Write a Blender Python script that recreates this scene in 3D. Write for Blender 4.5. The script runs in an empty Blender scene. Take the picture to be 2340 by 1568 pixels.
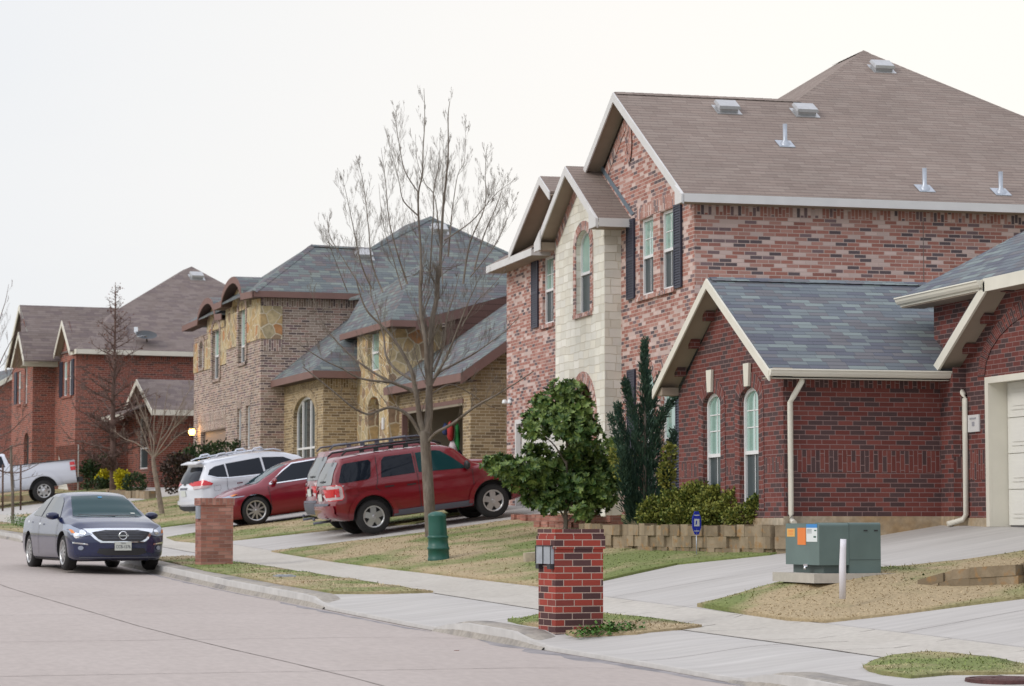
import bpy, bmesh, math, random
from mathutils import Vector, Matrix, geometry, noise
from mathutils.bvhtree import BVHTree
R = math.radians
random.seed(7)
scene = bpy.context.scene
col = scene.collection

# ------------------------------------------------------------ camera, world, sun
CAMZ = 1.4
YAW = R(14.36); PITCH = math.atan((1198 - 784) / 5800.0); FOC = 5800.0
cam_d = bpy.data.cameras.new('camera')
cam = bpy.data.objects.new('camera', cam_d); col.objects.link(cam)
cam.location = (0, 0, CAMZ)
cam.rotation_euler = (R(90) + PITCH, 0, -YAW)
cam_d.sensor_width = 36.0; cam_d.lens = FOC / 2340.0 * 36.0
cam_d.dof.use_dof = True; cam_d.dof.focus_distance = 30.5; cam_d.dof.aperture_fstop = 4.5
cam_d.clip_start = 0.5; cam_d.clip_end = 3000
scene.camera = cam
SUN_EL, SUN_AZ = R(32), R(-62)      # soft light from the street side
w = bpy.data.worlds.new('World'); scene.world = w; w.use_nodes = True
nt = w.node_tree; nt.nodes.clear()
wo = nt.nodes.new('ShaderNodeOutputWorld'); bg = nt.nodes.new('ShaderNodeBackground')
sky = nt.nodes.new('ShaderNodeTexSky'); sky.sky_type = 'NISHITA'; sky.sun_disc = False
sky.sun_elevation = SUN_EL; sky.sun_rotation = SUN_AZ; sky.dust_density = 3.0
# an overcast veil of cloud over the sky: whiter and warmer to the right, cooler to the left
geo = nt.nodes.new('ShaderNodeTexCoord')
mp = nt.nodes.new('ShaderNodeMapping'); mp.inputs['Scale'].default_value = (1.2, 1.2, 3.5)
nz = nt.nodes.new('ShaderNodeTexNoise'); nz.inputs['Scale'].default_value = 1.6; nz.inputs['Detail'].default_value = 5
cr = nt.nodes.new('ShaderNodeValToRGB')
cr.color_ramp.elements[0].position = 0.3; cr.color_ramp.elements[0].color = (8.35, 8.75, 9.3, 1)
cr.color_ramp.elements[1].position = 0.7; cr.color_ramp.elements[1].color = (9.3, 9.35, 9.5, 1)
dot = nt.nodes.new('ShaderNodeVectorMath'); dot.operation = 'DOT_PRODUCT'
dot.inputs[1].default_value = (math.sin(R(34)), math.cos(R(34)), 0.12)
mr = nt.nodes.new('ShaderNodeMapRange'); mr.inputs['From Min'].default_value = 0.84; mr.inputs['From Max'].default_value = 0.985
wm = nt.nodes.new('ShaderNodeMix'); wm.data_type = 'RGBA'; wm.inputs['B'].default_value = (10.9, 10.5, 9.9, 1)
mx = nt.nodes.new('ShaderNodeMix'); mx.data_type = 'RGBA'; mx.inputs['Factor'].default_value = 0.93
L = nt.links.new
L(geo.outputs['Generated'], mp.inputs['Vector']); L(mp.outputs['Vector'], nz.inputs['Vector']); L(nz.outputs['Fac'], cr.inputs['Fac'])
L(geo.outputs['Generated'], dot.inputs[0]); L(dot.outputs['Value'], mr.inputs['Value'])
L(mr.outputs['Result'], wm.inputs['Factor']); L(cr.outputs['Color'], wm.inputs['A'])
L(sky.outputs['Color'], mx.inputs['A']); L(wm.outputs['Result'], mx.inputs['B'])
sz = nt.nodes.new('ShaderNodeSeparateXYZ'); L(geo.outputs['Generated'], sz.inputs[0])
zr = nt.nodes.new('ShaderNodeMapRange'); zr.inputs['From Min'].default_value = .22; zr.inputs['From Max'].default_value = .95; zr.inputs['To Min'].default_value = 1.0; zr.inputs['To Max'].default_value = 1.5
zs_ = nt.nodes.new('ShaderNodeVectorMath'); zs_.operation = 'SCALE'; L(sz.outputs['Z'], zr.inputs['Value']); L(mx.outputs['Result'], zs_.inputs[0]); L(zr.outputs['Result'], zs_.inputs['Scale'])
zt_c = nt.nodes.new('ShaderNodeMix'); zt_c.data_type = 'RGBA'; zt_c.inputs['A'].default_value = (1, 1, 1, 1); zt_c.inputs['B'].default_value = (.97, .975, 1.04, 1)
zf = nt.nodes.new('ShaderNodeMapRange'); zf.inputs['From Min'].default_value = .2; zf.inputs['From Max'].default_value = .6; L(sz.outputs['Z'], zf.inputs['Value']); L(zf.outputs['Result'], zt_c.inputs['Factor'])
zm_ = nt.nodes.new('ShaderNodeVectorMath'); zm_.operation = 'MULTIPLY'; L(zs_.outputs[0], zm_.inputs[0]); L(zt_c.outputs['Result'], zm_.inputs[1])
L(zm_.outputs[0], bg.inputs['Color']); bg.inputs['Strength'].default_value = 0.1
L(bg.outputs['Background'], wo.inputs['Surface'])
sd = bpy.data.lights.new('sun', 'SUN'); sd.energy = 1.25; sd.angle = R(20); sd.color = (1, 0.95, 0.88)
so = bpy.data.objects.new('sun', sd); col.objects.link(so)
sdir = Vector((math.sin(SUN_AZ) * math.cos(SUN_EL), math.cos(SUN_AZ) * math.cos(SUN_EL) - 0.6, math.sin(SUN_EL)))
so.rotation_euler = sdir.to_track_quat('Z', 'Y').to_euler(); so.location = (-20, 10, 30)
scene.view_settings.view_transform = 'Standard'; scene.view_settings.look = 'None'
scene.view_settings.exposure = 0.0; scene.view_settings.gamma = 1.0
scene.render.resolution_x = 1024; scene.render.resolution_y = 686

# ------------------------------------------------------------ measuring helpers
C0 = Vector((0, 0, CAMZ))
Fh = Vector((math.sin(YAW), math.cos(YAW), 0)); Rr = Vector((math.cos(YAW), -math.sin(YAW), 0)); Zz = Vector((0, 0, 1))
Fv = Fh * math.cos(PITCH) + Zz * math.sin(PITCH); Uv = -Fh * math.sin(PITCH) + Zz * math.cos(PITCH)
def ray(x, y): return Fv + Rr * ((x - 1170) / FOC) - Uv * ((y - 784) / FOC)
def at(x, y, d): return C0 + ray(x, y) * d
class Frame:
    """a house's own axes: x away from the street, y along the facade; s scales about the eye height point"""
    def __init__(s, O=(0, 0, 0), phi=0, sc=1.0):
        s.O = Vector((O[0], O[1], 0)); s.sc = sc
        c, n = math.cos(R(phi)), math.sin(R(phi)); s.ex = Vector((c, n, 0)); s.ey = Vector((-n, c, 0))
    def W(s, p):
        q = s.O + s.ex * p[0] + s.ey * p[1] + Zz * p[2]
        return C0 + (q - C0) * s.sc
    def loc(s, q):
        d = q - s.O; return Vector((d.dot(s.ex), d.dot(s.ey), q.z))
    def plane(s, x, y, nl, p0):
        n = s.ex * nl[0] + s.ey * nl[1] + Zz * nl[2]
        P0 = s.O + s.ex * p0[0] + s.ey * p0[1] + Zz * p0[2]
        r = ray(x, y); t = (P0 - C0).dot(n) / r.dot(n); return s.loc(C0 + r * t)
    def hx(s, x, y, a): v = s.plane(x, y, (1, 0, 0), (a, 0, 0)); return (v.y, v.z)
    def hy(s, x, y, b): v = s.plane(x, y, (0, 1, 0), (0, b, 0)); return (v.x, v.z)

# ------------------------------------------------------------ terrain
CUR = [(10, 9.3), (22.5, 8.2), (24.9, 7.9), (28.65, 7.27), (31.96, 6.82), (36, 6.4), (41.5, 5.8), (47, 5.4), (57, 4.75), (68, 3.9), (80, 2.6), (90, 1.0), (105, -1.8), (125, -6), (160, -16), (400, -80)]
def lerp(v, pts):
    if v <= pts[0][0]: return pts[0][1]
    for a, b in zip(pts, pts[1:]):
        if v <= b[0]: return a[1] + (b[1] - a[1]) * (v - a[0]) / (b[0] - a[0])
    return pts[-1][1]
def Xc(Y): return lerp(Y, CUR)
def st(Y): return .03 + .0244 * (Y - 28)
def H(X, Y):
    d = X - Xc(Y)
    if d < 0: return st(Y)
    m = lerp(Y, [(36, .155), (44, .13)]); wd = lerp(Y, [(36, 6.6), (44, 7.2)])
    return st(Y) + .13 + .02 * min(d, 2.5) + m * min(max(d - 2.5, 0), wd)
CURB = [(5, 22.6), (28.2, 30.5), (36.3, 51.0), (57.5, 61.9), (66.8, 84.5), (91, 118)]   # where the kerb stands full height
def sm(t): t = max(0, min(1, t)); return t * t * (3 - 2 * t)
def ka(Y):
    v = 0
    for a, b in CURB: v = max(v, sm((Y - a + .6) / 1.0) * sm((b - Y + .6) / 1.0))
    return v
def Hc(X, Y):
    d = X - Xc(Y); h = H(X, Y)
    if d < 1.6:
        a = ka(Y); ap = st(Y) + .015 + (h - st(Y) - .015) * sm(max(d, 0) / 1.6)
        return ap * (1 - a) + h * a
    return h
def gp(x, y):
    r = ray(x, y); t = 14.0
    while t < 250 and (C0 + r * t).z > H((C0 + r * t).x, (C0 + r * t).y): t += .25
    lo, hi = t - .25, t
    for _ in range(24):
        m = (lo + hi) / 2; p = C0 + r * m
        if p.z > H(p.x, p.y): lo = m
        else: hi = m
    return C0 + r * lo

# ------------------------------------------------------------ object helpers
def tag(o, label=None, cat=None, group=None, kind=None):
    if label: o['label'] = label
    if cat: o['category'] = cat
    if group: o['group'] = group
    if kind: o['kind'] = kind
    return o
def thing(name, loc, label, cat, group=None, rz=0):
    o = bpy.data.objects.new(name, None); col.objects.link(o); o.location = loc; o.rotation_euler = (0, 0, rz)
    o.empty_display_size = .3
    return tag(o, label, cat, group)
def world_loc(p):
    v = Vector((0, 0, 0))
    while p: v += p.location; p = p.parent
    return v
class MB:
    """collects faces; build() links them as one mesh object. fr: frame (house) or None"""
    def __init__(s, fr=None): s.v = []; s.f = []; s.uv = []; s.mi = []; s.fr = fr; s.sm = []
    def W(s, p): return s.fr.W(p) if s.fr else Vector(p)
    def face(s, pts, swap=False, uv=None, mi=0, smooth=False):
        pts = [Vector(p) for p in pts]
        n = Vector((0, 0, 0))
        for i in range(1, len(pts) - 1): n += (pts[i] - pts[0]).cross(pts[i + 1] - pts[0])
        if n.length < 1e-12: return
        n.normalize()
        if uv is None:
            if abs(n.z) > .98: ud, vd = Vector((1, 0, 0)), Vector((0, 1, 0))
            else:
                ud = Zz.cross(n).normalized()
                if abs(ud.x) > abs(ud.y): ud = ud if ud.x > 0 else -ud
                else: ud = ud if ud.y > 0 else -ud
                vd = n.cross(ud); vd = vd if vd.z > 0 else -vd
            uv = [(p.dot(ud), p.dot(vd)) for p in pts]
            if swap: uv = [(b, a) for a, b in uv]
        k = len(s.v); s.v += [s.W(p) for p in pts]; s.f.append(tuple(range(k, k + len(pts)))); s.uv.append(uv); s.mi.append(mi); s.sm.append(smooth)
    def box(s, a, b, swap=False, mi=0):
        x0, y0, z0 = a; x1, y1, z1 = b
        for q in (((x0,y0,z0),(x1,y0,z0),(x1,y0,z1),(x0,y0,z1)), ((x1,y1,z0),(x0,y1,z0),(x0,y1,z1),(x1,y1,z1)),
                  ((x0,y1,z0),(x0,y0,z0),(x0,y0,z1),(x0,y1,z1)), ((x1,y0,z0),(x1,y1,z0),(x1,y1,z1),(x1,y0,z1)),
                  ((x0,y0,z1),(x1,y0,z1),(x1,y1,z1),(x0,y1,z1)), ((x0,y1,z0),(x1,y1,z0),(x1,y0,z0),(x0,y0,z0))):
            s.face(q, swap, mi=mi)
    def prism(s, top, d, mi=0):
        """polygon extruded by vector d"""
        top = [Vector(p) for p in top]; d = Vector(d); low = [p + d for p in top]
        s.face(top, mi=mi); s.face(low[::-1], mi=mi)
        for i in range(len(top)):
            j = (i + 1) % len(top); s.face((top[i], low[i], low[j], top[j]), mi=mi)
    def tube(s, pts, rad, n=6, mi=0, cap=True):
        pts = [Vector(p) for p in pts]
        if not hasattr(rad, '__len__'): rad = [rad] * len(pts)
        rings = []; up = Vector((.13, .21, .97))
        for i, p in enumerate(pts):
            t = (pts[min(i + 1, len(pts) - 1)] - pts[max(i - 1, 0)])
            if t.length < 1e-9: t = Vector((0, 0, 1))
            t.normalize(); a = t.cross(up)
            if a.length < .05: a = t.cross(Vector((1, 0, 0)))
            a.normalize(); b = t.cross(a)
            rings.append([p + (a * math.cos(2 * math.pi * k / n) + b * math.sin(2 * math.pi * k / n)) * rad[i] for k in range(n)])
        k0 = len(s.v)
        for r_ in rings: s.v += [s.W(q) for q in r_]
        for i in range(len(rings) - 1):
            for k in range(n):
                a, b = k0 + i * n + k, k0 + i * n + (k + 1) % n
                s.f.append((a, b, b + n, a + n)); s.uv.append([(k / n, i), ((k + 1) / n, i), ((k + 1) / n, i + 1), (k / n, i + 1)]); s.mi.append(mi); s.sm.append(True)
        if cap:
            for rr, off in ((rings[0], 0), (rings[-1], (len(rings) - 1) * n)):
                s.f.append(tuple(k0 + off + k for k in range(n))); s.uv.append([(0, 0)] * n); s.mi.append(mi); s.sm.append(False)
    def lathe(s, prof, c, axis='z', n=16, mi=0, smooth=True):
        """prof [(r, h)]"""
        k0 = len(s.v); c = Vector(c)
        for r_, h in prof:
            for k in range(n):
                a = 2 * math.pi * k / n; u, v = r_ * math.cos(a), r_ * math.sin(a)
                p = {'z': (u, v, h), 'y': (u, h, v), 'x': (h, u, v)}[axis]; s.v.append(s.W(c + Vector(p)))
        for i in range(len(prof) - 1):
            for k in range(n):
                a, b = k0 + i * n + k, k0 + i * n + (k + 1) % n
                s.f.append((a, b, b + n, a + n)); s.uv.append([(k / n, i), ((k + 1) / n, i), ((k + 1) / n, i + 1), (k / n, i + 1)]); s.mi.append(mi); s.sm.append(smooth)
    def build(s, name, mats, parent=None, smooth=False, label=None, recalc=True):
        me = bpy.data.meshes.new(name)
        org = world_loc(parent) if parent else Vector((0, 0, 0))
        me.from_pydata([tuple(v - org) for v in s.v], [], s.f)
        if not isinstance(mats, (list, tuple)): mats = [mats]
        for m in mats: me.materials.append(m)
        ul = me.uv_layers.new(name='UVMap'); i = 0; dat = []
        for u in s.uv:
            for q in u: dat += [q[0], q[1]]
        ul.data.foreach_set('uv', dat)
        me.polygons.foreach_set('material_index', s.mi)
        me.polygons.foreach_set('use_smooth', [smooth or q for q in s.sm])
        if recalc:
            bm = bmesh.new(); bm.from_mesh(me)
            if smooth or any(s.sm): bmesh.ops.remove_doubles(bm, verts=bm.verts, dist=1e-5)
            bmesh.ops.recalc_face_normals(bm, faces=bm.faces); bm.to_mesh(me); bm.free()
        me.update()
        o = bpy.data.objects.new(name, me); col.objects.link(o)
        if parent: o.parent = parent
        if label: o['label'] = label
        return o
def tess(outer, holes=()):
    """triangles [(pt,pt,pt)] of a 2-D polygon with holes"""
    loops = [[Vector((p[0], p[1], 0)) for p in outer]] + [[Vector((p[0], p[1], 0)) for p in h] for h in holes]
    allp = [q for l in loops for q in l]
    return [tuple((allp[i].x, allp[i].y) for i in t) for t in geometry.tessellate_polygon(loops)]
def area2(p): return sum(p[i][0] * p[(i + 1) % len(p)][1] - p[(i + 1) % len(p)][0] * p[i][1] for i in range(len(p)))
def inpoly(x, y, P):
    c = False; j = len(P) - 1
    for i in range(len(P)):
        if (P[i][1] > y) != (P[j][1] > y) and x < (P[j][0] - P[i][0]) * (y - P[i][1]) / (P[j][1] - P[i][1]) + P[i][0]: c = not c
        j = i
    return c
def gridpoly(P, step):
    """2-D polygon meshed with inner grid points -> verts, tris"""
    P = [tuple(p) for p in P]
    if area2(P) < 0: P = P[::-1]
    B = []
    for i in range(len(P)):
        a, b = Vector(P[i]), Vector(P[(i + 1) % len(P)]); n = max(1, int((b - a).length / step))
        for k in range(n): B.append(a.lerp(b, k / n))
    xs = [p.x for p in B]; ys = [p.y for p in B]; pts = list(B)
    nx = int((max(xs) - min(xs)) / step); ny = int((max(ys) - min(ys)) / step)
    for i in range(1, nx + 1):
        for j in range(1, ny + 1):
            x, y = min(xs) + i * step, min(ys) + j * step
            if inpoly(x, y, P): pts.append(Vector((x, y)))
    r_ = geometry.delaunay_2d_cdt(pts, [], [list(range(len(B)))], 1, 1e-5)
    return [(v.x, v.y) for v in r_[0]], [tuple(f) for f in r_[2]]
# ------------------------------------------------------------ materials
def newmat(name):
    m = bpy.data.materials.new(name); m.use_nodes = True; nt = m.node_tree
    b = nt.nodes['Principled BSDF']; return m, nt, b
def N(nt, t, **k):
    n = nt.nodes.new(t)
    for a, v in k.items(): setattr(n, a, v)
    return n
def math_(nt, op, a, b=None, c=None, clamp=False):
    n = nt.nodes.new('ShaderNodeMath'); n.operation = op; n.use_clamp = clamp
    for i, q in enumerate((a, b, c)):
        if q is None: continue
        if isinstance(q, (int, float)): n.inputs[i].default_value = q
        else: nt.links.new(q, n.inputs[i])
    return n.outputs[0]
def plain(name, c, rough=.6, metal=0, spec=.5, coat=0, noise_=0, nscale=20, bump=0, ior=1.5, emis=None):
    m, nt, b = newmat(name)
    b.inputs['Base Color'].default_value = (*c, 1); b.inputs['Roughness'].default_value = rough; b.inputs['Metallic'].default_value = metal
    b.inputs['Specular IOR Level'].default_value = spec; b.inputs['Coat Weight'].default_value = coat; b.inputs['IOR'].default_value = ior
    if coat: b.inputs['Coat Roughness'].default_value = .05
    if emis: b.inputs['Emission Color'].default_value = (*emis[0], 1); b.inputs['Emission Strength'].default_value = emis[1]
    if noise_ or bump:
        tc = N(nt, 'ShaderNodeTexCoord'); nz = N(nt, 'ShaderNodeTexNoise'); nz.inputs['Scale'].default_value = nscale; nz.inputs['Detail'].default_value = 5
        nt.links.new(tc.outputs['Object'], nz.inputs['Vector'])
        if noise_:
            mr = N(nt, 'ShaderNodeMapRange'); mr.inputs['To Min'].default_value = 1 - noise_; mr.inputs['To Max'].default_value = 1 + noise_
            mr.inputs['From Min'].default_value = .3; mr.inputs['From Max'].default_value = .7
            nt.links.new(nz.outputs['Fac'], mr.inputs['Value'])
            mm = N(nt, 'ShaderNodeVectorMath', operation='SCALE'); mm.inputs[0].default_value = c
            nt.links.new(mr.outputs['Result'], mm.inputs['Scale']); nt.links.new(mm.outputs[0], b.inputs['Base Color'])
        if bump:
            bp = N(nt, 'ShaderNodeBump'); bp.inputs['Strength'].default_value = bump; bp.inputs['Distance'].default_value = .02
            nt.links.new(nz.outputs['Fac'], bp.inputs['Height']); nt.links.new(bp.outputs['Normal'], b.inputs['Normal'])
    return m
def ramp(nt, cols, fac):
    cr = N(nt, 'ShaderNodeValToRGB'); cr.color_ramp.interpolation = 'CONSTANT'; e = cr.color_ramp.elements
    tot = sum(w for w, _ in cols); pos = 0
    for i, (w_, c) in enumerate(cols):
        if i < 2: el = e[i]; el.position = pos
        else: el = e.new(pos)
        el.color = (*c, 1); pos += w_ / tot
    nt.links.new(fac, cr.inputs['Fac']); return cr.outputs['Color']
def course(name, w_, h, cols, mortar=None, mw=.011, off=.5, rough=.85, bump=.4, patch=.15, pscale=.7, edge=None, jitter=0.12, tilt=0, warp=0, var=.10):
    """running courses (bricks, shingles, blocks) laid on the UV map in metres"""
    m, nt, b = newmat(name); ln = nt.links.new
    uv = N(nt, 'ShaderNodeUVMap'); src = uv.outputs['UV']
    if warp:
        nz0 = N(nt, 'ShaderNodeTexNoise'); nz0.inputs['Scale'].default_value = 2.2; ln(src, nz0.inputs['Vector'])
        vm = N(nt, 'ShaderNodeVectorMath', operation='MULTIPLY_ADD'); vm.inputs[1].default_value = (warp, warp, 0)
        ln(nz0.outputs['Color'], vm.inputs[0]); ln(src, vm.inputs[2]); src = vm.outputs[0]
    sx = N(nt, 'ShaderNodeSeparateXYZ'); ln(src, sx.inputs[0])
    v = math_(nt, 'DIVIDE', sx.outputs['Y'], h); row = math_(nt, 'FLOOR', v); fv = math_(nt, 'SUBTRACT', v, row)
    wn0 = N(nt, 'ShaderNodeTexWhiteNoise', noise_dimensions='1D'); ln(row, wn0.inputs['W'])
    if off == 'random': o = wn0.outputs['Value']
    else: o = math_(nt, 'ADD', math_(nt, 'MULTIPLY', math_(nt, 'FLOORED_MODULO', row, 2.0), off), math_(nt, 'MULTIPLY', wn0.outputs['Value'], jitter))
    u = math_(nt, 'ADD', math_(nt, 'DIVIDE', sx.outputs['X'], w_), o); cl = math_(nt, 'FLOOR', u); fu = math_(nt, 'SUBTRACT', u, cl)
    cb = N(nt, 'ShaderNodeCombineXYZ'); ln(cl, cb.inputs[0]); ln(row, cb.inputs[1])
    wn = N(nt, 'ShaderNodeTexWhiteNoise', noise_dimensions='2D'); ln(cb.outputs[0], wn.inputs['Vector'])
    c = ramp(nt, cols, wn.outputs['Value'])
    # soft variation inside and between patches
    tc = N(nt, 'ShaderNodeTexCoord'); nz = N(nt, 'ShaderNodeTexNoise'); nz.inputs['Scale'].default_value = pscale; nz.inputs['Detail'].default_value = 6; nz.inputs['Roughness'].default_value = .65
    ln(tc.outputs['Object'], nz.inputs['Vector'])
    mr = N(nt, 'ShaderNodeMapRange'); mr.inputs['From Min'].default_value = .3; mr.inputs['From Max'].default_value = .7; mr.inputs['To Min'].default_value = 1 - patch; mr.inputs['To Max'].default_value = 1 + patch
    ln(nz.outputs['Fac'], mr.inputs['Value'])
    wv = N(nt, 'ShaderNodeMapRange'); wv.inputs['To Min'].default_value = 1 - (var if mortar else .05); wv.inputs['To Max'].default_value = 1 + (var if mortar else .05)
    sc = N(nt, 'ShaderNodeSeparateColor'); ln(wn.outputs['Color'], sc.inputs[0]); ln(sc.outputs['Green'], wv.inputs['Value'])
    sc1 = N(nt, 'ShaderNodeVectorMath', operation='SCALE'); ln(c, sc1.inputs[0]); ln(math_(nt, 'MULTIPLY', mr.outputs['Result'], wv.outputs['Result']), sc1.inputs['Scale'])
    out = sc1.outputs[0]
    # distance to the joint
    dv = math_(nt, 'MULTIPLY', math_(nt, 'MINIMUM', fv, math_(nt, 'SUBTRACT', 1.0, fv)), h)
    du = math_(nt, 'MULTIPLY', math_(nt, 'MINIMUM', fu, math_(nt, 'SUBTRACT', 1.0, fu)), w_)
    if mortar:
        d = math_(nt, 'MINIMUM', du, dv)
        mk = N(nt, 'ShaderNodeMapRange'); mk.inputs['From Min'].default_value = mw * .38; mk.inputs['From Max'].default_value = mw * .62; ln(d, mk.inputs['Value'])
        mix = N(nt, 'ShaderNodeMix', data_type='RGBA'); mix.inputs['A'].default_value = (*mortar, 1)
        ln(mk.outputs['Result'], mix.inputs['Factor']); ln(out, mix.inputs['B']); out = mix.outputs['Result']; hgt = mk.outputs['Result']
    else:
        # shingle: dark butt edge at the foot of each course and thin slots
        mk = N(nt, 'ShaderNodeMapRange'); mk.inputs['From Min'].default_value = 0; mk.inputs['From Max'].default_value = mw / h; ln(fv, mk.inputs['Value'])
        sl = N(nt, 'ShaderNodeMapRange'); sl.inputs['From Min'].default_value = .002; sl.inputs['From Max'].default_value = .007; sl.inputs['To Min'].default_value = .6; ln(du, sl.inputs['Value'])
        e = math_(nt, 'MULTIPLY', mk.outputs['Result'], sl.outputs['Result'])
        e2 = N(nt, 'ShaderNodeMapRange'); e2.inputs['To Min'].default_value = .30; ln(e, e2.inputs['Value'])
        s2 = N(nt, 'ShaderNodeVectorMath', operation='SCALE'); ln(out, s2.inputs[0]); ln(e2.outputs['Result'], s2.inputs['Scale']); out = s2.outputs[0]; hgt = e
    ln(out, b.inputs['Base Color']); b.inputs['Roughness'].default_value = rough; b.inputs['Specular IOR Level'].default_value = .3
    fn = N(nt, 'ShaderNodeTexNoise'); fn.inputs['Scale'].default_value = 60; fn.inputs['Detail'].default_value = 3; ln(tc.outputs['Object'], fn.inputs['Vector'])
    hh = math_(nt, 'ADD', hgt, math_(nt, 'MULTIPLY', fn.outputs['Fac'], .5))
    bp = N(nt, 'ShaderNodeBump'); bp.inputs['Strength'].default_value = bump; bp.inputs['Distance'].default_value = .008; ln(hh, bp.inputs['Height']); ln(bp.outputs['Normal'], b.inputs['Normal'])
    return m
def rubble(name, scale, cols, mortar, mw=.06, sx=1, sy=1, bump=.6):
    m, nt, b = newmat(name); ln = nt.links.new
    uv = N(nt, 'ShaderNodeUVMap'); mp_ = N(nt, 'ShaderNodeMapping'); mp_.inputs['Scale'].default_value = (scale * sx, scale * sy, 1); ln(uv.outputs['UV'], mp_.inputs['Vector'])
    nz = N(nt, 'ShaderNodeTexNoise'); nz.inputs['Scale'].default_value = 1.3; ln(mp_.outputs[0], nz.inputs['Vector'])
    vm = N(nt, 'ShaderNodeVectorMath', operation='MULTIPLY_ADD'); vm.inputs[1].default_value = (.35, .35, 0); ln(nz.outputs['Color'], vm.inputs[0]); ln(mp_.outputs[0], vm.inputs[2])
    v1 = N(nt, 'ShaderNodeTexVoronoi', voronoi_dimensions='2D'); v1.inputs['Scale'].default_value = 1; ln(vm.outputs[0], v1.inputs['Vector'])
    v2 = N(nt, 'ShaderNodeTexVoronoi', voronoi_dimensions='2D', feature='DISTANCE_TO_EDGE'); v2.inputs['Scale'].default_value = 1; ln(vm.outputs[0], v2.inputs['Vector'])
    sc = N(nt, 'ShaderNodeSeparateColor'); ln(v1.outputs['Color'], sc.inputs[0]); c = ramp(nt, cols, sc.outputs['Red'])
    n2 = N(nt, 'ShaderNodeTexNoise'); n2.inputs['Scale'].default_value = 7; n2.inputs['Detail'].default_value = 6; ln(uv.outputs['UV'], n2.inputs['Vector'])
    mr = N(nt, 'ShaderNodeMapRange'); mr.inputs['From Min'].default_value = .3; mr.inputs['From Max'].default_value = .7; mr.inputs['To Min'].default_value = .75; mr.inputs['To Max'].default_value = 1.25; ln(n2.outputs['Fac'], mr.inputs['Value'])
    s1 = N(nt, 'ShaderNodeVectorMath', operation='SCALE'); ln(c, s1.inputs[0]); ln(mr.outputs['Result'], s1.inputs['Scale'])
    mk = N(nt, 'ShaderNodeMapRange'); mk.inputs['From Min'].default_value = mw * .6; mk.inputs['From Max'].default_value = mw; ln(v2.outputs['Distance'], mk.inputs['Value'])
    mix = N(nt, 'ShaderNodeMix', data_type='RGBA'); mix.inputs['A'].default_value = (*mortar, 1); ln(mk.outputs['Result'], mix.inputs['Factor']); ln(s1.outputs[0], mix.inputs['B'])
    ln(mix.outputs['Result'], b.inputs['Base Color']); b.inputs['Roughness'].default_value = .9; b.inputs['Specular IOR Level'].default_value = .25
    hh = math_(nt, 'ADD', mk.outputs['Result'], math_(nt, 'MULTIPLY', n2.outputs['Fac'], .6))
    bp = N(nt, 'ShaderNodeBump'); bp.inputs['Strength'].default_value = bump; bp.inputs['Distance'].default_value = .02; ln(hh, bp.inputs['Height']); ln(bp.outputs['Normal'], b.inputs['Normal'])
    return m
def blend(name, c1, c2, scale=3, lo=.4, hi=.6, rough=.9, detail=6, c3=None, scale3=30, bump=.3, coord='Object', stretch=(1, 1, 1), spec=.3, bscale=None, rnd=0, amp=.18):
    """two colours mixed by noise, with a fine third"""
    m, nt, b = newmat(name); ln = nt.links.new
    tc = N(nt, 'ShaderNodeTexCoord'); mp_ = N(nt, 'ShaderNodeMapping'); mp_.inputs['Scale'].default_value = stretch; ln(tc.outputs[coord], mp_.inputs['Vector'])
    nz = N(nt, 'ShaderNodeTexNoise'); nz.inputs['Scale'].default_value = scale; nz.inputs['Detail'].default_value = detail; nz.inputs['Roughness'].default_value = .6; ln(mp_.outputs[0], nz.inputs['Vector'])
    fac = nz.outputs['Fac']
    if rnd:
        g = N(nt, 'ShaderNodeNewGeometry'); fac = math_(nt, 'ADD', fac, math_(nt, 'MULTIPLY', math_(nt, 'SUBTRACT', g.outputs['Random Per Island'], .5), rnd))
    mr = N(nt, 'ShaderNodeMapRange'); mr.inputs['From Min'].default_value = lo; mr.inputs['From Max'].default_value = hi; ln(fac, mr.inputs['Value'])
    mix = N(nt, 'ShaderNodeMix', data_type='RGBA'); mix.inputs['A'].default_value = (*c1, 1); mix.inputs['B'].default_value = (*c2, 1); ln(mr.outputs['Result'], mix.inputs['Factor']); out = mix.outputs['Result']
    nf = N(nt, 'ShaderNodeTexNoise'); nf.inputs['Scale'].default_value = scale3; nf.inputs['Detail'].default_value = 4; ln(mp_.outputs[0], nf.inputs['Vector'])
    m3 = N(nt, 'ShaderNodeMapRange'); m3.inputs['From Min'].default_value = .3; m3.inputs['From Max'].default_value = .7
    if c3:
        ln(nf.outputs['Fac'], m3.inputs['Value']); m3.inputs['From Min'].default_value = .55
        x3 = N(nt, 'ShaderNodeMix', data_type='RGBA'); x3.inputs['B'].default_value = (*c3, 1); ln(m3.outputs['Result'], x3.inputs['Factor']); ln(out, x3.inputs['A']); out = x3.outputs['Result']
    else:
        m3.inputs['To Min'].default_value = 1 - amp; m3.inputs['To Max'].default_value = 1 + amp; ln(nf.outputs['Fac'], m3.inputs['Value'])
        s1 = N(nt, 'ShaderNodeVectorMath', operation='SCALE'); ln(out, s1.inputs[0]); ln(m3.outputs['Result'], s1.inputs['Scale']); out = s1.outputs[0]
    ln(out, b.inputs['Base Color']); b.inputs['Roughness'].default_value = rough; b.inputs['Specular IOR Level'].default_value = spec
    if bump:
        bp = N(nt, 'ShaderNodeBump'); bp.inputs['Strength'].default_value = bump; bp.inputs['Distance'].default_value = .02; ln(nf.outputs['Fac'], bp.inputs['Height']); ln(bp.outputs['Normal'], b.inputs['Normal'])
    return m
M = {}
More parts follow.
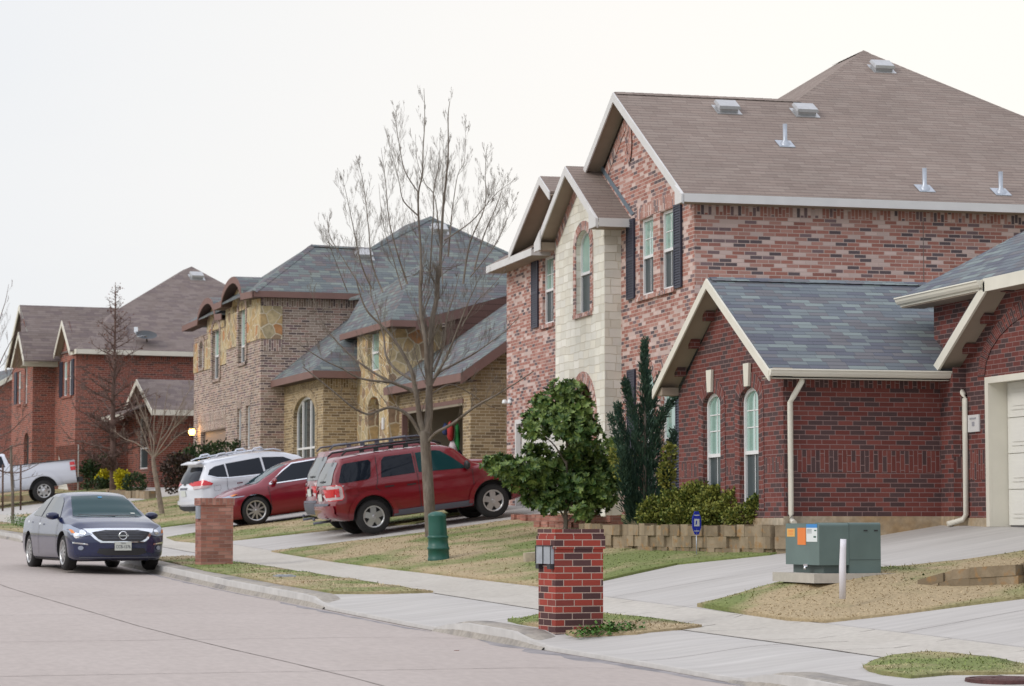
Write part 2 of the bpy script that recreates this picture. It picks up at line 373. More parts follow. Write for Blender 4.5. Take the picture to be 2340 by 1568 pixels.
M['pink_brick'] = course('pink_brick', .254, .0762, [(34, (.37, .165, .13)), (22, (.43, .235, .195)), (20, (.58, .445, .405)), (10, (.125, .098, .105)), (9, (.20, .14, .145)), (6, (.31, .14, .115))], (.54, .42, .375), .015, patch=.12, jitter=.3)
M['red_brick'] = course('red_brick', .254, .0762, [(44, (.150, .044, .037)), (20, (.178, .056, .046)), (36, (.078, .046, .046))], (.25, .165, .155), .011, patch=.12, jitter=.3)
M['taupe_brick'] = course('taupe_brick', .254, .0762, [(30, (.25, .18, .14)), (25, (.34, .27, .22)), (20, (.14, .105, .10)), (15, (.36, .24, .20)), (10, (.20, .13, .13))], (.62, .52, .45), .015, patch=.12, jitter=.3)
M['tan_brick'] = course('tan_brick', .254, .0762, [(40, (.30, .215, .115)), (30, (.38, .285, .165)), (30, (.215, .155, .09))], (.58, .49, .36), .013, patch=.12, jitter=.3)
M['far_brick'] = course('far_brick', .254, .0762, [(50, (.275, .088, .062)), (30, (.22, .075, .058)), (20, (.13, .068, .058))], (.42, .28, .23), .012, patch=.14, jitter=.3)
M['box_brick'] = course('box_brick', .235, .0762, [(50, (.30, .05, .035)), (40, (.088, .042, .042)), (10, (.23, .05, .04))], (.50, .37, .31), .010, patch=.1, bump=.8)
M['pale_brick'] = course('pale_brick', .235, .0665, [(40, (.36, .155, .115)), (35, (.29, .13, .10)), (25, (.42, .21, .165))], (.34, .22, .18), .010, patch=.25, pscale=2.5, bump=.8)
M['cream_stone'] = course('cream_stone', .40, .18, [(40, (.72, .70, .62)), (30, (.75, .73, .66)), (30, (.70, .67, .58))], (.64, .59, .48), .012, off='random', patch=.10, bump=1.0, warp=.09)
M['field_stone'] = rubble('field_stone', 3.1, [(35, (.45, .32, .165)), (25, (.50, .40, .235)), (15, (.30, .21, .14)), (18, (.40, .33, .21)), (7, (.44, .22, .10))], (.60, .52, .38), .065)
M['garden_stone'] = blend('garden_stone', (.20, .155, .10), (.31, .245, .165), 3, .36, .64, .9, c3=(.30, .18, .08), scale3=8, bump=.8, rnd=.5)
M['brown_shingle'] = course('brown_shingle', .33, .148, [(30, (.245, .193, .165)), (40, (.255, .205, .176)), (30, (.232, .182, .156))], None, .030, rough=.92, off='random', patch=.10, pscale=.5)
M['blue_shingle'] = course('blue_shingle', .33, .125, [(25, (.135, .155, .175)), (20, (.165, .19, .20)), (20, (.115, .122, .150)), (12, (.20, .235, .235)), (23, (.145, .145, .158))], None, .024, rough=.9, off='random', patch=.08)
M['slate_shingle'] = course('slate_shingle', .33, .14, [(30, (.125, .142, .15)), (25, (.155, .178, .175)), (20, (.13, .122, .135)), (10, (.185, .21, .195)), (15, (.155, .138, .138))], None, .026, rough=.9, off='random', patch=.08)
M['far_shingle'] = course('far_shingle', .33, .148, [(30, (.18, .143, .13)), (40, (.20, .162, .148)), (30, (.155, .122, .118))], None, .022, rough=.92, off='random', patch=.10, pscale=.5)
M['trim_white'] = plain('trim_white', (.64, .63, .62), .6, noise_=.04, nscale=3)
M['trim_cream'] = plain('trim_cream', (.68, .65, .56), .6, noise_=.04, nscale=3)
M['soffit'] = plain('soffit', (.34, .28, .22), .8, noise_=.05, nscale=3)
M['soffit_white'] = plain('soffit_white', (.56, .50, .42), .8)
M['brown_trim'] = plain('brown_trim', (.19, .105, .088), .7, noise_=.06, nscale=3)
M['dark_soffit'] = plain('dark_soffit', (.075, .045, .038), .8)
M['siding'] = course('siding', 3.0, .18, [(50, (.115, .062, .052)), (50, (.125, .068, .058))], None, .02, rough=.75, patch=.08)
M['vinyl'] = plain('vinyl', (.74, .74, .74), .4)
M['shutter_paint'] = plain('shutter_paint', (.030, .032, .055), .5)
M['flashing'] = plain('flashing', (.20, .26, .31), .4, metal=.3)
M['concrete'] = blend('concrete', (.42, .40, .375), (.47, .45, .425), 0.8, .35, .65, .85, c3=None, scale3=4, bump=.1, amp=.08, stretch=(.16, 1.9, 1))
M['sidewalk'] = blend('sidewalk', (.44, .41, .36), (.49, .46, .41), 0.6, .35, .65, .85, scale3=12, bump=.1, amp=.08)
M['road'] = blend('road', (.385, .335, .305), (.435, .382, .350), 0.4, .3, .7, .88, scale3=12, bump=.08, stretch=(1, .4, 1), amp=.06)
M['curb'] = blend('curb', (.33, .30, .26), (.18, .17, .165), 1.1, .48, .68, .88, scale3=14, bump=.3)
M['joint'] = plain('joint', (.19, .16, .14), .95)
M['stain'] = blend('stain', (.30, .28, .28), (.22, .21, .215), 2, .4, .6, .9, scale3=9, bump=.1)
M['soil'] = blend('soil', (.37, .29, .175), (.165, .195, .065), .42, .42, .57, .95, scale3=22, bump=.8, detail=3)
M['grass'] = blend('grass', (.52, .41, .26), (.22, .275, .08), .42, .42, .57, .8, scale3=9, bump=0, rnd=.09, detail=3)
M['weeds'] = blend('weeds', (.05, .12, .025), (.10, .20, .04), 3, .4, .6, .7, scale3=9, bump=0, rnd=.3)
M['plinth'] = blend('plinth', (.36, .25, .14), (.42, .36, .27), .9, .4, .6, .9, scale3=12)
M['door_white'] = plain('door_white', (.70, .69, .64), .45)
M['door_tan'] = plain('door_tan', (.27, .19, .145), .6)
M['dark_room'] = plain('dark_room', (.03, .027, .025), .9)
M['garage_wall'] = plain('garage_wall', (.30, .26, .20), .9)
M['glass'] = plain('glass', (.28, .45, .39), .05, spec=.8, ior=2.2)  # pale green base paints in the bright sky the panes reflect
M['glass_dark'] = plain('glass_dark', (.03, .045, .045), .10, spec=.8, ior=1.6)
M['screen'] = plain('screen', (.035, .055, .06), .35, spec=.6, ior=1.5)
M['metal'] = plain('metal', (.46, .46, .46), .4, metal=.6, noise_=.08, nscale=9)
M['galv'] = plain('galv', (.40, .43, .47), .35, metal=.5, noise_=.1, nscale=9)
M['black'] = plain('black', (.02, .02, .022), .5)
M['white_plastic'] = plain('white_plastic', (.70, .68, .72), .5)
M['bark'] = blend('bark', (.155, .125, .10), (.21, .18, .15), 6, .4, .6, .9, scale3=30, bump=.6, stretch=(1, 1, .3))
M['bark_pale'] = blend('bark_pale', (.30, .24, .19), (.22, .175, .14), 6, .4, .6, .9, scale3=30, bump=.5)
M['bark_red'] = blend('bark_red', (.12, .075, .06), (.16, .105, .09), 6, .4, .6, .9, scale3=30, bump=.5)
def leafmat(name, a, b_, rough=.45, spec=.5, sc=1.5): return blend(name, a, b_, sc, .35, .65, rough, scale3=9, bump=0, rnd=.55, spec=spec)
M['magnolia_leaf'] = leafmat('magnolia_leaf', (.045, .095, .025), (.17, .235, .06), .42, .35)
M['juniper_leaf'] = leafmat('juniper_leaf', (.028, .062, .045), (.06, .105, .065), .7, .2)
M['hedge_leaf'] = leafmat('hedge_leaf', (.055, .085, .012), (.24, .25, .05), .6, .3)
M['holly_leaf'] = leafmat('holly_leaf', (.02, .045, .016), (.06, .09, .03), .6, .3)
M['red_leaf'] = leafmat('red_leaf', (.035, .022, .018), (.07, .045, .03), .6, .3)
M['yellow_leaf'] = leafmat('yellow_leaf', (.45, .40, .012), (.66, .58, .03), .6, .3)
M['lime_leaf'] = leafmat('lime_leaf', (.14, .17, .03), (.28, .27, .06), .6, .3)
M['dry_leaf'] = plain('dry_leaf', (.14, .05, .03), .8)
# ------------------------------------------------------------ ground
def sheet(name, ds, Ys, hf, mat, kind='structure'):
    mb = MB(); g = [[Vector((Xc(Y) + d, Y, hf(Xc(Y) + d, Y))) for d in ds] for Y in Ys]
    for i in range(len(Ys) - 1):
        for j in range(len(ds) - 1):
            mb.face((g[i][j], g[i][j + 1], g[i + 1][j + 1], g[i + 1][j]), smooth=True)
    return tag(mb.build(name, mat, None), kind=kind)
def frange(a, b, s_):
    o = []; n = max(1, int(round((b - a) / s_)))
    return [a + (b - a) * i / n for i in range(n + 1)]
Ys = frange(6, 128, .5)
sheet('ground', [-300, -60, -25, -14, -8, 0, 2, 5, 9, 14, 25, 60, 300], frange(-40, 390, 10), lambda X, Y: H(X, min(Y, 130)) - .35, M['soil'])
sheet('road', [-9.0, -8, -6, -4.5, -3, -1.5, -.6, 0, .03], Ys, lambda X, Y: st(Y) + .0 - .03 * sm((X - Xc(Y) + 1.2) / 1.2), M['road'])
sheet('driveway', [-.004, 0, .1, .25, .4, .6, .8, 1.0, 1.3, 1.6, 2.0, 2.5, 3, 4, 5, 6, 7, 8, 9, 9.8, 12, 16], Ys, lambda X, Y: Hc(X, Y) if X - Xc(Y) > -.002 else st(Y) - .05, M['concrete'])
sheet('sidewalk', [1.72, 2.4, 3.05], Ys, lambda X, Y: Hc(X, Y) + .005, M['sidewalk'])
sheet('far_lawn', [-24, -12, -10.4], Ys, lambda X, Y: st(Y) + .15 + .02 * (-10.4 - (X - Xc(Y))), M['soil'])
sheet('far_sidewalk', [-10.4, -9.0], Ys, lambda X, Y: st(Y) + .13, M['sidewalk'])
# kerb: sloped face and rounded top, fading where the driveways cross
mb = MB()
prof = [(-.05, -.035, 0), (-.02, .0, .05), (.03, .0, .7), (.07, .0, .97), (.13, .0, 1.04), (.36, .0, 1.04), (.42, -.02, .9)]
yy = frange(6, 124, .2)
def kp(Y, q):
    a = ka(Y); top = .010 + .132 * a
    return Vector((Xc(Y) + q[0], Y, st(Y) + q[1] * (1 if q[0] < 0 else a) + q[2] * top))
for i in range(len(yy) - 1):
    if ka(yy[i]) < .04 and ka(yy[i + 1]) < .04: continue
    for a, b in zip(prof, prof[1:]): mb.face((kp(yy[i], a), kp(yy[i + 1], a), kp(yy[i + 1], b), kp(yy[i], b)), smooth=True)
tag(mb.build('kerb', M['curb']), kind='structure')

LAWN = []
def pxy(*pp): return [tuple(gp(x, y).xy) for x, y in pp]
def dy(*pp): return [(Xc(Y) + d, Y) for d, Y in pp]
def lawn(P, step=.35, dens=0, blade=.05, lift=.03):
    v, f = gridpoly(P, step); mb = MB()
    def z(x, y): return Hc(x, y) + lift + .02 * noise.noise(Vector((x * 1.3, y * 1.3, 0))) + .20 * math.exp(-((x - 11.8) ** 2 / 1.3 + (y - 29.6) ** 2 / 1.0)) * (1 if 26 < y < 31.3 else 0)
    for t in f: mb.face([(v[i][0], v[i][1], z(*v[i])) for i in t], smooth=True)
    Q = P if area2(P) > 0 else P[::-1]
    for i in range(len(Q)):
        a, b = Q[i], Q[(i + 1) % len(Q)]
        n = max(1, int(math.dist(a, b) / step))
        for k in range(n):
            p = [a[j] + (b[j] - a[j]) * k / n for j in (0, 1)]; q = [a[j] + (b[j] - a[j]) * (k + 1) / n for j in (0, 1)]
            mb.face([(*p, z(*p)), (*p, z(*p) - .09), (*q, z(*q) - .09), (*q, z(*q))])
    LAWN.append((P, z, dens, blade))
    return tag(mb.build('lawn', M['soil']), kind='structure')
PA = pxy((1160,1420),(1200,1408),(1232,1405),(1385,1405),(1496,1418),(1604,1434),(1560,1440),(1457,1445),(1314,1445),(1232,1434),(1185,1427))
PB = pxy((1972,1522),(1995,1512),(2040,1502),(2117,1494),(2180,1498),(2239,1506)) + [(10.66, 22.05), (10.9, 20), (10.6, 20), (10.35, 20.9)] + pxy((2345,1543),(2169,1543),(2082,1551),(2015,1543),(1985,1534))
PC = pxy((1593,1387),(1640,1378),(1680,1369),(1747,1351),(1800,1335),(1950,1315),(2082,1300),(2200,1285),(2345,1262)) + [(17, 31.2), (17.2, 28.6)] + pxy((2345,1368),(2200,1386),(2047,1406),(1887,1424),(1800,1420),(1705,1406))
PD = pxy((620,1262),(760,1285),(900,1303),(1050,1320),(1230,1341),(1380,1328),(1548,1291)) + [(12.75,34.75),(13.4,34.85),(14.5,35.4),(15.6,34.9),(16.2,37),(16.2,42),(14.8,43),(14.8,49),(14.3,51.0)] + pxy((1180,1188),(1100,1200),(1010,1212),(900,1228),(800,1240),(700,1252))
PE = pxy((420,1272),(457,1277),(552,1288),(650,1303),(760,1320),(880,1338),(990,1355),(880,1357),(760,1357),(650,1340),(560,1322),(470,1307)) + dy((.38,47),(.4,51),(1.2,51.4))
PF = pxy((380,1230),(400,1238),(457,1243),(553,1234),(694,1219),(790,1209),(950,1198)) + [(14.5, 57.0), (16, 60), (13.5, 62.4), (11.5, 62.3)] + pxy((621,1196),(553,1203),(457,1217))
lawn(PA, .2, 900, .05); lawn(PB, .2, 900, .05); lawn(PC, .3, 650, .045); lawn(PD, .4, 330, .045); lawn(PE, .3, 420, .05)
lawn(PF, .4, 200, .05)
lawn(dy((.4,57.6),(1.7,57.4),(1.7,62),(.4,61.8)), .4, 120)
lawn(dy((.4,67),(1.7,66.6),(1.7,84.5),(.4,84)), .5, 110)
lawn(dy((3.05,66.9),(9.5,66.2),(9.5,84),(3.05,84.6)), .6, 90, .06)
lawn(dy((.4,91.4),(1.7,91),(1.7,118),(.4,118)), .7, 30)
lawn(dy((3.05,91.2),(9.2,91.6),(11,118),(3.05,118)), .8, 30, .07)
lawn([(16.3,20),(30,20),(30,27.5),(17.5,28)], 1.5, 0)
# grass blades: one object for all that nobody could count
mb = MB()
for P, z, dens, bl in LAWN:
    if not dens: continue
    xs = [p[0] for p in P]; ys = [p[1] for p in P]; A = abs(area2(P)) / 2; n = int(A * dens); c = 0
    while c < n:
        x, y = random.uniform(min(xs), max(xs)), random.uniform(min(ys), max(ys))
        if not inpoly(x, y, P):
            continue
        c += 1
        if random.random() < .25 and noise.noise(Vector((x * 2, y * 2, 3))) < -.15: continue
        a = random.uniform(0, 6.28); h = bl * random.uniform(.12, .5) * (2.0 if random.random() < .05 else 1); ww = .006 + .00018 * y; ln_ = random.uniform(.5, 1.2) * bl
        dx, dyy = math.cos(a), math.sin(a); zz = z(x, y) - .008
        bx, by = -dyy * ww, dx * ww
        k = len(mb.v); mb.v += [Vector((x - bx, y - by, zz)), Vector((x + bx, y + by, zz)), Vector((x + dx * ln_, y + dyy * ln_, zz + h))]
        mb.f.append((k, k + 1, k + 2)); mb.uv.append([(0, 0)] * 3); mb.mi.append(0); mb.sm.append(False)
tag(mb.build('grass', M['grass'], recalc=False), kind='stuff')
# weeds at the brick pillar and along the kerb strip
mb = MB()
def tuft(x, y, n, r_, h):
    for _ in range(n):
        a = random.uniform(0, 6.28); q = random.uniform(0, r_); px, py = x + q * math.cos(a), y + q * math.sin(a) * .6
        b = random.uniform(0, 6.28); hh = h * random.uniform(.4, 1.1); w_ = .018; zz = Hc(px, py) + .02
        ex, ey = math.cos(b), math.sin(b); zt = zz + hh * random.random()
        k = len(mb.v); mb.v += [Vector((px, py, zt)), Vector((px + ex * w_ - ey * w_, py + ey * w_ + ex * w_, zt + .01)), Vector((px + ex * .05, py + ey * .05, zt + .03)), Vector((px + ex * w_ + ey * w_, py + ey * w_ - ex * w_, zt + .01))]
        mb.f.append((k, k + 1, k + 2, k + 3)); mb.uv.append([(0, 0)] * 4); mb.mi.append(0); mb.sm.append(False)
for x, y, n, r_, h in ((8.35, 28.0, 260, .40, .11), (8.1, 27.95, 120, .30, .07), (11.75, 29.0, 220, .35, .10), (12.3, 28.9, 160, .4, .09)): tuft(x, y, n, r_, h)
tag(mb.build('weed_patch', M['weeds'], recalc=False), kind='stuff')
mb = MB()
for k in range(260):
    x = random.uniform(4.3, 5.0); y = random.uniform(69, 79); tuft(x, y, 5, .12, .28)
tag(mb.build('ground_cover', M['weeds'], recalc=False), kind='stuff')
# joints in the paving
mb = MB()
def joint(pts, w_=.014, hf=None, lift=.004):
    hf = hf or (lambda X, Y: st(Y) - .03 * sm((X - Xc(Y) + 1.2) / 1.2) if X < Xc(Y) else Hc(X, Y) + (.005 if 1.7 < X - Xc(Y) < 3.07 else 0))
    P = []
    for a, b in zip(pts, pts[1:]):
        n = max(1, int(math.dist(a, b) / .3))
        for i in range(n): P.append((a[0] + (b[0] - a[0]) * i / n, a[1] + (b[1] - a[1]) * i / n))
    P.append(pts[-1])
    for a, b in zip(P, P[1:]):
        t = Vector((b[0] - a[0], b[1] - a[1], 0)).normalized(); nn = Vector((-t.y, t.x, 0)) * w_ * .5
        jit = random.uniform(.7, 1.3); nn = nn * jit
        A = Vector((a[0], a[1], hf(*a) + lift)); B = Vector((b[0], b[1], hf(*b) + lift)); mb.face((A - nn, B - nn, B + nn, A + nn))
joint([(Xc(Y) - 3.42, Y) for Y in frange(14, 120, 2)], .016)
joint([(Xc(Y) - 6.8, Y) for Y in frange(14, 120, 2)], .022)
for Y in (20.2, 24.9, 29.55, 34.6, 39.4, 44.2, 49, 54, 59, 64, 69, 74, 79, 84, 89):
    joint([(Xc(Y) - 8.6, Y - .15), (Xc(Y) - .12, Y + .05)], .015)
joint([(Xc(Y) - .02, Y) for Y in frange(22.7, 28.2, .5)], .03); joint([(Xc(Y) - .02, Y) for Y in frange(30.5, 36.3, .5)], .03)
for Y0, Y1 in ((18, 36), (51, 57), (62, 66.5), (84.8, 91)):
    joint([(Xc(Y) + 1.72, Y) for Y in frange(max(Y0, 23), min(Y1, 28.2), .6)], .014) if Y0 == 18 else joint([(Xc(Y) + 1.72, Y) for Y in frange(Y0, Y1, .6)], .014)
    joint([(Xc(Y) + 3.06, Y) for Y in frange(Y0, Y1, .6)], .014)
joint([(Xc(Y) + 1.72, Y) for Y in frange(30.6, 36.2, .6)], .014)
Y = 14.0
while Y < 120:
    joint([(Xc(Y) + 1.74, Y), (Xc(Y) + 3.04, Y + .02)], .012); Y += 1.5
joint([(10.3, 30.55), (9.4, 30.9), (8.8, 30.7)], .012); joint([(10.25, 28.9), (9.5, 28.2)], .012)
joint([(Xc(33) + 3.1, 32.9), (13.0, 33.0)], .012); joint([(Xc(25.6) + .1, 25.4), (Xc(25.6) + 10, 25.8)], .012)
joint([(13.0, 33.0), (13.1, 31.0)], .012); joint([(13.0, 33.0), (12.9, 34.6)], .012)
joint([(Xc(54) + .1, 53.8), (Xc(54) + 9.2, 54)], .012); joint([(Xc(54) + 6, 51), (Xc(54) + 6, 57)], .012)
tag(mb.build('paving_joint', M['joint'], recalc=False), kind='structure')
# darker wash of dirt along the gutter
mb = MB()
def wash(Y0, Y1, d0, d1):
    P = []
    for Y in frange(Y0, Y1, .35):
        w_ = (d1 - d0) * (.35 + .65 * abs(noise.noise(Vector((Y * .9, 7, 0)))) * 1.8) * sm((Y - Y0) / .8) * sm((Y1 - Y) / .8)
        P.append((Y, d1 - w_ - .004, d1))
    for a, b in zip(P, P[1:]):
        f = lambda Y, d: Vector((Xc(Y) + d, Y, st(Y) - .03 * sm((d + 1.2) / 1.2) + .0035))
        mb.face((f(a[0], a[1]), f(b[0], b[1]), f(b[0], b[2]), f(a[0], a[2])))
wash(22.6, 29.5, -.38, -.03); wash(30.8, 38, -.32, -.10); wash(38, 50, -.22, -.10)
tag(mb.build('gutter_stain', M['stain'], recalc=False), kind='structure')

# ------------------------------------------------------------ house building kit
def wall(mb, axis, c, outer, holes=(), depth=.10, mi=0):
    """brick face in plane x=c ('x', polygon in y,z, faces -x) or y=c ('y', polygon in x,z, faces -y), openings with reveals"""
    P = (lambda h, z, d=0: (c + d, h, z)) if axis == 'x' else (lambda h, z, d=0: (h, c + d, z))
    for t in tess(outer, holes): mb.face([P(*q) for q in t], mi=mi)
    for hl in holes:
        for i in range(len(hl)):
            a, b = hl[i], hl[(i + 1) % len(hl)]
            mb.face((P(*a), P(*b), P(b[0], b[1], depth), P(a[0], a[1], depth)), mi=mi)
def soldier(mb, axis, c, h0, h1, z0, z1, out=.006, mi=0):
    P = (lambda h, z: (c - out, h, z)) if axis == 'x' else (lambda h, z: (h, c - out, z))
    q = [(h0, z0), (h1, z0), (h1, z1), (h0, z1)]
    mb.face([P(*p) for p in q], uv=[(z, h) for h, z in q], mi=mi)
    Q = (lambda h, z: (c, h, z)) if axis == 'x' else (lambda h, z: (h, c, z))
    for i in range(4): a, b = q[i], q[(i + 1) % 4]; mb.face((P(*a), P(*b), Q(*b), Q(*a)), mi=mi)
def arch(h0, h1, z0, zs, rise, n=10):
    """opening outline with a segmental or round head"""
    if rise <= 0: return [(h0, z0), (h1, z0), (h1, zs), (h0, zs)]
    m = (h0 + h1) / 2; w_ = (h1 - h0) / 2
    return [(h0, z0), (h1, z0)] + [(m + w_ * math.cos(math.pi * i / n), zs + rise * math.sin(math.pi * i / n)) for i in range(n + 1)]
def inset(P, t):
    """shrinks a convex-ish outline by t"""
    if area2(P) < 0: P = P[::-1]
    o = []; n = len(P)
    for i in range(n):
        p0, p1, p2 = Vector(P[i - 1]), Vector(P[i]), Vector(P[(i + 1) % n])
        a = (p1 - p0); b = (p2 - p1)
        if a.length < 1e-6 or b.length < 1e-6: o.append(tuple(p1)); continue
        a.normalize(); b.normalize(); na, nb = Vector((-a.y, a.x)), Vector((-b.y, b.x)); s_ = na + nb
        k = s_.length_squared; s_ = s_ * (2 / k) if k > .2 else na
        o.append(tuple(p1 + s_ * t))
    return o
def window(fr, parent, axis, c, O, rail=None, dep=.09, fw=.055, mats=None, bars=(), vbars=(), label=None, low='screen', name='window', proud=.0):
    """frame following the outline O, a meeting rail and glass; frame = part, panes = sub-parts"""
    mats = mats or ('vinyl', 'glass'); P = (lambda h, z, d=0: (c + d, h, z)) if axis == 'x' else (lambda h, z, d=0: (h, c + d, z))
    if area2(O) < 0: O = O[::-1]
    I = inset(O, fw); mb = MB(fr); f0 = dep - .03
    for i in range(len(O)):
        j = (i + 1) % len(O)
        mb.face((P(*O[i], f0), P(*O[j], f0), P(*I[j], f0), P(*I[i], f0)))
        mb.face((P(*I[i], f0), P(*I[j], f0), P(*I[j], dep + .02), P(*I[i], dep + .02)))
    hs = [p[0] for p in I]; zs = [p[1] for p in I]; h0, h1, z0, z1 = min(hs), max(hs), min(zs), max(zs)
    def bar(a, b, d0, d1):
        x0, x1 = sorted((a[0], b[0])); y0, y1 = sorted((a[1], b[1]))
        if axis == 'x': mb.box((c + d0, x0, y0), (c + d1, x1, y1))
        else: mb.box((x0, c + d0, y0), (x1, c + d1, y1))
    if rail: bar((h0 + .002, rail - .03), (h1 - .002, rail + .03), f0 - .008, dep + .01)
    for z in bars: bar((h0 + .03, z - .009), (h1 - .03, z + .009), dep - .004, dep + .006)
    for h in vbars: bar((h - .009, z0 + .03), (h + .009, (rail if rail and len(bars) == 0 else z1) - .05), dep - .004, dep + .006)
    w_ = mb.build(name, M[mats[0]], parent, label=label)
    def clip(poly, zc, above):
        o = []
        for i in range(len(poly)):
            a, b = poly[i], poly[(i + 1) % len(poly)]; ia = (a[1] >= zc) == above; ib = (b[1] >= zc) == above
            if ia: o.append(a)
            if ia != ib: t = (zc - a[1]) / (b[1] - a[1]); o.append((a[0] + (b[0] - a[0]) * t, zc))
        return o
    def pane(Q, m, dd):
        pb = MB(fr)
        pb.face([P(*q, dep + .008 + dd) for q in Q]); pb.build('pane', M[m], w_, recalc=False)
    if rail:
        pane(clip(I, rail, True), mats[1], 0); pane(clip(I, rail, False), low, .002)
    else: pane(I, mats[1], 0)
    return w_
def slab_roof(mb, pts, t=.05, mi=0):
    """one roof plane with thickness; pts counter-clockwise from above"""
    pts = [Vector(p) for p in pts]; n = Vector((0, 0, 0))
    for i in range(1, len(pts) - 1): n += (pts[i] - pts[0]).cross(pts[i + 1] - pts[0])
    n.normalize()
    if n.z < 0: pts = pts[::-1]
    mb.face(pts, mi=mi)
    low = [p - Vector((0, 0, t)) for p in pts]; mb.face(low[::-1], mi=mi)
    for i in range(len(pts)): j = (i + 1) % len(pts); mb.face((pts[i], low[i], low[j], pts[j]), mi=mi)
def board(mb, a, b, h, t, out, mi=0, drop=0):
    """fascia board: top edge a-b, hanging h, thickness t towards out"""
    a, b, out = Vector(a) - Vector((0, 0, drop)), Vector(b) - Vector((0, 0, drop)), Vector(out).normalized() * t
    d = Vector((0, 0, -h)); A = [a, b, b + d, a + d]; B = [p + out for p in A]
    mb.face(B, mi=mi); mb.face(A[::-1], mi=mi)
    for i in range(4): j = (i + 1) % 4; mb.face((A[i], A[j], B[j], B[i]), mi=mi)
def gable(roof, fas, sof, xr, xw, xb, R_, P_, L_, fh=.17, t=.05, zb=None, right=True, left=True):
    """street-facing gable: R_, P_, L_ = (y, z) of right foot, peak, left foot at the rake plane xr; soffit back to wall xw, roof back to xb"""
    (y0, z0), (yp, zp), (y1, z1) = R_, P_, L_
    xb0 = xb[0] if hasattr(xb, '__len__') else xb; xbp = xb[1] if hasattr(xb, '__len__') else xb; xb1 = xb[2] if hasattr(xb, '__len__') else xb
    slab_roof(roof, [(xr, y0, z0), (xb0, y0, z0), (xbp, yp, zp), (xr, yp, zp)], t)
    slab_roof(roof, [(xr, y1, z1), (xr, yp, zp), (xbp, yp, zp), (xb1, y1, z1)], t)
    for a, b in (((y0, z0), (yp, zp)), ((y1, z1), (yp, zp))):
        board(fas, (xr - .001, a[0], a[1] - .012), (xr - .001, b[0], b[1] - .012), fh, .03, (-1, 0, 0))
        sof.prism([(xr, a[0], a[1] - t - .02), (xw + .04, a[0], a[1] - t - .02), (xw + .04, b[0], b[1] - t - .02), (xr, b[0], b[1] - t - .02)], (0, 0, -.03))
def box_vent(fr, parent, p, ridge_dir, slope, s_=1.0):
    """low metal vent on a roof plane: p local point, ridge along x, slope rises along +y"""
    mb = MB(fr); p = Vector(p); u = Vector((1, 0, 0)); k = Vector((0, 1, slope)).normalized(); n = u.cross(k)
    def q(a, b, c): return p + u * a * s_ + k * b * s_ + n * c * s_
    def bx(a0, a1, b0, b1, c0, c1, tp=0):
        v = [q(a0, b0, c0), q(a1, b0, c0), q(a1, b1, c0), q(a0, b1, c0)]; w_ = [q(a0 + tp, b0 + tp, c1), q(a1 - tp, b0 + tp, c1), q(a1 - tp, b1 - tp, c1), q(a0 + tp, b1 - tp, c1)]
        mb.face(v[::-1]); mb.face(w_)
        for i in range(4): j = (i + 1) % 4; mb.face((v[i], v[j], w_[j], w_[i]))
    bx(-.26, .26, -.26, .22, 0, .012); bx(-.19, .19, -.16, .16, .012, .10); bx(-.23, .23, -.20, .18, .09, .15, .02)
    return mb.build('roof_vent', M['metal'], parent)
def pipe_vent(fr, parent, p, slope):
    mb = MB(fr); x, y, z = p
    mb.lathe([(.0, .42), (.045, .42), (.045, .10), (.10, .02), (.12, -.05)], (x, y, z), n=12)
    mb.prism([(x - .17, y - .15, z - .15 * slope + .008), (x + .17, y - .15, z - .15 * slope + .008), (x + .17, y + .15, z + .15 * slope + .008), (x - .17, y + .15, z + .15 * slope + .008)], (0, 0, .012))
    return mb.build('vent_pipe', M['galv'], parent)
def shutter(fr, parent, c, y0, y1, z0, z1, m='shutter_paint'):
    mb = MB(fr); mb.box((c - .035, y0, z0), (c - .012, y1, z1)); n = int((z1 - z0) / .055)
    for a, b in ((y0, y0 + .045), (y1 - .045, y1)): mb.box((c - .05, a, z0), (c - .036, b, z1))
    for z in (z0, (z0 + z1) / 2 - .03, z1 - .05): mb.box((c - .05, y0 + .046, z), (c - .036, y1 - .046, z + .05))
    for i in range(n):
        z = z0 + .06 + (z1 - z0 - .1) * i / n; mb.face(((c - .038, y0 + .05, z + .035), (c - .038, y1 - .05, z + .035), (c - .052, y1 - .05, z + .004), (c - .052, y0 + .05, z + .004)))
    return mb.build('shutter', M[m], parent)
def sill(fr, parent, axis, c, h0, h1, z, m, dz=.09, out=.06):
    mb = MB(fr)
    if axis == 'x': mb.box((c - out, h0, z - dz), (c + .085, h1, z), swap=True)
    else: mb.box((h0, c - out, z - dz), (h1, c + .085, z), swap=True)
    return mb.build('sill', M[m], parent)
def downspout(fr, parent, x, y, ztop, zbot, dx=.0, off=.12, s_=.045):
    """square pipe: short drop, elbow back to the wall, long fall, kicked-out foot"""
    mb = MB(fr); mb.tube([(x + off, y - .28, ztop), (x + off, y - .28, ztop - .10), (x + .03, y - .12, ztop - .34), (x, y - .07, ztop - .42), (x, y - .07, zbot + .16), (x, y - .10, zbot + .06), (x - .02, y - .26, zbot + .02)], s_, 8)
    return mb.build('downspout', M['trim_cream'], parent)
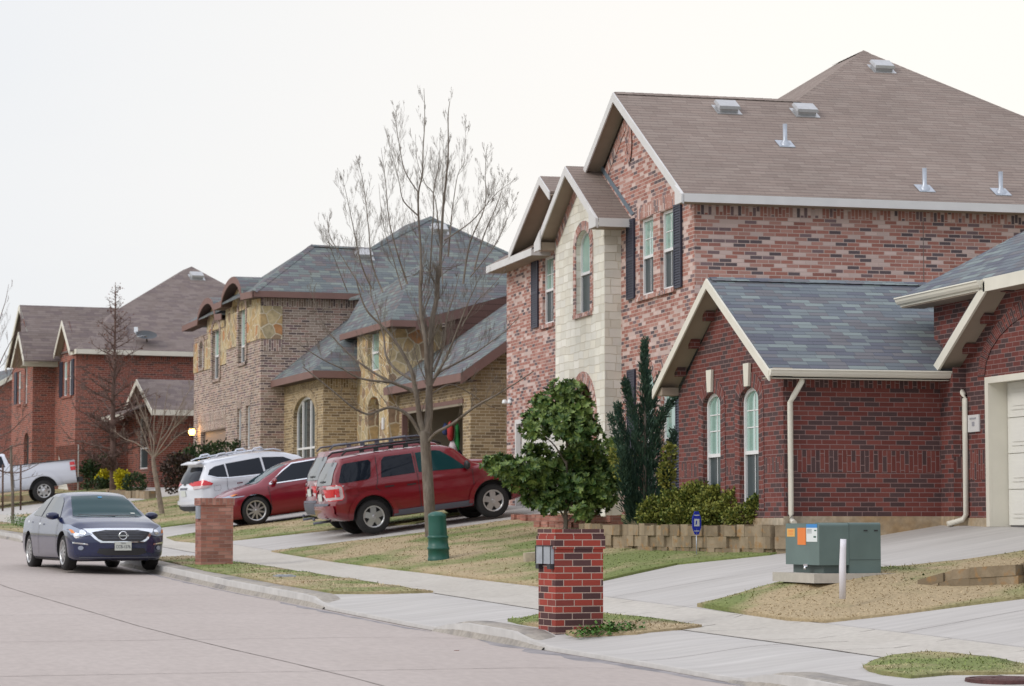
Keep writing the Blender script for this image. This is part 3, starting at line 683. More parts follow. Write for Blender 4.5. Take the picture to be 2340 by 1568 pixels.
def gutter(fr, parent, axis, a, b, m='trim_cream'):
    """ogee gutter along the eave between points a and b, hung outwards"""
    mb = MB(fr); a, b = Vector(a), Vector(b); o = Vector((0, -1, 0)) if axis == 'y' else Vector((-1, 0, 0))
    pr = [(0, 0), (.10, .0), (.105, -.02), (.085, -.03), (.075, -.07), (.045, -.11), (0, -.115)]
    A = [a + o * u + Vector((0, 0, v)) for u, v in pr]; B = [b + o * u + Vector((0, 0, v)) for u, v in pr]
    for i in range(len(pr)): j = (i + 1) % len(pr); mb.face((A[i], A[j], B[j], B[i]))
    mb.face(A); mb.face(B[::-1])
    return mb.build('gutter', M[m], parent)
def outset(P, t): return inset(P, -t)
def ring(mb, axis, c, O, w_, out=.01, mi=0, skipbase=True, back=0):
    """bricks on edge round an opening outline"""
    if area2(O) < 0: O = O[::-1]
    I = O; Q = outset(O, w_); P = (lambda h, z, d: (c - d, h, z)) if axis == 'x' else (lambda h, z, d: (h, c - d, z)); s_ = 0; n = len(O)
    for i in range(n):
        j = (i + 1) % n; l = math.dist(O[i], O[j])
        if skipbase and i == 0: s_ += l; continue
        a0, a1, b1, b0 = I[i], I[j], Q[j], Q[i]
        if skipbase and i == 1: b0 = (Q[i][0], O[i][1])
        if skipbase and j == 0: b1 = (Q[j][0], O[j][1])
        mb.face((P(*a0, out), P(*a1, out), P(*b1, out), P(*b0, out)), uv=[(0, s_), (0, s_ + l), (w_, s_ + l), (w_, s_)], mi=mi)
        mb.face((P(*b0, out), P(*b1, out), P(*b1, -back), P(*b0, -back)), mi=mi)
        mb.face((P(*a0, out), P(*a1, out), P(*a1, -back), P(*a0, -back)), uv=[(0, s_), (0, s_ + l), (.1, s_ + l), (.1, s_)], mi=mi)
        s_ += l
def eave_soffit(mb, pts, t=.02): mb.prism(pts, (0, 0, -t))

# ============================================================ the red brick house in front (right)
f1 = Frame(sc=.92)
h1 = thing('brick_house', f1.W((17, 36, 1.4)), 'single storey dark red brick house with blue grey shingles at the right', 'house', 'brick houses along the street')
wl = MB(f1)
XA, YA, XB, YB, XG = 14.17, 37.97, 16.86, 37.48, 17.09
O1 = arch(41.0, 41.93, 1.62, 3.44, .22); O2 = arch(39.1, 40.03, 1.62, 3.44, .22)
wall(wl, 'x', XA, [(YA, 1.1), (43.3, 1.1), (43.3, 3.74), (40.64, 5.42), (YA, 3.74)], [O1, O2])
wall(wl, 'y', YA, [(XA, 1.52), (XB, 1.52), (XB, 3.8), (XA, 3.8)])
wall(wl, 'x', XB, [(YB, 1.52), (YA, 1.52), (YA, 3.8), (YB, 3.8)])
wall(wl, 'y', YB, [(XB, 1.52), (XG, 1.52), (XG, 3.9), (XB, 3.9)])
GO = [(31.6, 1.1), (36.68, 1.1), (36.68, 3.66), (31.6, 3.66)]
wall(wl, 'x', XG, [(26, 1.52 - .25), (YB, 1.27), (YB, 3.7), (38.7, 3.7), (38.7, 5.1), (26, 5.1)], [[(31.6, 1.3), (36.68, 1.3), (36.68, 3.66), (31.6, 3.66)]], .12)
wall(wl, 'y', 43.3, [(XA, 1.1), (24, 1.1), (24, 3.7), (XA, 3.7)])
wl.face([(24, 26, 1), (24, 43.3, 1), (24, 43.3, 5), (24, 26, 5)])
soldier(wl, 'y', YA, XA, XB, 3.575, 3.8); soldier(wl, 'y', YA, XA, XB, 2.225, 2.475); soldier(wl, 'y', YA, XA, XB, 2.478, 2.575, .005)
soldier(wl, 'y', YB, XB, XG, 2.225, 2.475)
for a, b in ((YA, 39.02), (40.12, 40.92), (42.02, 43.3)): soldier(wl, 'x', XA, a, b, 2.225, 2.475)
soldier(wl, 'x', XG, 36.8, YB, 2.1, 2.35); soldier(wl, 'x', XG, 36.8, YB, 2.352, 2.57, .005)
ring(wl, 'x', XA, O1, .24, .012); ring(wl, 'x', XA, O2, .24, .012)
for i in range(14):      # big segmental brick arch over the garage door
    a0, a1 = math.pi * i / 14, math.pi * (i + 1) / 14
    for r0, r1, o in ((0, .13, .014), (.135, .26, .010)):
        q = [(34.14 + (2.62 + r) * math.cos(a), 3.72 + (.95 + r) * math.sin(a)) for a, r in ((a0, r0), (a1, r0), (a1, r1), (a0, r1))]
        wl.face([(XG - o, *p) for p in q], uv=[(0, i * .65), (0, (i + 1) * .65), (.13, (i + 1) * .65), (.13, i * .65)])
for px, py in ((1616.5, 723), (1584, 786), (1552, 850)):
    y, z = f1.hx(px, py, XA - .1); wl.box((XA - .16, y - .085, z - .08), (XA, y + .085, z + .075))
for px, py in ((2300, 655), (2253, 728), (2212, 797)):
    y, z = f1.hx(px, py, XG - .1); wl.box((XG - .16, y - .085, z - .08), (XG, y + .085, z + .075))
wl.build('wall', M['red_brick'], h1)
pb = MB(f1)
pb.box((XA - .004, YA - .012, 1.0), (XB - .001, YA + .01, 1.525)); pb.box((XB - .012, YB - .012, 1.0), (XB + .01, YA - .013, 1.524)); pb.box((XB - .001, YB - .014, 1.0), (XG + .01, YB + .01, 1.523)); pb.box((XG - .014, 36.69, 1.0), (XG + .01, YB + .012, 1.50))
pb.box((XA - .012, YA, 1.0), (XA + .01, 43.3, 1.50))
pb.build('foundation', M['plinth'], h1)
rf = MB(f1); fa = MB(f1); sf = MB(f1)
gable(rf, fa, sf, 13.82, XA, [17.08, 18.7, 18.7], (37.6, 3.83), (40.64, 5.56), (43.68, 3.83))
board(fa, (13.85, 37.62, 3.83), (17.07, 37.62, 3.83), .14, .02, (0, -1, 0))
eave_soffit(sf, [(13.83, 37.6, 3.72), (17.07, 37.6, 3.72), (17.07, 37.98, 3.72), (13.83, 37.98, 3.72)])
slab_roof(rf, [(16.69, 39.14, 5.17), (16.69, 26, 5.17), (21.7, 26, 8.38), (21.7, 34.13, 8.38)])
slab_roof(rf, [(16.69, 39.14, 5.17), (21.7, 34.13, 8.38), (27, 34.13, 8.38), (27, 39.14, 5.17)])
board(fa, (16.70, 39.14, 5.16), (16.70, 35.9, 5.16), .16, .02, (-1, 0, 0)); board(fa, (16.72, 35.92, 5.17), (16.72, 26, 5.17), .20, .04, (-1, 0, 0))
board(fa, (16.70, 39.12, 5.16), (20, 39.12, 5.16), .16, .02, (0, 1, 0))
eave_soffit(sf, [(16.70, 26, 5.0), (16.70, 39.12, 5.0), (17.1, 39.12, 5.0), (17.1, 26, 5.0)])
board(fa, (16.72, 37.86, 3.92), (16.72, 35.86, 5.14), .19, .04, (-1, 0, 0))
sf.prism([(16.70, 37.86, 3.84), (17.1, 37.86, 3.84), (17.1, 35.9, 5.04), (16.70, 35.9, 5.04)], (0, 0, -.03))
sf.prism([(16.74, 37.86, 3.80), (17.1, 37.86, 3.80), (17.1, 37.60, 3.80), (16.74, 37.60, 3.80)], (0, 0, -.03))
slab_roof(rf, [(16.70, 37.9, 3.93), (17.1, 37.9, 3.93), (17.1, 35.9, 5.16), (16.70, 35.9, 5.16)], .04)
fa.box((16.62, 37.80, 3.80), (16.80, 37.92, 3.93))
wing_box = MB(f1); sf.face([(13.86, 37.6, 3.72), (XA + .02, 37.6, 3.72), (XA + .02, 37.6, 3.86), (13.86, 37.6, 3.86)])
sf.prism([(13.86, 43.3, 3.70), (XA, 43.3, 3.70), (XA, 43.66, 3.70), (13.86, 43.66, 3.70)], (0, 0, .14))
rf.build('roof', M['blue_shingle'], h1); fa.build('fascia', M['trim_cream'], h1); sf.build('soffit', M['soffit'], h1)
gutter(f1, h1, 'y', (13.80, 37.60, 3.84), (17.08, 37.60, 3.84)); gutter(f1, h1, 'x', (16.68, 35.93, 5.15), (16.68, 39.16, 5.15))
downspout(f1, h1, 14.26, YA, 3.75, 1.40)
mb = MB(f1); mb.tube([(16.98, 37.72, 3.80), (17.0, 37.62, 3.62), (XG - .05, 37.44, 3.46), (XG - .05, 37.42, 3.4), (XG - .05, 37.42, 1.55), (XG - .10, 37.46, 1.47), (XG - .34, 37.50, 1.40)], .045, 8); mb.build('downspout', M['trim_cream'], h1)
for O in (O1, O2):
    window(f1, h1, 'x', XA, O, rail=2.58, dep=.10, fw=.06, bars=(3.0, 3.28), vbars=((O[0][0] + O[1][0]) / 2,))
    y = (O[0][0] + O[1][0]) / 2; k = MB(f1)
    k.prism([(XA - .015, y - .095, 3.67), (XA - .015, y + .095, 3.67), (XA - .015, y + .14, 4.05), (XA - .015, y - .14, 4.05)], (-.045, 0, 0)); k.build('keystone', M['trim_cream'], h1)
# garage door: trim, jambs, sectional door
mb = MB(f1)
mb.box((XG - .02, 36.62, 1.36), (XG + .03, 36.74, 3.70)); mb.box((XG - .02, 31.55, 3.60), (XG + .03, 36.619, 3.70)); mb.box((XG + .031, 36.62, 1.36), (XG + .34, 36.66, 3.66)); mb.box((XG + .031, 31.6, 3.62), (XG + .34, 36.619, 3.66))
mb.build('door_frame', M['trim_cream'], h1)
mb = MB(f1); Z0 = 1.38; hh = (3.62 - Z0) / 4
mb.box((XG + .33, 31.6, Z0), (XG + .36, 36.619, 3.62))
for r_ in range(4):
    z0 = Z0 + r_ * hh; mb.box((XG + .302, 31.6, z0 + .008), (XG + .329, 36.6, z0 + hh - .008))
    for c_ in range(5):
        y1 = 36.45 - c_ * .98; mb.box((XG + .288, y1 - .78, z0 + .12), (XG + .3015, y1, z0 + hh - .12)); mb.box((XG + .276, y1 - .72, z0 + .18), (XG + .2875, y1 - .06, z0 + hh - .18))
mb.build('garage_door', M['door_white'], h1)
mb = MB(f1); mb.box((XG - .03, 36.95, 2.86), (XG - .006, 37.36, 3.13)); s0 = mb.build('number_plaque', M['trim_white'], h1)
mb = MB(f1); mb.box((XG - .036, 37.05, 3.06), (XG - .031, 37.28, 3.085)); mb.box((XG - .036, 37.11, 2.95), (XG - .031, 37.20, 3.02)); mb.build('inscription', plain('plaque_mark', (.33, .33, .36), .6), s0)

# ============================================================ the pink brick two storey house
f2 = Frame(sc=.93)
h2 = thing('brick_house', f2.W((20, 50, 1.4)), 'tall two storey pink brick house with cream stone entry bay, dark shutters and brown roof', 'house', 'brick houses along the street')
XF, YN, XS = 15.57, 46.55, 15.20
wl = MB(f2)
UW = [(47.83, 48.73), (49.2, 50.12), (56.92, 57.9)]
holes = [arch(a, b, 6.10, 7.70, 0) for a, b in UW]
LW = [(47.78, 48.72), (49.18, 50.10)]
holes += [arch(a, b, 1.95, 4.22, .34) for a, b in LW]
GD = [(56.0, 1.4), (60.35, 1.4), (60.35, 3.86), (56.0, 3.86)]
holes.append(GD)
wall(wl, 'x', XF, [(YN, 1.0), (61.35, 1.0), (61.35, 7.72), (59.3, 7.80), (56.45, 9.30), (53.8, 8.3), (50.82, 10.22), (YN, 7.70)], holes, .12)
wall(wl, 'y', YN, [(XF, 1.0), (27.2, 1.0), (27.2, 7.72), (XF, 7.72)])
wl.face([(27.2, YN, 1), (27.2, 61.35, 1), (27.2, 61.35, 7.7), (27.2, YN, 7.7)]); wl.face([(XF, 61.35, 1), (27.2, 61.35, 1), (27.2, 61.35, 7.7), (XF, 61.35, 7.7)])
soldier(wl, 'y', YN, XF, 27.2, 7.40, 7.72)
for a, b in ((47.6, 50.3), (56.7, 58.1)): soldier(wl, 'x', XF, a, b, 7.72, 8.0)
for O in holes[3:5]: ring(wl, 'x', XF, O, .22, .012)
for (ya, za), (yb, zb) in (((46.6, 7.72), (50.82, 10.2)), ((50.82, 10.2), (53.5, 8.6)), ((56.45, 9.3), (59.2, 7.85))):    # bricks on edge under the rakes
    u = Vector((yb - ya, zb - za)); l = u.length; u.normalize(); v = Vector((u.y, -u.x)) * .26; v = v if v.y < 0 else -v
    q = [(ya, za), (yb, zb), (yb + v.x, zb + v.y), (ya + v.x, za + v.y)]
    wl.face([(XF - .012, *p) for p in q], uv=[(0, 0), (0, l), (.26, l), (.26, 0)])
P0, z0 = 50.82, 9.42      # small brick diamond in the gable
for r0, r1, o in ((.0, .16, .02), (.17, .30, .03)):
    for i in range(12):
        a0, a1 = 2 * math.pi * i / 12, 2 * math.pi * (i + 1) / 12
        q = [(P0 + r * .75 * math.cos(a), z0 + r * 1.5 * math.sin(a)) for a, r in ((a0, r0), (a1, r0), (a1, r1), (a0, r1))]
        wl.face([(XF - o, *p) for p in q], uv=[(0, i * .1), (0, i * .1 + .1), (.2, i * .1 + .1), (.2, i * .1)])
mb_j = MB(f2); xj = f2.hy(2110, 560, YN)[0]; mb_j.box((xj - .008, YN - .004, 1.2), (xj + .008, YN + .01, 7.4)); mb_j.build('control_joint', M['joint'], h2)
wl.build('wall', M['pink_brick'], h2)
# stone bay
ys = [f2.hx(p, 650, XS)[0] for p in (1317, 1350)]; zt = f2.hx(1331, 527, XS)[1]; zb = f2.hx(1333, 716, XS)[1]
OS = arch(min(ys), max(ys), zb, zt - .34, .34)
yd = f2.hx(1358, 1000, XS)[0]; zd = f2.hx(1334, 874, XS)[1]; OD = arch(yd, yd + 1.75, 1.42, zd - .85, .85, 14)
st_ = MB(f2)
wall(st_, 'x', XS, [(51.46, 1.1), (55.4, 1.1), (55.4, 7.85), (53.33, 9.08), (51.46, 7.95)], [OS, OD], .14)
wall(st_, 'y', 51.46, [(XS, 1.1), (XF, 1.1), (XF, 7.9), (XS, 7.9)])
st_.face([(XS, 55.4, 1.1), (XF, 55.4, 1.1), (XF, 55.4, 7.9), (XS, 55.4, 7.9)])
st_.build('stone_wall', M['cream_stone'], h2)
rg = MB(f2); ring(rg, 'x', XS, OS, .20, .02, skipbase=True); ring(rg, 'x', XS, OD, .24, .02)
for a, b in (((51.5, 7.98), (53.33, 9.07)), ((53.33, 9.07), (55.36, 7.86))):
    u = Vector((b[0] - a[0], b[1] - a[1])); l = u.length; u.normalize(); v = Vector((u.y, -u.x)) * .24; v = v if v.y < 0 else -v
    rg.face([(XS - .012, a[0], a[1]), (XS - .012, b[0], b[1]), (XS - .012, b[0] + v.x, b[1] + v.y), (XS - .012, a[0] + v.x, a[1] + v.y)], uv=[(0, 0), (0, l), (.24, l), (.24, 0)])
rg.build('brick_surround', M['pink_brick'], h2)
pr = MB(f2)      # porch behind the arch
pr.box((XS + .15, yd - .3, 1.40), (XS + 1.7, yd + 2.1, 1.44))
for q in ([(XS + .15, yd - .25, 1.4), (XS + 1.7, yd - .25, 1.4), (XS + 1.7, yd - .25, 4.9), (XS + .15, yd - .25, 4.9)], [(XS + .15, yd + 2, 1.4), (XS + 1.7, yd + 2, 1.4), (XS + 1.7, yd + 2, 4.9), (XS + .15, yd + 2, 4.9)], [(XS + 1.7, yd - .3, 1.4), (XS + 1.7, yd + 2, 1.4), (XS + 1.7, yd + 2, 4.9), (XS + 1.7, yd - .3, 4.9)], [(XS + .15, yd - .3, 4.88), (XS + 1.7, yd - .3, 4.88), (XS + 1.7, yd + 2, 4.88), (XS + .15, yd + 2, 4.88)]): pr.face(q)
pr.build('porch', M['pink_brick'], h2)
mb = MB(f2); mb.box((XS + 1.6, yd + .35, 1.45), (XS + 1.66, yd + 1.35, 3.6)); dr = mb.build('front_door', M['door_tan'], h2)
window(f2, h2, 'x', XS, OS, rail=(zb + zt) / 2 - .02, dep=.13, fw=.05)
sill(f2, h2, 'x', XS, min(ys) - .12, max(ys) + .12, zb, 'pink_brick')
for a, b in UW: window(f2, h2, 'x', XF, arch(a, b, 6.10, 7.70, 0), rail=6.90, dep=.10, fw=.055, vbars=((a + b) / 2,), bars=(7.28,))
for a, b in LW: window(f2, h2, 'x', XF, arch(a, b, 1.95, 4.22, .34), rail=3.10, dep=.10, fw=.055, bars=(3.9,))
sill(f2, h2, 'x', XF, 47.7, 50.3, 6.09, 'pink_brick'); sill(f2, h2, 'x', XF, 56.8, 58.0, 6.09, 'pink_brick'); sill(f2, h2, 'x', XF, 47.6, 50.2, 1.94, 'pink_brick')
for a, b, c, d in ((47.28, 47.74, 6.05, 7.72), (50.42, 50.96, 6.10, 7.78), (58.22, 58.80, 6.08, 7.76), (47.2, 47.66, 1.9, 4.4), (50.40, 50.94, 1.9, 4.62)): shutter(f2, h2, XF, a, b, c, d)
mb = MB(f2); mb.box((XF + .13, 56.02, 1.42), (XF + .16, 60.33, 3.84))
for r_ in range(4):
    mb.box((XF + .11, 56.05, 1.44 + r_ * .6), (XF + .129, 60.3, 2.02 + r_ * .6))
    for c_ in range(4): mb.box((XF + .098, 56.2 + c_ * 1.05, 1.54 + r_ * .6), (XF + .1095, 57.0 + c_ * 1.05, 1.92 + r_ * .6))
mb.build('garage_door', M['door_white'], h2)
mb = MB(f2); mb.box((XF - .02, 55.9, 3.85), (XF + .1, 60.45, 3.95)); mb.box((XF - .02, 60.34, 1.4), (XF + .1, 60.45, 3.849)); mb.build('door_frame', M['trim_white'], h2)
# roofs
rf = MB(f2); fa = MB(f2); sf = MB(f2)
Z0 = 7.76; k = .585; y0 = 46.15; PK = (22.07, 53.76, 12.22); V = (19.35, 50.82, 10.49)
slab_roof(rf, [(15.23, y0, Z0), (27.6, y0, Z0), PK, V, (15.23, 50.82, 10.49)])
slab_roof(rf, [PK, (22.07, 55.3, 12.22), (15.3, 61.9, 7.8), (15.3, 55.6, 7.8), V])
slab_roof(rf, [(15.23, 50.82, 10.49), V, (15.25, 55.49, 7.78)])
slab_roof(rf, [PK, (27.6, y0, Z0), (27.6, 61.9, Z0), (22.07, 55.3, 12.22)])
slab_roof(rf, [(22.07, 55.3, 12.22), (27.6, 61.9, 7.8), (15.3, 61.9, 7.8)])
board(fa, (15.23, y0 + .01, Z0 - .01), (27.6, y0 + .01, Z0 - .01), .165, .025, (0, -1, 0))
eave_soffit(sf, [(15.26, y0, Z0 - .15), (27.5, y0, Z0 - .15), (27.5, YN + .02, Z0 - .15), (15.26, YN + .02, Z0 - .15)])
for a, b in (((y0, Z0), (50.82, 10.49)), ((55.49, 7.78), (50.82, 10.49))):
    board(fa, (15.229, a[0], a[1] - .012), (15.229, b[0], b[1] - .012), .20, .03, (-1, 0, 0))
    sf.prism([(15.23, a[0], a[1] - .09), (XF + .02, a[0], a[1] - .09), (XF + .02, b[0], b[1] - .09), (15.23, b[0], b[1] - .09)], (0, 0, -.03))
fa.prism([(15.199, y0 - .02, Z0 - .02), (15.199, y0 + .40, Z0 + .20), (15.199, y0 + .40, Z0 - .19), (15.199, y0 - .02, Z0 - .19)], (-.028, 0, 0))
# stone bay gable
gable(rf, fa, sf, 14.85, XS, [15.56, 17.4, 17.4], (50.72, 7.80), (53.24, 9.24), (55.76, 7.80), fh=.20)
board(fa, (14.86, 50.73, 7.80), (15.56, 50.73, 7.80), .18, .02, (0, -1, 0)); eave_soffit(sf, [(14.87, 50.73, 7.66), (15.56, 50.73, 7.66), (15.56, 51.48, 7.66), (14.87, 51.48, 7.66)])
sf.prism([(14.87, 55.38, 7.62), (15.56, 55.38, 7.62), (15.56, 55.76, 7.62), (14.87, 55.76, 7.62)], (0, 0, .17))
fa.prism([(14.82, 50.72, 7.79), (14.82, 51.25, 8.05), (14.82, 51.25, 7.62), (14.82, 50.72, 7.62)], (-.03, 0, 0)); fa.prism([(14.82, 55.76, 7.79), (14.82, 55.25, 8.05), (14.82, 55.25, 7.60), (14.82, 55.76, 7.60)], (-.03, 0, 0))
# small gable over the left window and its eave return
gable(rf, fa, sf, 15.12, XF, [16.6, 17.9, 17.0], (55.55, 8.99), (56.42, 9.45), (59.3, 7.98), fh=.19)
slab_roof(rf, [(15.12, 57.15, 7.86), (15.12, 61.6, 7.86), (XF + .02, 61.6, 8.13), (XF + .02, 57.15, 8.13)])
board(fa, (15.12, 57.15, 7.85), (15.12, 61.6, 7.85), .17, .025, (-1, 0, 0)); eave_soffit(sf, [(15.13, 57.16, 7.70), (15.13, 61.6, 7.70), (XF, 61.6, 7.70), (XF, 57.16, 7.70)])
fa.face([(15.12, 57.15, 7.68), (XF, 57.15, 7.68), (XF, 57.15, 8.11), (15.12, 57.15, 7.85)])
fl = MB(f2); a, b = Vector((XF - .006, 50.68, 7.86)), Vector((XF - .006, 53.05, 9.2))
fl.prism([a, b, b + Vector((0, -.18, .03)), a + Vector((0, -.18, .03))], (-.01, 0, 0)); fl.build('flashing', M['flashing'], h2)
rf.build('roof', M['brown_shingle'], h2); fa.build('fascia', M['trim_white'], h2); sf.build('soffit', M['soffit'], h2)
nl = (0, -k, 1); p0 = (15.23, y0, Z0)
for px, py in ((1660, 251), (1838, 258), (2014, 158)): box_vent(f2, h2, f2.plane(px, py, nl, p0), None, k, 1.05)
for px, py in ((1794, 330), (2113, 432), (2287, 440)): pipe_vent(f2, h2, f2.plane(px, py, nl, p0), k)
# hip and ridge caps
cp = MB(f2)
def cap(fr_mb, a, b, w_=.14, t=.012):
    a, b = Vector(a), Vector(b); n = int((b - a).length / .2); d = (b - a) / n; s_ = Vector((-(b - a).y, (b - a).x, 0)).normalized() * w_
    for i in range(n):
        p, q = a + d * i, a + d * (i + 1.12)
        dr_ = Vector((0, 0, -.07)); u = Vector((0, 0, t)); lo = Vector((0, 0, .006))
        fr_mb.face((p + lo, q + u, q + u + s_ + dr_, p + lo + s_ + dr_)); fr_mb.face((p + lo, p + lo - s_ + dr_, q + u - s_ + dr_, q + u))
        fr_mb.face((q + u, q + u - s_ + dr_, q + lo - s_ + dr_, q + lo)); fr_mb.face((q + u, q + lo, q + lo + s_ + dr_, q + u + s_ + dr_))
cap(cp, V, PK); cap(cp, (15.25, 50.82, 10.49), V); cap(cp, PK, (27.5, y0 + .06, Z0)); cap(cp, PK, (22.07, 55.3, 12.22)); cp.build('ridge_cap', M['brown_shingle'], h2)
cp = MB(f1); cap(cp, (13.86, 40.64, 5.57), (18, 40.64, 5.57)); cap(cp, (16.72, 39.11, 5.18), (21.7, 34.13, 8.39)); cp.build('ridge_cap', M['blue_shingle'], h1)
# ============================================================ the stone and taupe brick house with brown trim
f3 = Frame((11.54, 75.41), 3.5)
h3 = thing('brick_house', f3.W((3, -6, 2.2)), 'taupe and tan brick house with golden stone, brown arched eaves and an open garage', 'house', 'brick houses along the street')
G3 = 1.5
wl = MB(f3); ss = MB(f3)
yA0, yA1 = f3.hx(563, 750, 0)[0], f3.hx(547, 750, 0)[0]; zA1, zA0 = f3.hx(555, 688, 0)[1], f3.hx(556, 829, 0)[1]
WA = arch(yA0, yA1, zA0, zA1 - .3, .3)
l1 = [f3.hx(p, 950, 0)[0] for p in (542, 551)]; l2 = [f3.hx(p, 950, 0)[0] for p in (562, 571)]
LW1 = [(min(l1), 3.7), (max(l1), 3.7), (max(l1), 4.98), (min(l1), 4.98)]; LW2 = [(min(l2), 3.7), (max(l2), 3.7), (max(l2), 5.02), (min(l2), 5.02)]
yr = f3.hx(517, 800, 0)[0]; ygr = f3.hx(524, 990, 0)[0]; zg = f3.hx(517, 970, 0)[1]
wall(wl, 'x', 0, [(0, G3), (yr, G3), (yr, 8.2), (yr - 1.2, 8.4), (1.2, 8.6), (0, 8.2)], [WA, LW1, LW2], .12)
wall(wl, 'y', 0, [(0, G3), (9, G3), (9, 8.15), (0, 8.15)])
soldier(wl, 'y', 0, 0, 9, 7.93, 8.2); soldier(wl, 'y', 0, .07, .64, 6.58, 6.93, .012)
XL = .55; yl = f3.hx(444, 800, XL)[0]
wB = sorted(f3.hx(p, 800, XL)[0] for p in (487, 503)); zB1, zB0 = f3.hx(495, 737, XL)[1], f3.hx(497, 866, XL)[1]; WB = arch(wB[0], wB[1], zB0, zB1 - .3, .3)
wC = sorted(f3.hx(p, 800, XL)[0] for p in (458, 467)); zC1, zC0 = f3.hx(463, 780, XL)[1], f3.hx(463, 841, XL)[1]; WC = arch(wC[0], wC[1], zC0, zC1 - .2, .2)
GR = sorted(f3.hx(p, 985, XL)[0] for p in (459, 516)); zG = f3.hx(487, 983, XL)[1]; GO3 = [(GR[0], G3 + .3), (GR[1], G3 + .3), (GR[1], zG), (GR[0], zG)]
wall(wl, 'x', XL, [(yr, G3), (yl, G3), (yl, 7.9), (yr + .6, 8.0), (yr, 7.7)], [WB, WC, GO3], .12)
soldier(wl, 'x', XL, GR[0], GR[1], zG + .02, zG + .30, .02); soldier(wl, 'x', XL, GR[0], GR[1], zG + .32, zG + .60, .018)
for O in (LW1, LW2): soldier(wl, 'x', 0, O[0][0] - .05, O[1][0] + .05, O[2][1], O[2][1] + .27, .015)
wl.box((0, yr, G3), (XL, yr + .02, 7.9)); wl.face([(XL, yl, G3), (9, yl, G3), (9, yl, 7.9), (XL, yl, 7.9)])
wl.build('wall', M['taupe_brick'], h3)
def around(mb, axis, c, rect, hl):
    h0, z0, h1, z1 = rect; a, b = hl[0][0], hl[1][0]; c0 = hl[0][1]; t = max(p[1] for p in hl)
    for q in ((h0, z0, a, z1), (b, z0, h1, z1), (a, t - .02, b, z1), (a, z0, b, c0)):
        if q[2] - q[0] > .01 and q[3] - q[1] > .01: wall(mb, axis, c, [(q[0], q[1]), (q[2], q[1]), (q[2], q[3]), (q[0], q[3])])
around(ss, 'x', -.03, (-.03, 6.95, yr, 8.25), WA); wall(ss, 'y', -.03, [(-.03, 6.95), (.64, 6.95), (.64, 7.94), (-.03, 7.94)])
zs = f3.hx(470, 846, XL)[1]
around(ss, 'x', XL - .03, (yr, zs, (wB[1] + wC[0]) / 2, 7.9), WB); around(ss, 'x', XL - .03, ((wB[1] + wC[0]) / 2, zs, yl, 7.7), WC)
for O, c in ((WA, -.035), (WB, XL - .035), (WC, XL - .035)): pass
# tan front wing, stone tower, garage
XW, Y1, XT, Y2, X3, Y3 = .72, -4.97, 1.70, -8.39, 2.0, -15.01
tn = MB(f3)
yb = sorted(f3.hx(p, 980, XW)[0] for p in (672, 721)); BW = arch(yb[0], yb[1], f3.hx(697, 1040, XW)[1] - .3, f3.hx(697, 906, XW)[1] - .55, .55, 12)
wall(tn, 'x', XW, [(Y1, G3), (0, G3), (0, 5.65), (Y1, 5.65)], [BW], .14); wall(tn, 'y', Y1, [(XW, G3), (XT, G3), (XT, 5.6), (XW, 5.6)])
soldier(tn, 'y', Y1, XW, XT, 5.25, 5.6); soldier(tn, 'x', XW, Y1, 0, 5.3, 5.6)
OG = [(-14.35, 2.25), (-8.81, 2.25), (-8.81, 4.40), (-14.35, 4.40)]
wall(tn, 'x', X3, [(Y3, G3), (Y2, G3), (Y2, 5.0), (Y3, 5.0)], [[(a, max(b, 2.2)) for a, b in OG]], .15)
z5, x5 = None, None
xq, zq = f3.hy(1159, 776, -15.5); kg = (zq - 5.08) / (xq - 1.6)
wall(tn, 'y', Y3, [(X3, G3), (9, G3), (9, 5.08 + kg * 7.2), (X3, 4.95 + kg * .35)])
ring(tn, 'x', XW, BW, .24, .02)
tn.build('wing_wall', M['tan_brick'], h3)
window(f3, h3, 'x', XW, BW, rail=f3.hx(697, 1024, XW)[1], dep=.12, fw=.07, mats=('vinyl', 'glass_dark'), vbars=(), low='glass_dark')
mb = MB(f3)
for t in (.33, .70):
    y = yb[0] + (yb[1] - yb[0]) * t; mb.box((XW + .07, y - .045, BW[0][1] + .05), (XW + .12, y + .045, max(p[1] for p in BW) - .14))
mb.build('mullion', M['vinyl'], h3)
yn = sorted(f3.hx(p, 800, XT)[0] for p in (840, 866)); NT = [(yn[0], 5.62), (yn[1], 5.62), (yn[1], 6.75), (yn[0], 6.75)]
yi = sorted(f3.hx(p, 930, XT)[0] for p in (841, 866)); NI = arch(yi[0], yi[1], 3.0, 4.62, .3)
wall(ss, 'x', XT, [(Y2, G3), (Y1, G3), (Y1, 7.0), (Y2, 7.0)], [NT, NI], .3); wall(ss, 'y', Y2, [(XT, G3), (3.2, G3), (3.2, 7.0), (XT, 7.0)])
wall(ss, 'x', XT + .32, [(Y2 + .1, 2.9), (Y1 - .1, 2.9), (Y1 - .1, 5.2), (Y2 + .1, 5.2)])
ss.build('stone_wall', M['field_stone'], h3)
window(f3, h3, 'x', XT, NT, rail=6.15, dep=.16, fw=.07, low='glass')
rg = MB(f3)
for O, c in ((WA, -.04), (WB, XL - .04), (WC, XL - .04)): ring(rg, 'x', c, O, .20, .01, back=.034)
rg.build('brick_surround', M['taupe_brick'], h3)
window(f3, h3, 'x', 0, WA, rail=f3.hx(556, 790, 0)[1], dep=.10, fw=.05, low='glass_dark'); window(f3, h3, 'x', XL, WB, rail=f3.hx(497, 812, XL)[1], dep=.10, fw=.05, low='glass_dark'); window(f3, h3, 'x', XL, WC, dep=.10, fw=.05)
for O in (LW1, LW2): window(f3, h3, 'x', 0, O, dep=.10, fw=.06, mats=('vinyl', 'screen'))
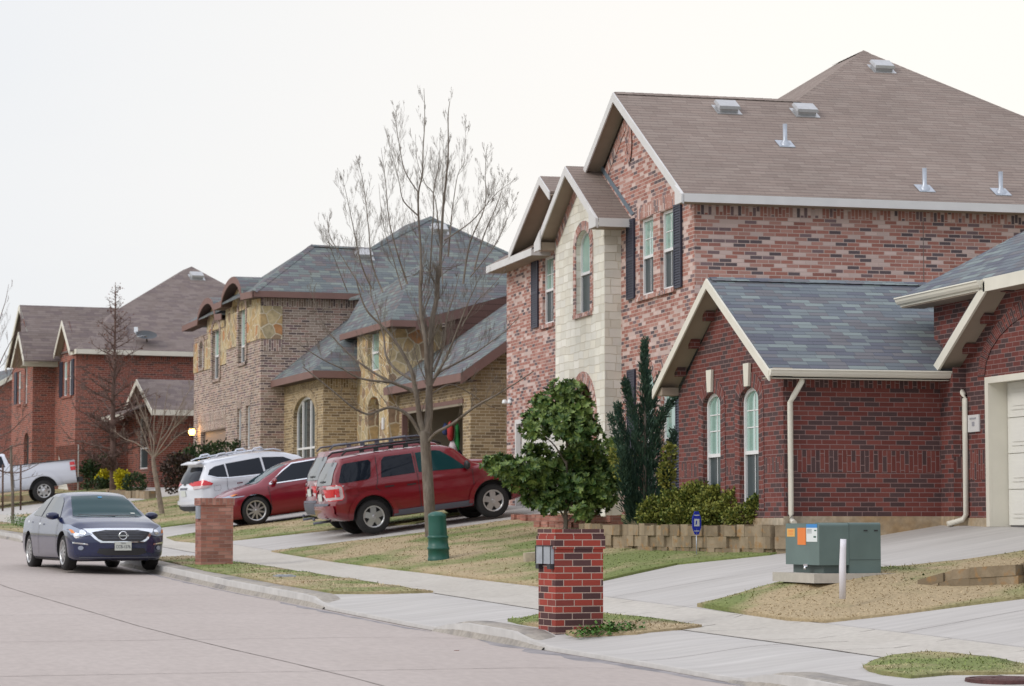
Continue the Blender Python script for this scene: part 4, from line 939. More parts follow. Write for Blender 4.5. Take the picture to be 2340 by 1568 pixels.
sill(f3, h3, 'x', 0, yA0 - .1, yA1 + .1, zA0, 'taupe_brick'); sill(f3, h3, 'x', XL, wB[0] - .1, wB[1] + .1, zB0, 'taupe_brick'); sill(f3, h3, 'x', XL, wC[0] - .1, wC[1] + .1, zC0, 'taupe_brick')
mb = MB(f3); mb.box((XL + .14, GR[0], G3 + .3), (XL + .18, GR[1], zG)); mb.build('garage_door', M['door_tan'], h3)
# open garage interior
gi = MB(f3); a, b, c0, c1, t = -14.6, -8.5, X3 + .16, 8.5, 4.6
for q in ([(c0, a, 2.2), (c1, a, 2.2), (c1, b, 2.2), (c0, b, 2.2)], [(c0, a, t), (c1, a, t), (c1, b, t), (c0, b, t)], [(c1, a, 2.2), (c1, b, 2.2), (c1, b, t), (c1, a, t)], [(c0, a, 2.2), (c1, a, 2.2), (c1, a, t), (c0, a, t)], [(c0, b, 2.2), (c1, b, 2.2), (c1, b, t), (c0, b, t)]): gi.face(q)
gi.box((X3 - .02, -14.35, 4.34), (X3 + .1, -8.8, 4.42))
gi.build('garage_interior', M['garage_wall'], h3)
mb = MB(f3); mb.box((X3 - .03, -14.42, 4.395), (X3 + .12, -8.74, 4.5)); mb.box((X3 - .03, -8.82, 2.2), (X3 + .12, -8.74, 4.394)); mb.build('door_frame', M['brown_trim'], h3)
# siding dormer
XD = 3.3; yD = f3.hx(1025, 830, XD)[0]
sd_ = MB(f3)
dw = sorted(f3.hx(p, 790, XD)[0] for p in (980, 1016)); zw1, zw0 = f3.hx(998, 751, XD)[1], f3.hx(998, 828, XD)[1]; DWN = [(dw[0], zw0), (dw[1], zw0), (dw[1], zw1), (dw[0], zw1)]
zt_ = f3.hx(1010, 712, XD)[1]; wall(sd_, 'x', XD, [(yD, 5.2), (Y2, 5.2), (Y2, zt_), (yD, zt_)], [DWN], .05)
pl_ = lambda px, py: f3.hy(px, py, yD)
q1, q2, q3, q4 = pl_(1025, 845), pl_(1175, 735), pl_(1175, 672), pl_(1025, 712)
sd_.face([(q1[0], yD, q1[1] - .5), (q2[0], yD, q2[1] - .5), (q3[0], yD, q3[1]), (q4[0], yD, q4[1])])
sd_.build('siding', M['siding'], h3)
mb = MB(f3); mb.box((XD - .06, yD - .03, 5.4), (XD + .02, yD + .16, f3.hx(1025, 716, XD)[1])); mb.box((XD - .06, dw[0] - .15, zw0 - .18), (XD + .01, dw[1] + .15, zw0)); mb.build('trim', M['brown_trim'], h3)
window(f3, h3, 'x', XD, DWN, rail=(zw0 + zw1) / 2, dep=.04, fw=.05, vbars=((dw[0] + dw[1]) / 2,), low='glass')
# roofs
rf = MB(f3); fa = MB(f3); sf = MB(f3)
k3 = .7227; nl3 = (0, -k3, 1); e0 = (-.35, -.4, 8.36); hp = lambda x, y: f3.plane(x, y, nl3, e0)
RL = Vector((1.99, 1.94, 8.36 + k3 * 2.34)); VR = hp(845, 567); PK3 = hp(983, 495); RR = hp(1175, 583)
slab_roof(rf, [e0, (RR.x + .3, -.4, 8.36), RR, PK3, VR, RL])
slab_roof(rf, [e0, RL, (-.35, 4.6, 8.36)]); slab_roof(rf, [(-.35, 4.6, 8.36), RL, VR, (VR.x, 5.2, 8.3)])
p2 = f3.hx(925, 515, PK3.x); P2 = Vector((PK3.x, p2[0], p2[1])); slab_roof(rf, [VR, PK3, P2]); slab_roof(rf, [PK3, RR, (RR.x, P2.y + 1, RR.z - .2), P2])
board(fa, (-.33, -.38, 8.35), (4.6, -.38, 8.35), .18, .03, (0, -1, 0)); eave_soffit(sf, [(-.33, -.38, 8.2), (4.6, -.38, 8.2), (4.6, .02, 8.2), (-.33, .02, 8.2)])
def arched(xr, xw, xb, flat0, a0, pk, a1, flat1):
    """eave that rises in a round arch: points (y,z) on plane xr"""
    pts = [flat0, a0]; m = pk[0]
    for i in range(1, 12):
        t = i / 12
        if t < .5: u = t * 2; y = a0[0] + (m - a0[0]) * (1 - math.cos(u * math.pi / 2)) ** .85; z = a0[1] + (pk[1] - a0[1]) * math.sin(u * math.pi / 2)
        else: u = (1 - t) * 2; y = a1[0] + (m - a1[0]) * (1 - math.cos(u * math.pi / 2)) ** .85; z = a1[1] + (pk[1] - a1[1]) * math.sin(u * math.pi / 2)
        pts.append((y, z))
    pts += [a1, flat1]
    for a, b in zip(pts, pts[1:]):
        slab_roof(rf, [(xr, a[0], a[1]), (xb, a[0], a[1]), (xb, b[0], b[1]), (xr, b[0], b[1])], .04); board(fa, (xr, a[0], a[1] - .01), (xr, b[0], b[1] - .01), .20, .03, (-1, 0, 0))
        sf.prism([(xr, a[0], a[1] - .18), (xw, a[0], a[1] - .18), (xw, b[0], b[1] - .18), (xr, b[0], b[1] - .18)], (0, 0, -.02))
    # stone tympanum under the arch
    for a, b in zip(pts[1:-1], pts[2:-1]): wall(ss2, 'x', xw - .03, [(a[0], min(a0[1], a1[1]) - .4), (b[0], min(a0[1], a1[1]) - .4), (b[0], b[1] - .2), (a[0], a[1] - .2)])
ss2 = MB(f3)
h = lambda x, y, a: f3.hx(x, y, a)
arched(-.35, 0, 1.6, (-.4, 8.35), h(551.6, 670, -.35), h(531.7, 632.4, -.35), h(506.8, 687, -.35), h(488, 695.4, -.35))
arched(XL - .35, XL, 2.2, h(507, 716, XL - .35), h(492, 718, XL - .35), h(473.8, 680, XL - .35), h(452, 729, XL - .35), h(417.3, 744.6, XL - .35))
ss2.build('stone_gable', M['field_stone'], h3)
a_ = h(417.3, 744.6, XL - .35); b_ = h(452, 729, XL - .35)
slab_roof(rf, [(XL - .35, a_[0], a_[1]), (XL - .35, yr, a_[1] + .05), (2.4, yr, a_[1] + 1.5), (2.4, a_[0] - 1.5, a_[1] + 1.5)])
# wing slope R, tower slope, hip returns
xv, zv = f3.hy(887, 655, 0); kR = (zv - 5.7) / (xv - .32)
R_ = lambda x, y, dz=0: (x, y, 5.7 + kR * (x - .32) + dz)
hipx = 2.6
slab_roof(rf, [R_(.32, .0), R_(.32, -5.4), R_(.32 + hipx, -5.4 + hipx), R_(4.6, -2.0), R_(4.6, .0)])
slab_roof(rf, [R_(.32, -5.4), (XT + .01, -5.4, 5.7), (2.9, -5.4, 5.7), R_(.32 + hipx, -5.4 + hipx)])
board(fa, (.33, .0, 5.69), (.33, -5.4, 5.69), .20, .03, (-1, 0, 0)); board(fa, (.30, -5.39, 5.69), (XT, -5.39, 5.69), .20, .03, (0, -1, 0))
eave_soffit(sf, [(.33, 0, 5.52), (.33, -5.39, 5.52), (XW + .01, -5.39, 5.52), (XW + .01, 0, 5.52)]); eave_soffit(sf, [(XW, -5.39, 5.51), (XT, -5.39, 5.51), (XT, -4.95, 5.51), (XW, -4.95, 5.51)])
XE = 1.52; ta = f3.hx(778, 760, XE); tb = f3.hx(894, 735, XE); zt3 = (ta[1] + tb[1]) / 2; kk = (f3.plane(942, 632, nl3, (XE, tb[0], zt3)))
TT = Vector(kk); kT = (TT.z - zt3) / (TT.x - XE)
T_ = lambda x, y: (x, y, zt3 + kT * (x - XE))
slab_roof(rf, [(XE, ta[0], zt3), (XE, tb[0], zt3), TT, T_(TT.x, -1.2), T_(TT.x, 0.05), T_(XE + 1.0, ta[0] + 1.6)])
hp2 = lambda x, y: f3.plane(x, y, nl3, (XE, tb[0], zt3))
b1, b2, b3 = hp2(950, 731), hp2(1178, 670), hp2(1178, 588)
slab_roof(rf, [(XE, tb[0], zt3), (b1.x, tb[0], zt3), b2, b3, TT])
board(fa, (XE, ta[0], zt3 - .01), (XE, tb[0], zt3 - .01), .17, .03, (-1, 0, 0)); board(fa, (XE - .02, tb[0] + .01, zt3 - .01), (b1.x, tb[0] + .01, zt3 - .01), .17, .03, (0, -1, 0)); board(fa, b1, b2, .26, .04, (0, -1, 0), drop=.02)
eave_soffit(sf, [(XE, ta[0], zt3 - .15), (XE, tb[0], zt3 - .15), (b1.x, tb[0], zt3 - .15), (b1.x, ta[0], zt3 - .15)])
# garage roof
g = lambda x, y: (x, y, 5.08 + kg * (x - 1.6))
slab_roof(rf, [g(1.6, -8.3), g(1.6, -15.56), g(8, -15.56), g(8, -8.3)], .06)
board(fa, (1.61, -8.3, 5.07), (1.61, -15.56, 5.07), .20, .03, (-1, 0, 0)); board(fa, Vector(g(1.58, -15.54)) + Vector((0, 0, -.01)), Vector(g(8, -15.54)) + Vector((0, 0, -.01)), .26, .03, (0, -1, 0))
eave_soffit(sf, [(1.61, -8.3, 4.9), (1.61, -15.5, 4.9), (X3, -15.5, 4.9), (X3, -8.3, 4.9)])
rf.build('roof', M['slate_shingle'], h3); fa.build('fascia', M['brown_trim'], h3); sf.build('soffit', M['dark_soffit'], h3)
cp = MB(f3); cap(cp, e0, RL, .15); cap(cp, RL, VR, .15); cap(cp, VR, PK3, .15); cap(cp, PK3, RR, .15); cp.build('ridge_cap', M['slate_shingle'], h3)
for px, py in ((832, 585), (1004, 527)): box_vent(f3, h3, hp(px, py), None, k3, 1.1)
mb = MB(f3); y, z = f3.hx(877, 968, XT); mb.box((XT - .04, y - .09, z - .16), (XT - .005, y + .09, z + .16)); mb.build('number_plaque', M['trim_white'], h3)

# ============================================================ the far brick house
f4 = Frame((7.81, 97.19), 8.0)
h4 = thing('brick_house', f4.W((3, 2, 2.7)), 'two storey orange red brick house with three narrow white edged gables behind the bare cypress', 'house', 'brick houses along the street')
wl = MB(f4); G4 = 1.9; H_ = lambda x, y, a: f4.hx(x, y, a)
w1 = sorted(H_(p, 860, 0)[0] for p in (145, 153)); w2 = sorted(H_(p, 860, 0)[0] for p in (157, 164)); ZW0, ZW1 = 6.32, 7.66
gd = sorted(H_(p, 1060, 0)[0] for p in (128, 171)); zgd = H_(150, 1018, 0)[1]
HW = [[(a, ZW0), (b, ZW0), (b, ZW1), (a, ZW1)] for a, b in (w1, w2)] + [[(gd[0], 2.3), (gd[1], 2.3), (gd[1], zgd), (gd[0], zgd)]]
wall(wl, 'x', 0, [(0, G4), (3.65, G4), (3.65, 8.0), (2.4, 8.6), (1.3, 9.2), (0, 8.0)], HW, .1)
wall(wl, 'y', 0, [(0, G4), (10, G4), (10, 7.95), (0, 7.95)]); soldier(wl, 'y', 0, 0, 10, 7.65, 7.95)
X4 = -.88
v1 = sorted(H_(p, 860, X4)[0] for p in (57, 62)); v2 = sorted(H_(p, 870, X4)[0] for p in (41, 47)); n1 = sorted(H_(p, 1000, X4)[0] for p in (55, 66))
W4 = [arch(v1[0], v1[1], 6.15, 7.55, .15), [(v2[0], 6.2), (v2[1], 6.2), (v2[1], 7.5), (v2[0], 7.5)], arch(n1[0], n1[1], 2.4, 4.7, .3)]
wall(wl, 'x', X4, [(3.65, G4), (7.75, G4), (7.75, 7.6), (5.6, 9.6), (3.65, 7.6)], W4, .12); wall(wl, 'y', 3.65, [(X4, G4), (0, G4), (0, 7.75), (X4, 7.75)])
wl.face([(X4, 7.75, G4), (8, 7.75, G4), (8, 7.75, 7.6), (X4, 7.75, 7.6)])
wf = [f4.hy(292, 1000, 0)[0]]; XW4 = 2.05; yf = H_(346, 1000, XW4)[0]
ww = sorted(H_(p, 1000, XW4)[0] for p in (318, 338)); WN = [(ww[0], H_(328, 1072, XW4)[1]), (ww[1], H_(328, 1072, XW4)[1]), (ww[1], H_(328, 953, XW4)[1]), (ww[0], H_(328, 953, XW4)[1])]
pkw = H_(313, 866, XW4 - .35); rfw = H_(348, 936, XW4 - .35); lfw = H_(283, 947, XW4 - .35)
wall(wl, 'x', XW4, [(yf, G4 - .3), (0, G4 - .3), (0, rfw[1] - .1), (pkw[0], pkw[1] - .25), (yf, rfw[1] - .1)], [WN], .1); wall(wl, 'y', yf, [(XW4, G4 - .3), (9, G4 - .3), (9, rfw[1] - .05), (XW4, rfw[1] - .05)])
soldier(wl, 'y', yf, XW4, 9, rfw[1] - .35, rfw[1] - .06)
wl.build('wall', M['far_brick'], h4)
for O in HW[:2]: window(f4, h4, 'x', 0, O, rail=6.98, dep=.08, fw=.05)
window(f4, h4, 'x', X4, W4[0], rail=6.85, dep=.08, fw=.06); window(f4, h4, 'x', X4, W4[1], rail=6.85, dep=.08, fw=.06); window(f4, h4, 'x', XW4, WN, rail=(WN[0][1] + WN[2][1]) / 2 - .2, dep=.08, fw=.06, mats=('vinyl', 'glass_dark'))
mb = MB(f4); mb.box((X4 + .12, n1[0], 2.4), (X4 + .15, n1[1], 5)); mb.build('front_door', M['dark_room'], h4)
for a, b in ((138, 144), (165, 170)):
    y = sorted(H_(p, 860, 0)[0] for p in (a, b)); shutter(f4, h4, 0, y[0], y[1], 6.3, 7.68)
y = sorted(H_(p, 870, X4)[0] for p in (35, 40)); shutter(f4, h4, X4, y[0], y[1], 6.2, 7.5)
sill(f4, h4, 'x', 0, w2[0] - .1, w1[1] + .1, 6.32, 'far_brick'); sill(f4, h4, 'x', X4, v1[0] - .1, v1[1] + .1, 6.15, 'far_brick'); sill(f4, h4, 'x', X4, v2[0] - .1, v2[1] + .1, 6.2, 'far_brick')
mb = MB(f4); mb.box((.11, gd[0], 2.3), (.15, gd[1], zgd))
for r_ in range(4): mb.box((.09, gd[0] + .05, 2.35 + r_ * .52), (.109, gd[1] - .05, 2.83 + r_ * .52))
mb.build('garage_door', M['door_white'], h4)
rf = MB(f4); fa = MB(f4); sf = MB(f4); k4 = .55; e4 = (-.06, -.4, 8.02); hp = lambda x, y: f4.plane(x, y, (0, -k4, 1), e4)
A, B_, Cc, D_ = hp(272, 705), hp(438, 609), hp(520, 653), hp(170, 792)
slab_roof(rf, [e4, (12, -.4, 8.02), Cc, B_, A])
q = f4.hx(418, 617, B_.x); PB4 = Vector((B_.x, q[0], q[1])); slab_roof(rf, [A, B_, PB4]); slab_roof(rf, [e4, A, (A.x, 3.4, A.z), (-.06, 3.4, 8.02)])
slab_roof(rf, [B_, Cc, (Cc.x, PB4.y + 2, Cc.z), PB4])
kL = .72; eL = (X4 - .5, 3.2, 7.74); hl = lambda x, y: f4.plane(x, y, (0, -kL, 1), eL)
L1, L2, L3 = hl(45, 697), hl(272, 704), hl(166, 795)
slab_roof(rf, [eL, (.3, 3.2, 7.74), L3, L2, L1])
lf4 = f4.hx(14, 838, L1.x); slab_roof(rf, [L1, L2, (L2.x, lf4[0], lf4[1]), (L1.x, lf4[0], lf4[1])])
board(fa, L1, (L1.x, lf4[0], lf4[1]), .22, .04, (-1, 0, 0)); board(fa, L1, (L1.x, 4.0, L1.z - (L1.y - 4.0) * kL), .22, .04, (-1, 0, 0))
sf.prism([(L1.x, L1.y, L1.z - .12), (X4 + .02, L1.y, L1.z - .12), (X4 + .02, lf4[0], lf4[1] - .12), (L1.x, lf4[0], lf4[1] - .12)], (0, 0, -.03))
sf.prism([(L1.x, L1.y, L1.z - .12), (X4 + .02, L1.y, L1.z - .12), (X4 + .02, 3.65, L1.z - .12 - (L1.y - 3.65) * kL), (L1.x, 3.65, L1.z - .12 - (L1.y - 3.65) * kL)], (0, 0, -.03))
a, b, c = f4.hx(55, 822, X4 - .55), f4.hx(43, 758, X4 - .55), f4.hx(26, 835, X4 - .55); gable(rf, fa, sf, X4 - .55, X4, X4 + 1.6, a, b, c, fh=.2)
board(fa, (X4 - .5, 3.21, 7.73), (.15, 3.21, 7.73), .2, .03, (0, -1, 0)); eave_soffit(sf, [(X4 - .5, 3.21, 7.56), (.0, 3.21, 7.56), (.0, 3.66, 7.56), (X4 - .5, 3.66, 7.56)])
a, b, c = f4.hx(160, 799, -.25), f4.hx(142, 732, -.25), f4.hx(124, 808, -.25); gable(rf, fa, sf, -.25, 0, 2.2, a, b, c, fh=.2)
board(fa, (-.05, -.39, 8.01), (12, -.39, 8.01), .18, .03, (0, -1, 0)); board(fa, (-.06, -.4, 8.01), (-.06, .6, 8.01), .18, .03, (-1, 0, 0)); eave_soffit(sf, [(-.05, -.39, 7.85), (12, -.39, 7.85), (12, .02, 7.85), (-.05, .02, 7.85)])
R4, P4, Q4 = rfw, pkw, lfw
gable(rf, fa, sf, XW4 - .35, XW4, 9, R4, P4, (P4[0] * 2 - R4[0], R4[1]), fh=.2); board(fa, (XW4 - .33, R4[0] + .02, R4[1]), (9, R4[0] + .02, R4[1]), .2, .03, (0, -1, 0))
pe = f4.hx(283, 945, 1.0), f4.hx(183, 975, 1.0)
slab_roof(rf, [(1.0, pe[0][0], pe[0][1]), (1.0, pe[1][0], pe[0][1]), (3.0, pe[1][0], pe[0][1] + .8), (3.0, pe[0][0], pe[0][1] + .8)]); board(fa, (1.0, pe[0][0], pe[0][1]), (1.0, pe[1][0], pe[0][1]), .2, .03, (-1, 0, 0))
rf.build('roof', M['far_shingle'], h4); fa.build('fascia', M['trim_cream'], h4); sf.build('soffit', M['soffit'], h4)
box_vent(f4, h4, hp(449, 634), None, k4, 1.2)
# a further house past it at the left edge
f5 = Frame((1.5, 128), 12)
h5 = thing('brick_house', f5.W((2, 2, 3)), 'small brick house with grey roof at the far left edge, behind bare branches', 'house', 'brick houses along the street')
wl = MB(f5); rf = MB(f5); fa = MB(f5)
wall(wl, 'x', 0, [(-2, 2), (9, 2), (9, 5.6), (-2, 5.6)], [[(1, 3.4), (2, 3.4), (2, 5), (1, 5)]]); wall(wl, 'y', -2, [(0, 2), (12, 2), (12, 5.6), (6, 9), (0, 5.6)])
slab_roof(rf, [(-.5, -2.4, 5.5), (-.5, 9.4, 5.5), (6, 9.4, 9.2), (6, -2.4, 9.2)]); slab_roof(rf, [(12.5, -2.4, 5.5), (6, -2.4, 9.2), (6, 9.4, 9.2), (12.5, 9.4, 5.5)])
board(fa, (-.5, -2.4, 5.5), (6, -2.4, 9.2), .25, .05, (0, -1, 0)); board(fa, (12.5, -2.4, 5.5), (6, -2.4, 9.2), .25, .05, (0, -1, 0)); board(fa, (-.5, -2.4, 5.5), (-.5, 9.4, 5.5), .25, .05, (-1, 0, 0))
wl.build('wall', M['far_brick'], h5); rf.build('roof', M['slate_shingle'], h5); fa.build('fascia', M['trim_cream'], h5)
window(f5, h5, 'x', 0, [(1, 3.4), (2, 3.4), (2, 5), (1, 5)], rail=4.2)
# ------------------------------------------------------------ vegetation
def rdir(): 
    z = random.uniform(-1, 1); a = random.uniform(0, 6.283); r_ = math.sqrt(1 - z * z); return Vector((r_ * math.cos(a), r_ * math.sin(a), z))
def grow(mb, p, d, ln_, r_, lvl, up=.25, wig=.18, kids=(4, 3), spread=.75, n=5):
    """a branch with side twigs"""
    pts = [p]; rad = [r_]; steps = 5 if lvl > 0 else 4; q = Vector(p); d = d.normalized()
    dirs = []
    for i in range(steps):
        d = (d + rdir() * wig * .5 + Vector((0, 0, up * .28))).normalized(); q = q + d * ln_ / steps; pts.append(q.copy()); rad.append(max(.0013, r_ * (1 - .85 * (i + 1) / steps))); dirs.append(d.copy())
    mb.tube(pts, rad, n if lvl > 0 else 3, cap=False)
    if lvl > 0:
        for j in range(kids[lvl - 1] if lvl <= len(kids) else 4):
            t = random.uniform(.15, .95); i = min(steps - 1, int(t * steps)); a = pts[i].lerp(pts[i + 1], t * steps - i)
            s_ = rdir(); s_ = (s_ - dirs[i] * s_.dot(dirs[i])).normalized()
            grow(mb, a, dirs[i] + s_ * spread, ln_ * random.uniform(.3, .55) * (1.1 - .5 * t), rad[i] * .55, lvl - 1, up, wig, kids, spread, 4)
def limb(mb, twig, pts, r0, r1, d0, off, kids=7, tl=1.0, lvl=1, up=.35, start=.3, tr=.5):
    """a limb through photo points at depth d0..d0+off, clothed with twigs"""
    n = len(pts); P3 = [at(x, y, d0 + off * (i / max(1, n - 1))) for i, (x, y) in enumerate(pts)]
    # smooth
    Q = []
    for i in range(n - 1):
        a, b, c, d = P3[max(i - 1, 0)], P3[i], P3[i + 1], P3[min(i + 2, n - 1)]
        for k in range(4):
            t = k / 4; Q.append(.5 * ((2 * b) + (c - a) * t + (2 * a - 5 * b + 4 * c - d) * t * t + (3 * b - a - 3 * c + d) * t ** 3))
    Q.append(P3[-1]); m = len(Q); rad = [max(.003, r0 + (r1 - r0) * (i / (m - 1)) ** .8) for i in range(m)]
    mb.tube(Q, rad, 8 if r0 > .05 else 6)
    for j in range(kids):
        t = random.uniform(start, 1.0); i = min(m - 2, int(t * (m - 1))); dr = (Q[i + 1] - Q[i]).normalized(); s_ = rdir(); s_ = (s_ - dr * s_.dot(dr)).normalized()
        grow(twig, Q[i], dr * .8 + s_ * .75 + Vector((0, 0, .3)), tl * random.uniform(.45, 1.05) * (1.12 - .85 * t), max(.0024, rad[i] * tr * .8), lvl, .6, .11, (6, 5), .5)
# the bare street tree in the middle
tp = gp(985, 1229); D0 = (tp - C0).dot(Fv)
tree = thing('bare_tree', tp, 'tall leafless many branched tree on the lawn, its trunk in front of the red suv', 'tree')
tk = MB(); tw = MB()
c4 = lambda *z: [((1000 + x / 2.24) / 1.641, (1000 + y / 2.24) / 1.641) for x, y in z]
c7 = lambda *z: [((1150 + x / 1.96) / 1.641, (300 + y / 1.96) / 1.641) for x, y in z]
limb(tk, tw, [(985, 1236), (981, 1150), (975, 1060), (971, 1000), (970, 985)], .125, .10, D0, 0, 0)
S = [
 (c4((1330, 1410), (1290, 1300), (1270, 1150), (1245, 1020), (1225, 900), (1160, 760), (1060, 600), (960, 490), (850, 380), (790, 250), (740, 60)), .07, .012, -.5, 9),
 (c4((1340, 1400), (1362, 1250), (1365, 1050), (1370, 850), (1378, 650), (1390, 450), (1430, 250), (1440, 0)) + c7((975, 1450), (990, 1180), (1002, 950), (1022, 760), (1040, 550), (1040, 270), (1052, 160)), .09, .006, .3, 26),
 (c4((1368, 1000), (1345, 860), (1338, 650), (1300, 420), (1290, 200), (1300, 20)) + c7((843, 1500), (838, 1250), (822, 1000), (822, 830), (850, 690), (856, 500), (868, 300), (862, 62)), .055, .006, -.2, 26),
 (c4((1345, 1490), (1420, 1400), (1560, 1320), (1760, 1170), (1900, 1095), (2060, 1000), (2240, 880)), .042, .012, -1.2, 8),
 (c4((1300, 1420), (1190, 1250), (1060, 1185), (950, 1205), (850, 1240), (720, 1180), (600, 1080), (440, 950), (300, 840)), .04, .012, -.8, 10),
 (c4((1240, 1040), (1080, 985), (940, 915), (840, 850), (720, 760), (600, 640), (500, 520), (420, 360), (360, 150)), .035, .007, .5, 13),
 (c4((1235, 960), (1080, 860), (1000, 740), (985, 600), (940, 430), (880, 260), (860, 60)), .034, .01, 1.0, 9),
 (c4((1225, 1050), (1060, 975), (900, 960), (760, 930), (640, 860), (470, 780), (250, 640)), .032, .010, -1.0, 10),
 (c4((1370, 1020), (1440, 900), (1560, 830), (1720, 745), (1860, 650), (2000, 545), (2120, 420)), .032, .007, .8, 12),
 (c4((1410, 930), (1500, 780), (1560, 640), (1640, 430), (1720, 240), (1800, 60)), .034, .008, -.6, 10),
 (c4((1400, 880), (1490, 650), (1510, 450), (1570, 250), (1620, 60)), .03, .008, 1.1, 9),
 (c4((1640, 500), (1760, 300), (1880, 180), (2010, 20)), .014, .005, -.3, 8),
 (c4((1400, 1060), (1540, 990), (1700, 1060), (1850, 1160), (2060, 1230)), .016, .004, .7, 6),
 (c7((822, 1000), (712, 890), (682, 760), (642, 600), (600, 455)), .016, .004, -.4, 10),
 (c7((822, 830), (722, 670), (682, 480), (660, 340), (658, 215)), .014, .003, .3, 9),
 (c7((740, 1500), (660, 1250), (606, 1030), (580, 750), (547, 500)), .022, .004, -.6, 13),
 (c7((560, 1560), (480, 1350), (456, 1100), (416, 760), (370, 580)), .02, .004, .5, 14),
 (c7((480, 1540), (400, 1350), (342, 1080), (300, 880), (262, 715)), .02, .004, -.5, 14),
 (c7((420, 1560), (260, 1300), (170, 1150), (150, 1000)), .014, .003, .2, 9),
 (c7((300, 1560), (200, 1300), (135, 1130)), .012, .003, -.8, 8),
 (c7((1040, 1300), (1065, 1000), (1075, 920), (1110, 700), (1160, 590), (1168, 330)), .018, .003, .8, 13),
 (c7((1150, 1500), (1200, 1200), (1310, 930), (1312, 700), (1322, 520)), .022, .003, -.4, 13),
 (c7((1010, 1180), (1200, 1050), (1310, 930), (1400, 830), (1515, 745)), .016, .003, .4, 9),
 (c7((1230, 1400), (1300, 1150), (1385, 950), (1445, 780), (1460, 690)), .018, .003, 1.2, 11),
 (c7((1200, 1450), (1360, 1250), (1450, 1080), (1532, 870)), .014, .003, -.9, 10),
 (c7((900, 1500), (930, 1000), (935, 800), (975, 600), (978, 420)), .018, .003, 1.0, 12),
 (c7((1000, 1500), (950, 900), (870, 760), (810, 580), (800, 400)), .014, .003, -.7, 9),
 (c7((1002, 950), (1000, 700), (1010, 400)), .008, .003, .4, 7),
 (c7((700, 1540), (640, 1330), (560, 1050), (530, 760)), .014, .003, .9, 9),
]
for pts, r0, r1, off, kids in S: limb(tk, tw, pts, r0 * 1.0, r1 * .8, D0, off, kids=int(kids * 1.6), tl=1.05, lvl=2, start=.12, tr=.28)
tk.build('trunk', M['bark'], tree, recalc=False); tw.build('crown', M['bark'], tree, recalc=False)
# the bare cypress before the far house
tp = gp(258, 1122); D0 = (tp - C0).dot(Fv); mpx = D0 / FOC
tree = thing('bare_tree', tp, 'leafless reddish cypress with a straight trunk and tiers of side branches before the far house', 'tree')
tk = MB(); tw = MB(); dl = MB()
limb(tk, tw, [(259, 1128), (259, 1050), (258, 950), (261, 850), (263, 750), (264, 650)], .17, .012, D0, 0, 0)
for i in range(74):
    t = (i + random.random()) / 74; y = 1085 - 430 * t; b = at(259 + 5 * t, y, D0); L_ = (128 * (1 - t) ** .75 * min(1, .5 + t * 3) + 8) * mpx * random.uniform(.7, 1.12)
    a = random.uniform(0, 6.283); d = Vector((math.cos(a), math.sin(a), .10 + .4 * t))
    q = b; pts = [q]
    for k in range(6): d = (d + Vector((0, 0, .05)) + rdir() * .08).normalized(); q = q + d * L_ / 6; pts.append(q)
    r_ = .042 * (1 - t) + .010; tk.tube(pts, [r_ * (1 - .8 * k / 6) for k in range(7)], 5, cap=False)
    for _ in range(int(9 + 8 * (1 - t))):
        k = random.randint(1, 5); f = random.random(); p = pts[k].lerp(pts[k + 1], f); grow(tw, p, d * .5 + rdir() * .8, L_ * random.uniform(.2, .42), r_ * .42, 1, .1, .3, (4, 2), .8)
        if random.random() < .5:
            e = p + rdir() * .22; s_ = .035; u, v = rdir() * s_, rdir() * s_; kk = len(dl.v); dl.v += [e - u, e + v, e + u, e - v]; dl.f.append((kk, kk + 1, kk + 2, kk + 3)); dl.uv.append([(0, 0)] * 4); dl.mi.append(0); dl.sm.append(False)
tk.build('trunk', M['bark_red'], tree, recalc=False); tw.build('crown', M['bark_red'], tree, recalc=False); dl.build('foliage', M['dry_leaf'], tree, recalc=False)
# small pale tree with a fan of thin shoots
tp = gp(372, 1176); D0 = (tp - C0).dot(Fv)
tree = thing('bare_tree', tp, 'small leafless tree with a pale leaning trunk left of the white suv', 'tree')
tk = MB(); tw = MB()
limb(tk, tw, [(371, 1180), (363, 1130), (354, 1080), (351, 1058), (350, 1045)], .085, .055, D0, 0, 0)
for pts in ([(350, 1048), (338, 1020), (326, 985), (312, 950), (296, 915)], [(350, 1048), (344, 1005), (336, 960), (331, 925), (328, 893)], [(351, 1048), (352, 1010), (352, 970), (356, 930), (360, 890)], [(352, 1046), (364, 1010), (372, 975), (377, 930), (385, 880)],
            [(353, 1045), (372, 1015), (392, 985), (406, 955), (418, 920)], [(353, 1045), (378, 1025), (402, 1000), (426, 985), (452, 975)], [(364, 1010), (384, 985), (400, 950), (425, 905), (440, 880)], [(350, 1045), (330, 1025), (306, 1010), (285, 1003), (262, 985)], [(392, 985), (415, 960), (445, 930)], [(352, 1010), (340, 980), (320, 930), (300, 880)]):
    limb(tk, tw, pts, .026, .006, D0, random.uniform(-.7, .7), kids=9, tl=.95, lvl=2, start=.2, tr=.35)
tk.build('trunk', M['bark_pale'], tree, recalc=False); tw.build('crown', M['bark_pale'], tree, recalc=False)
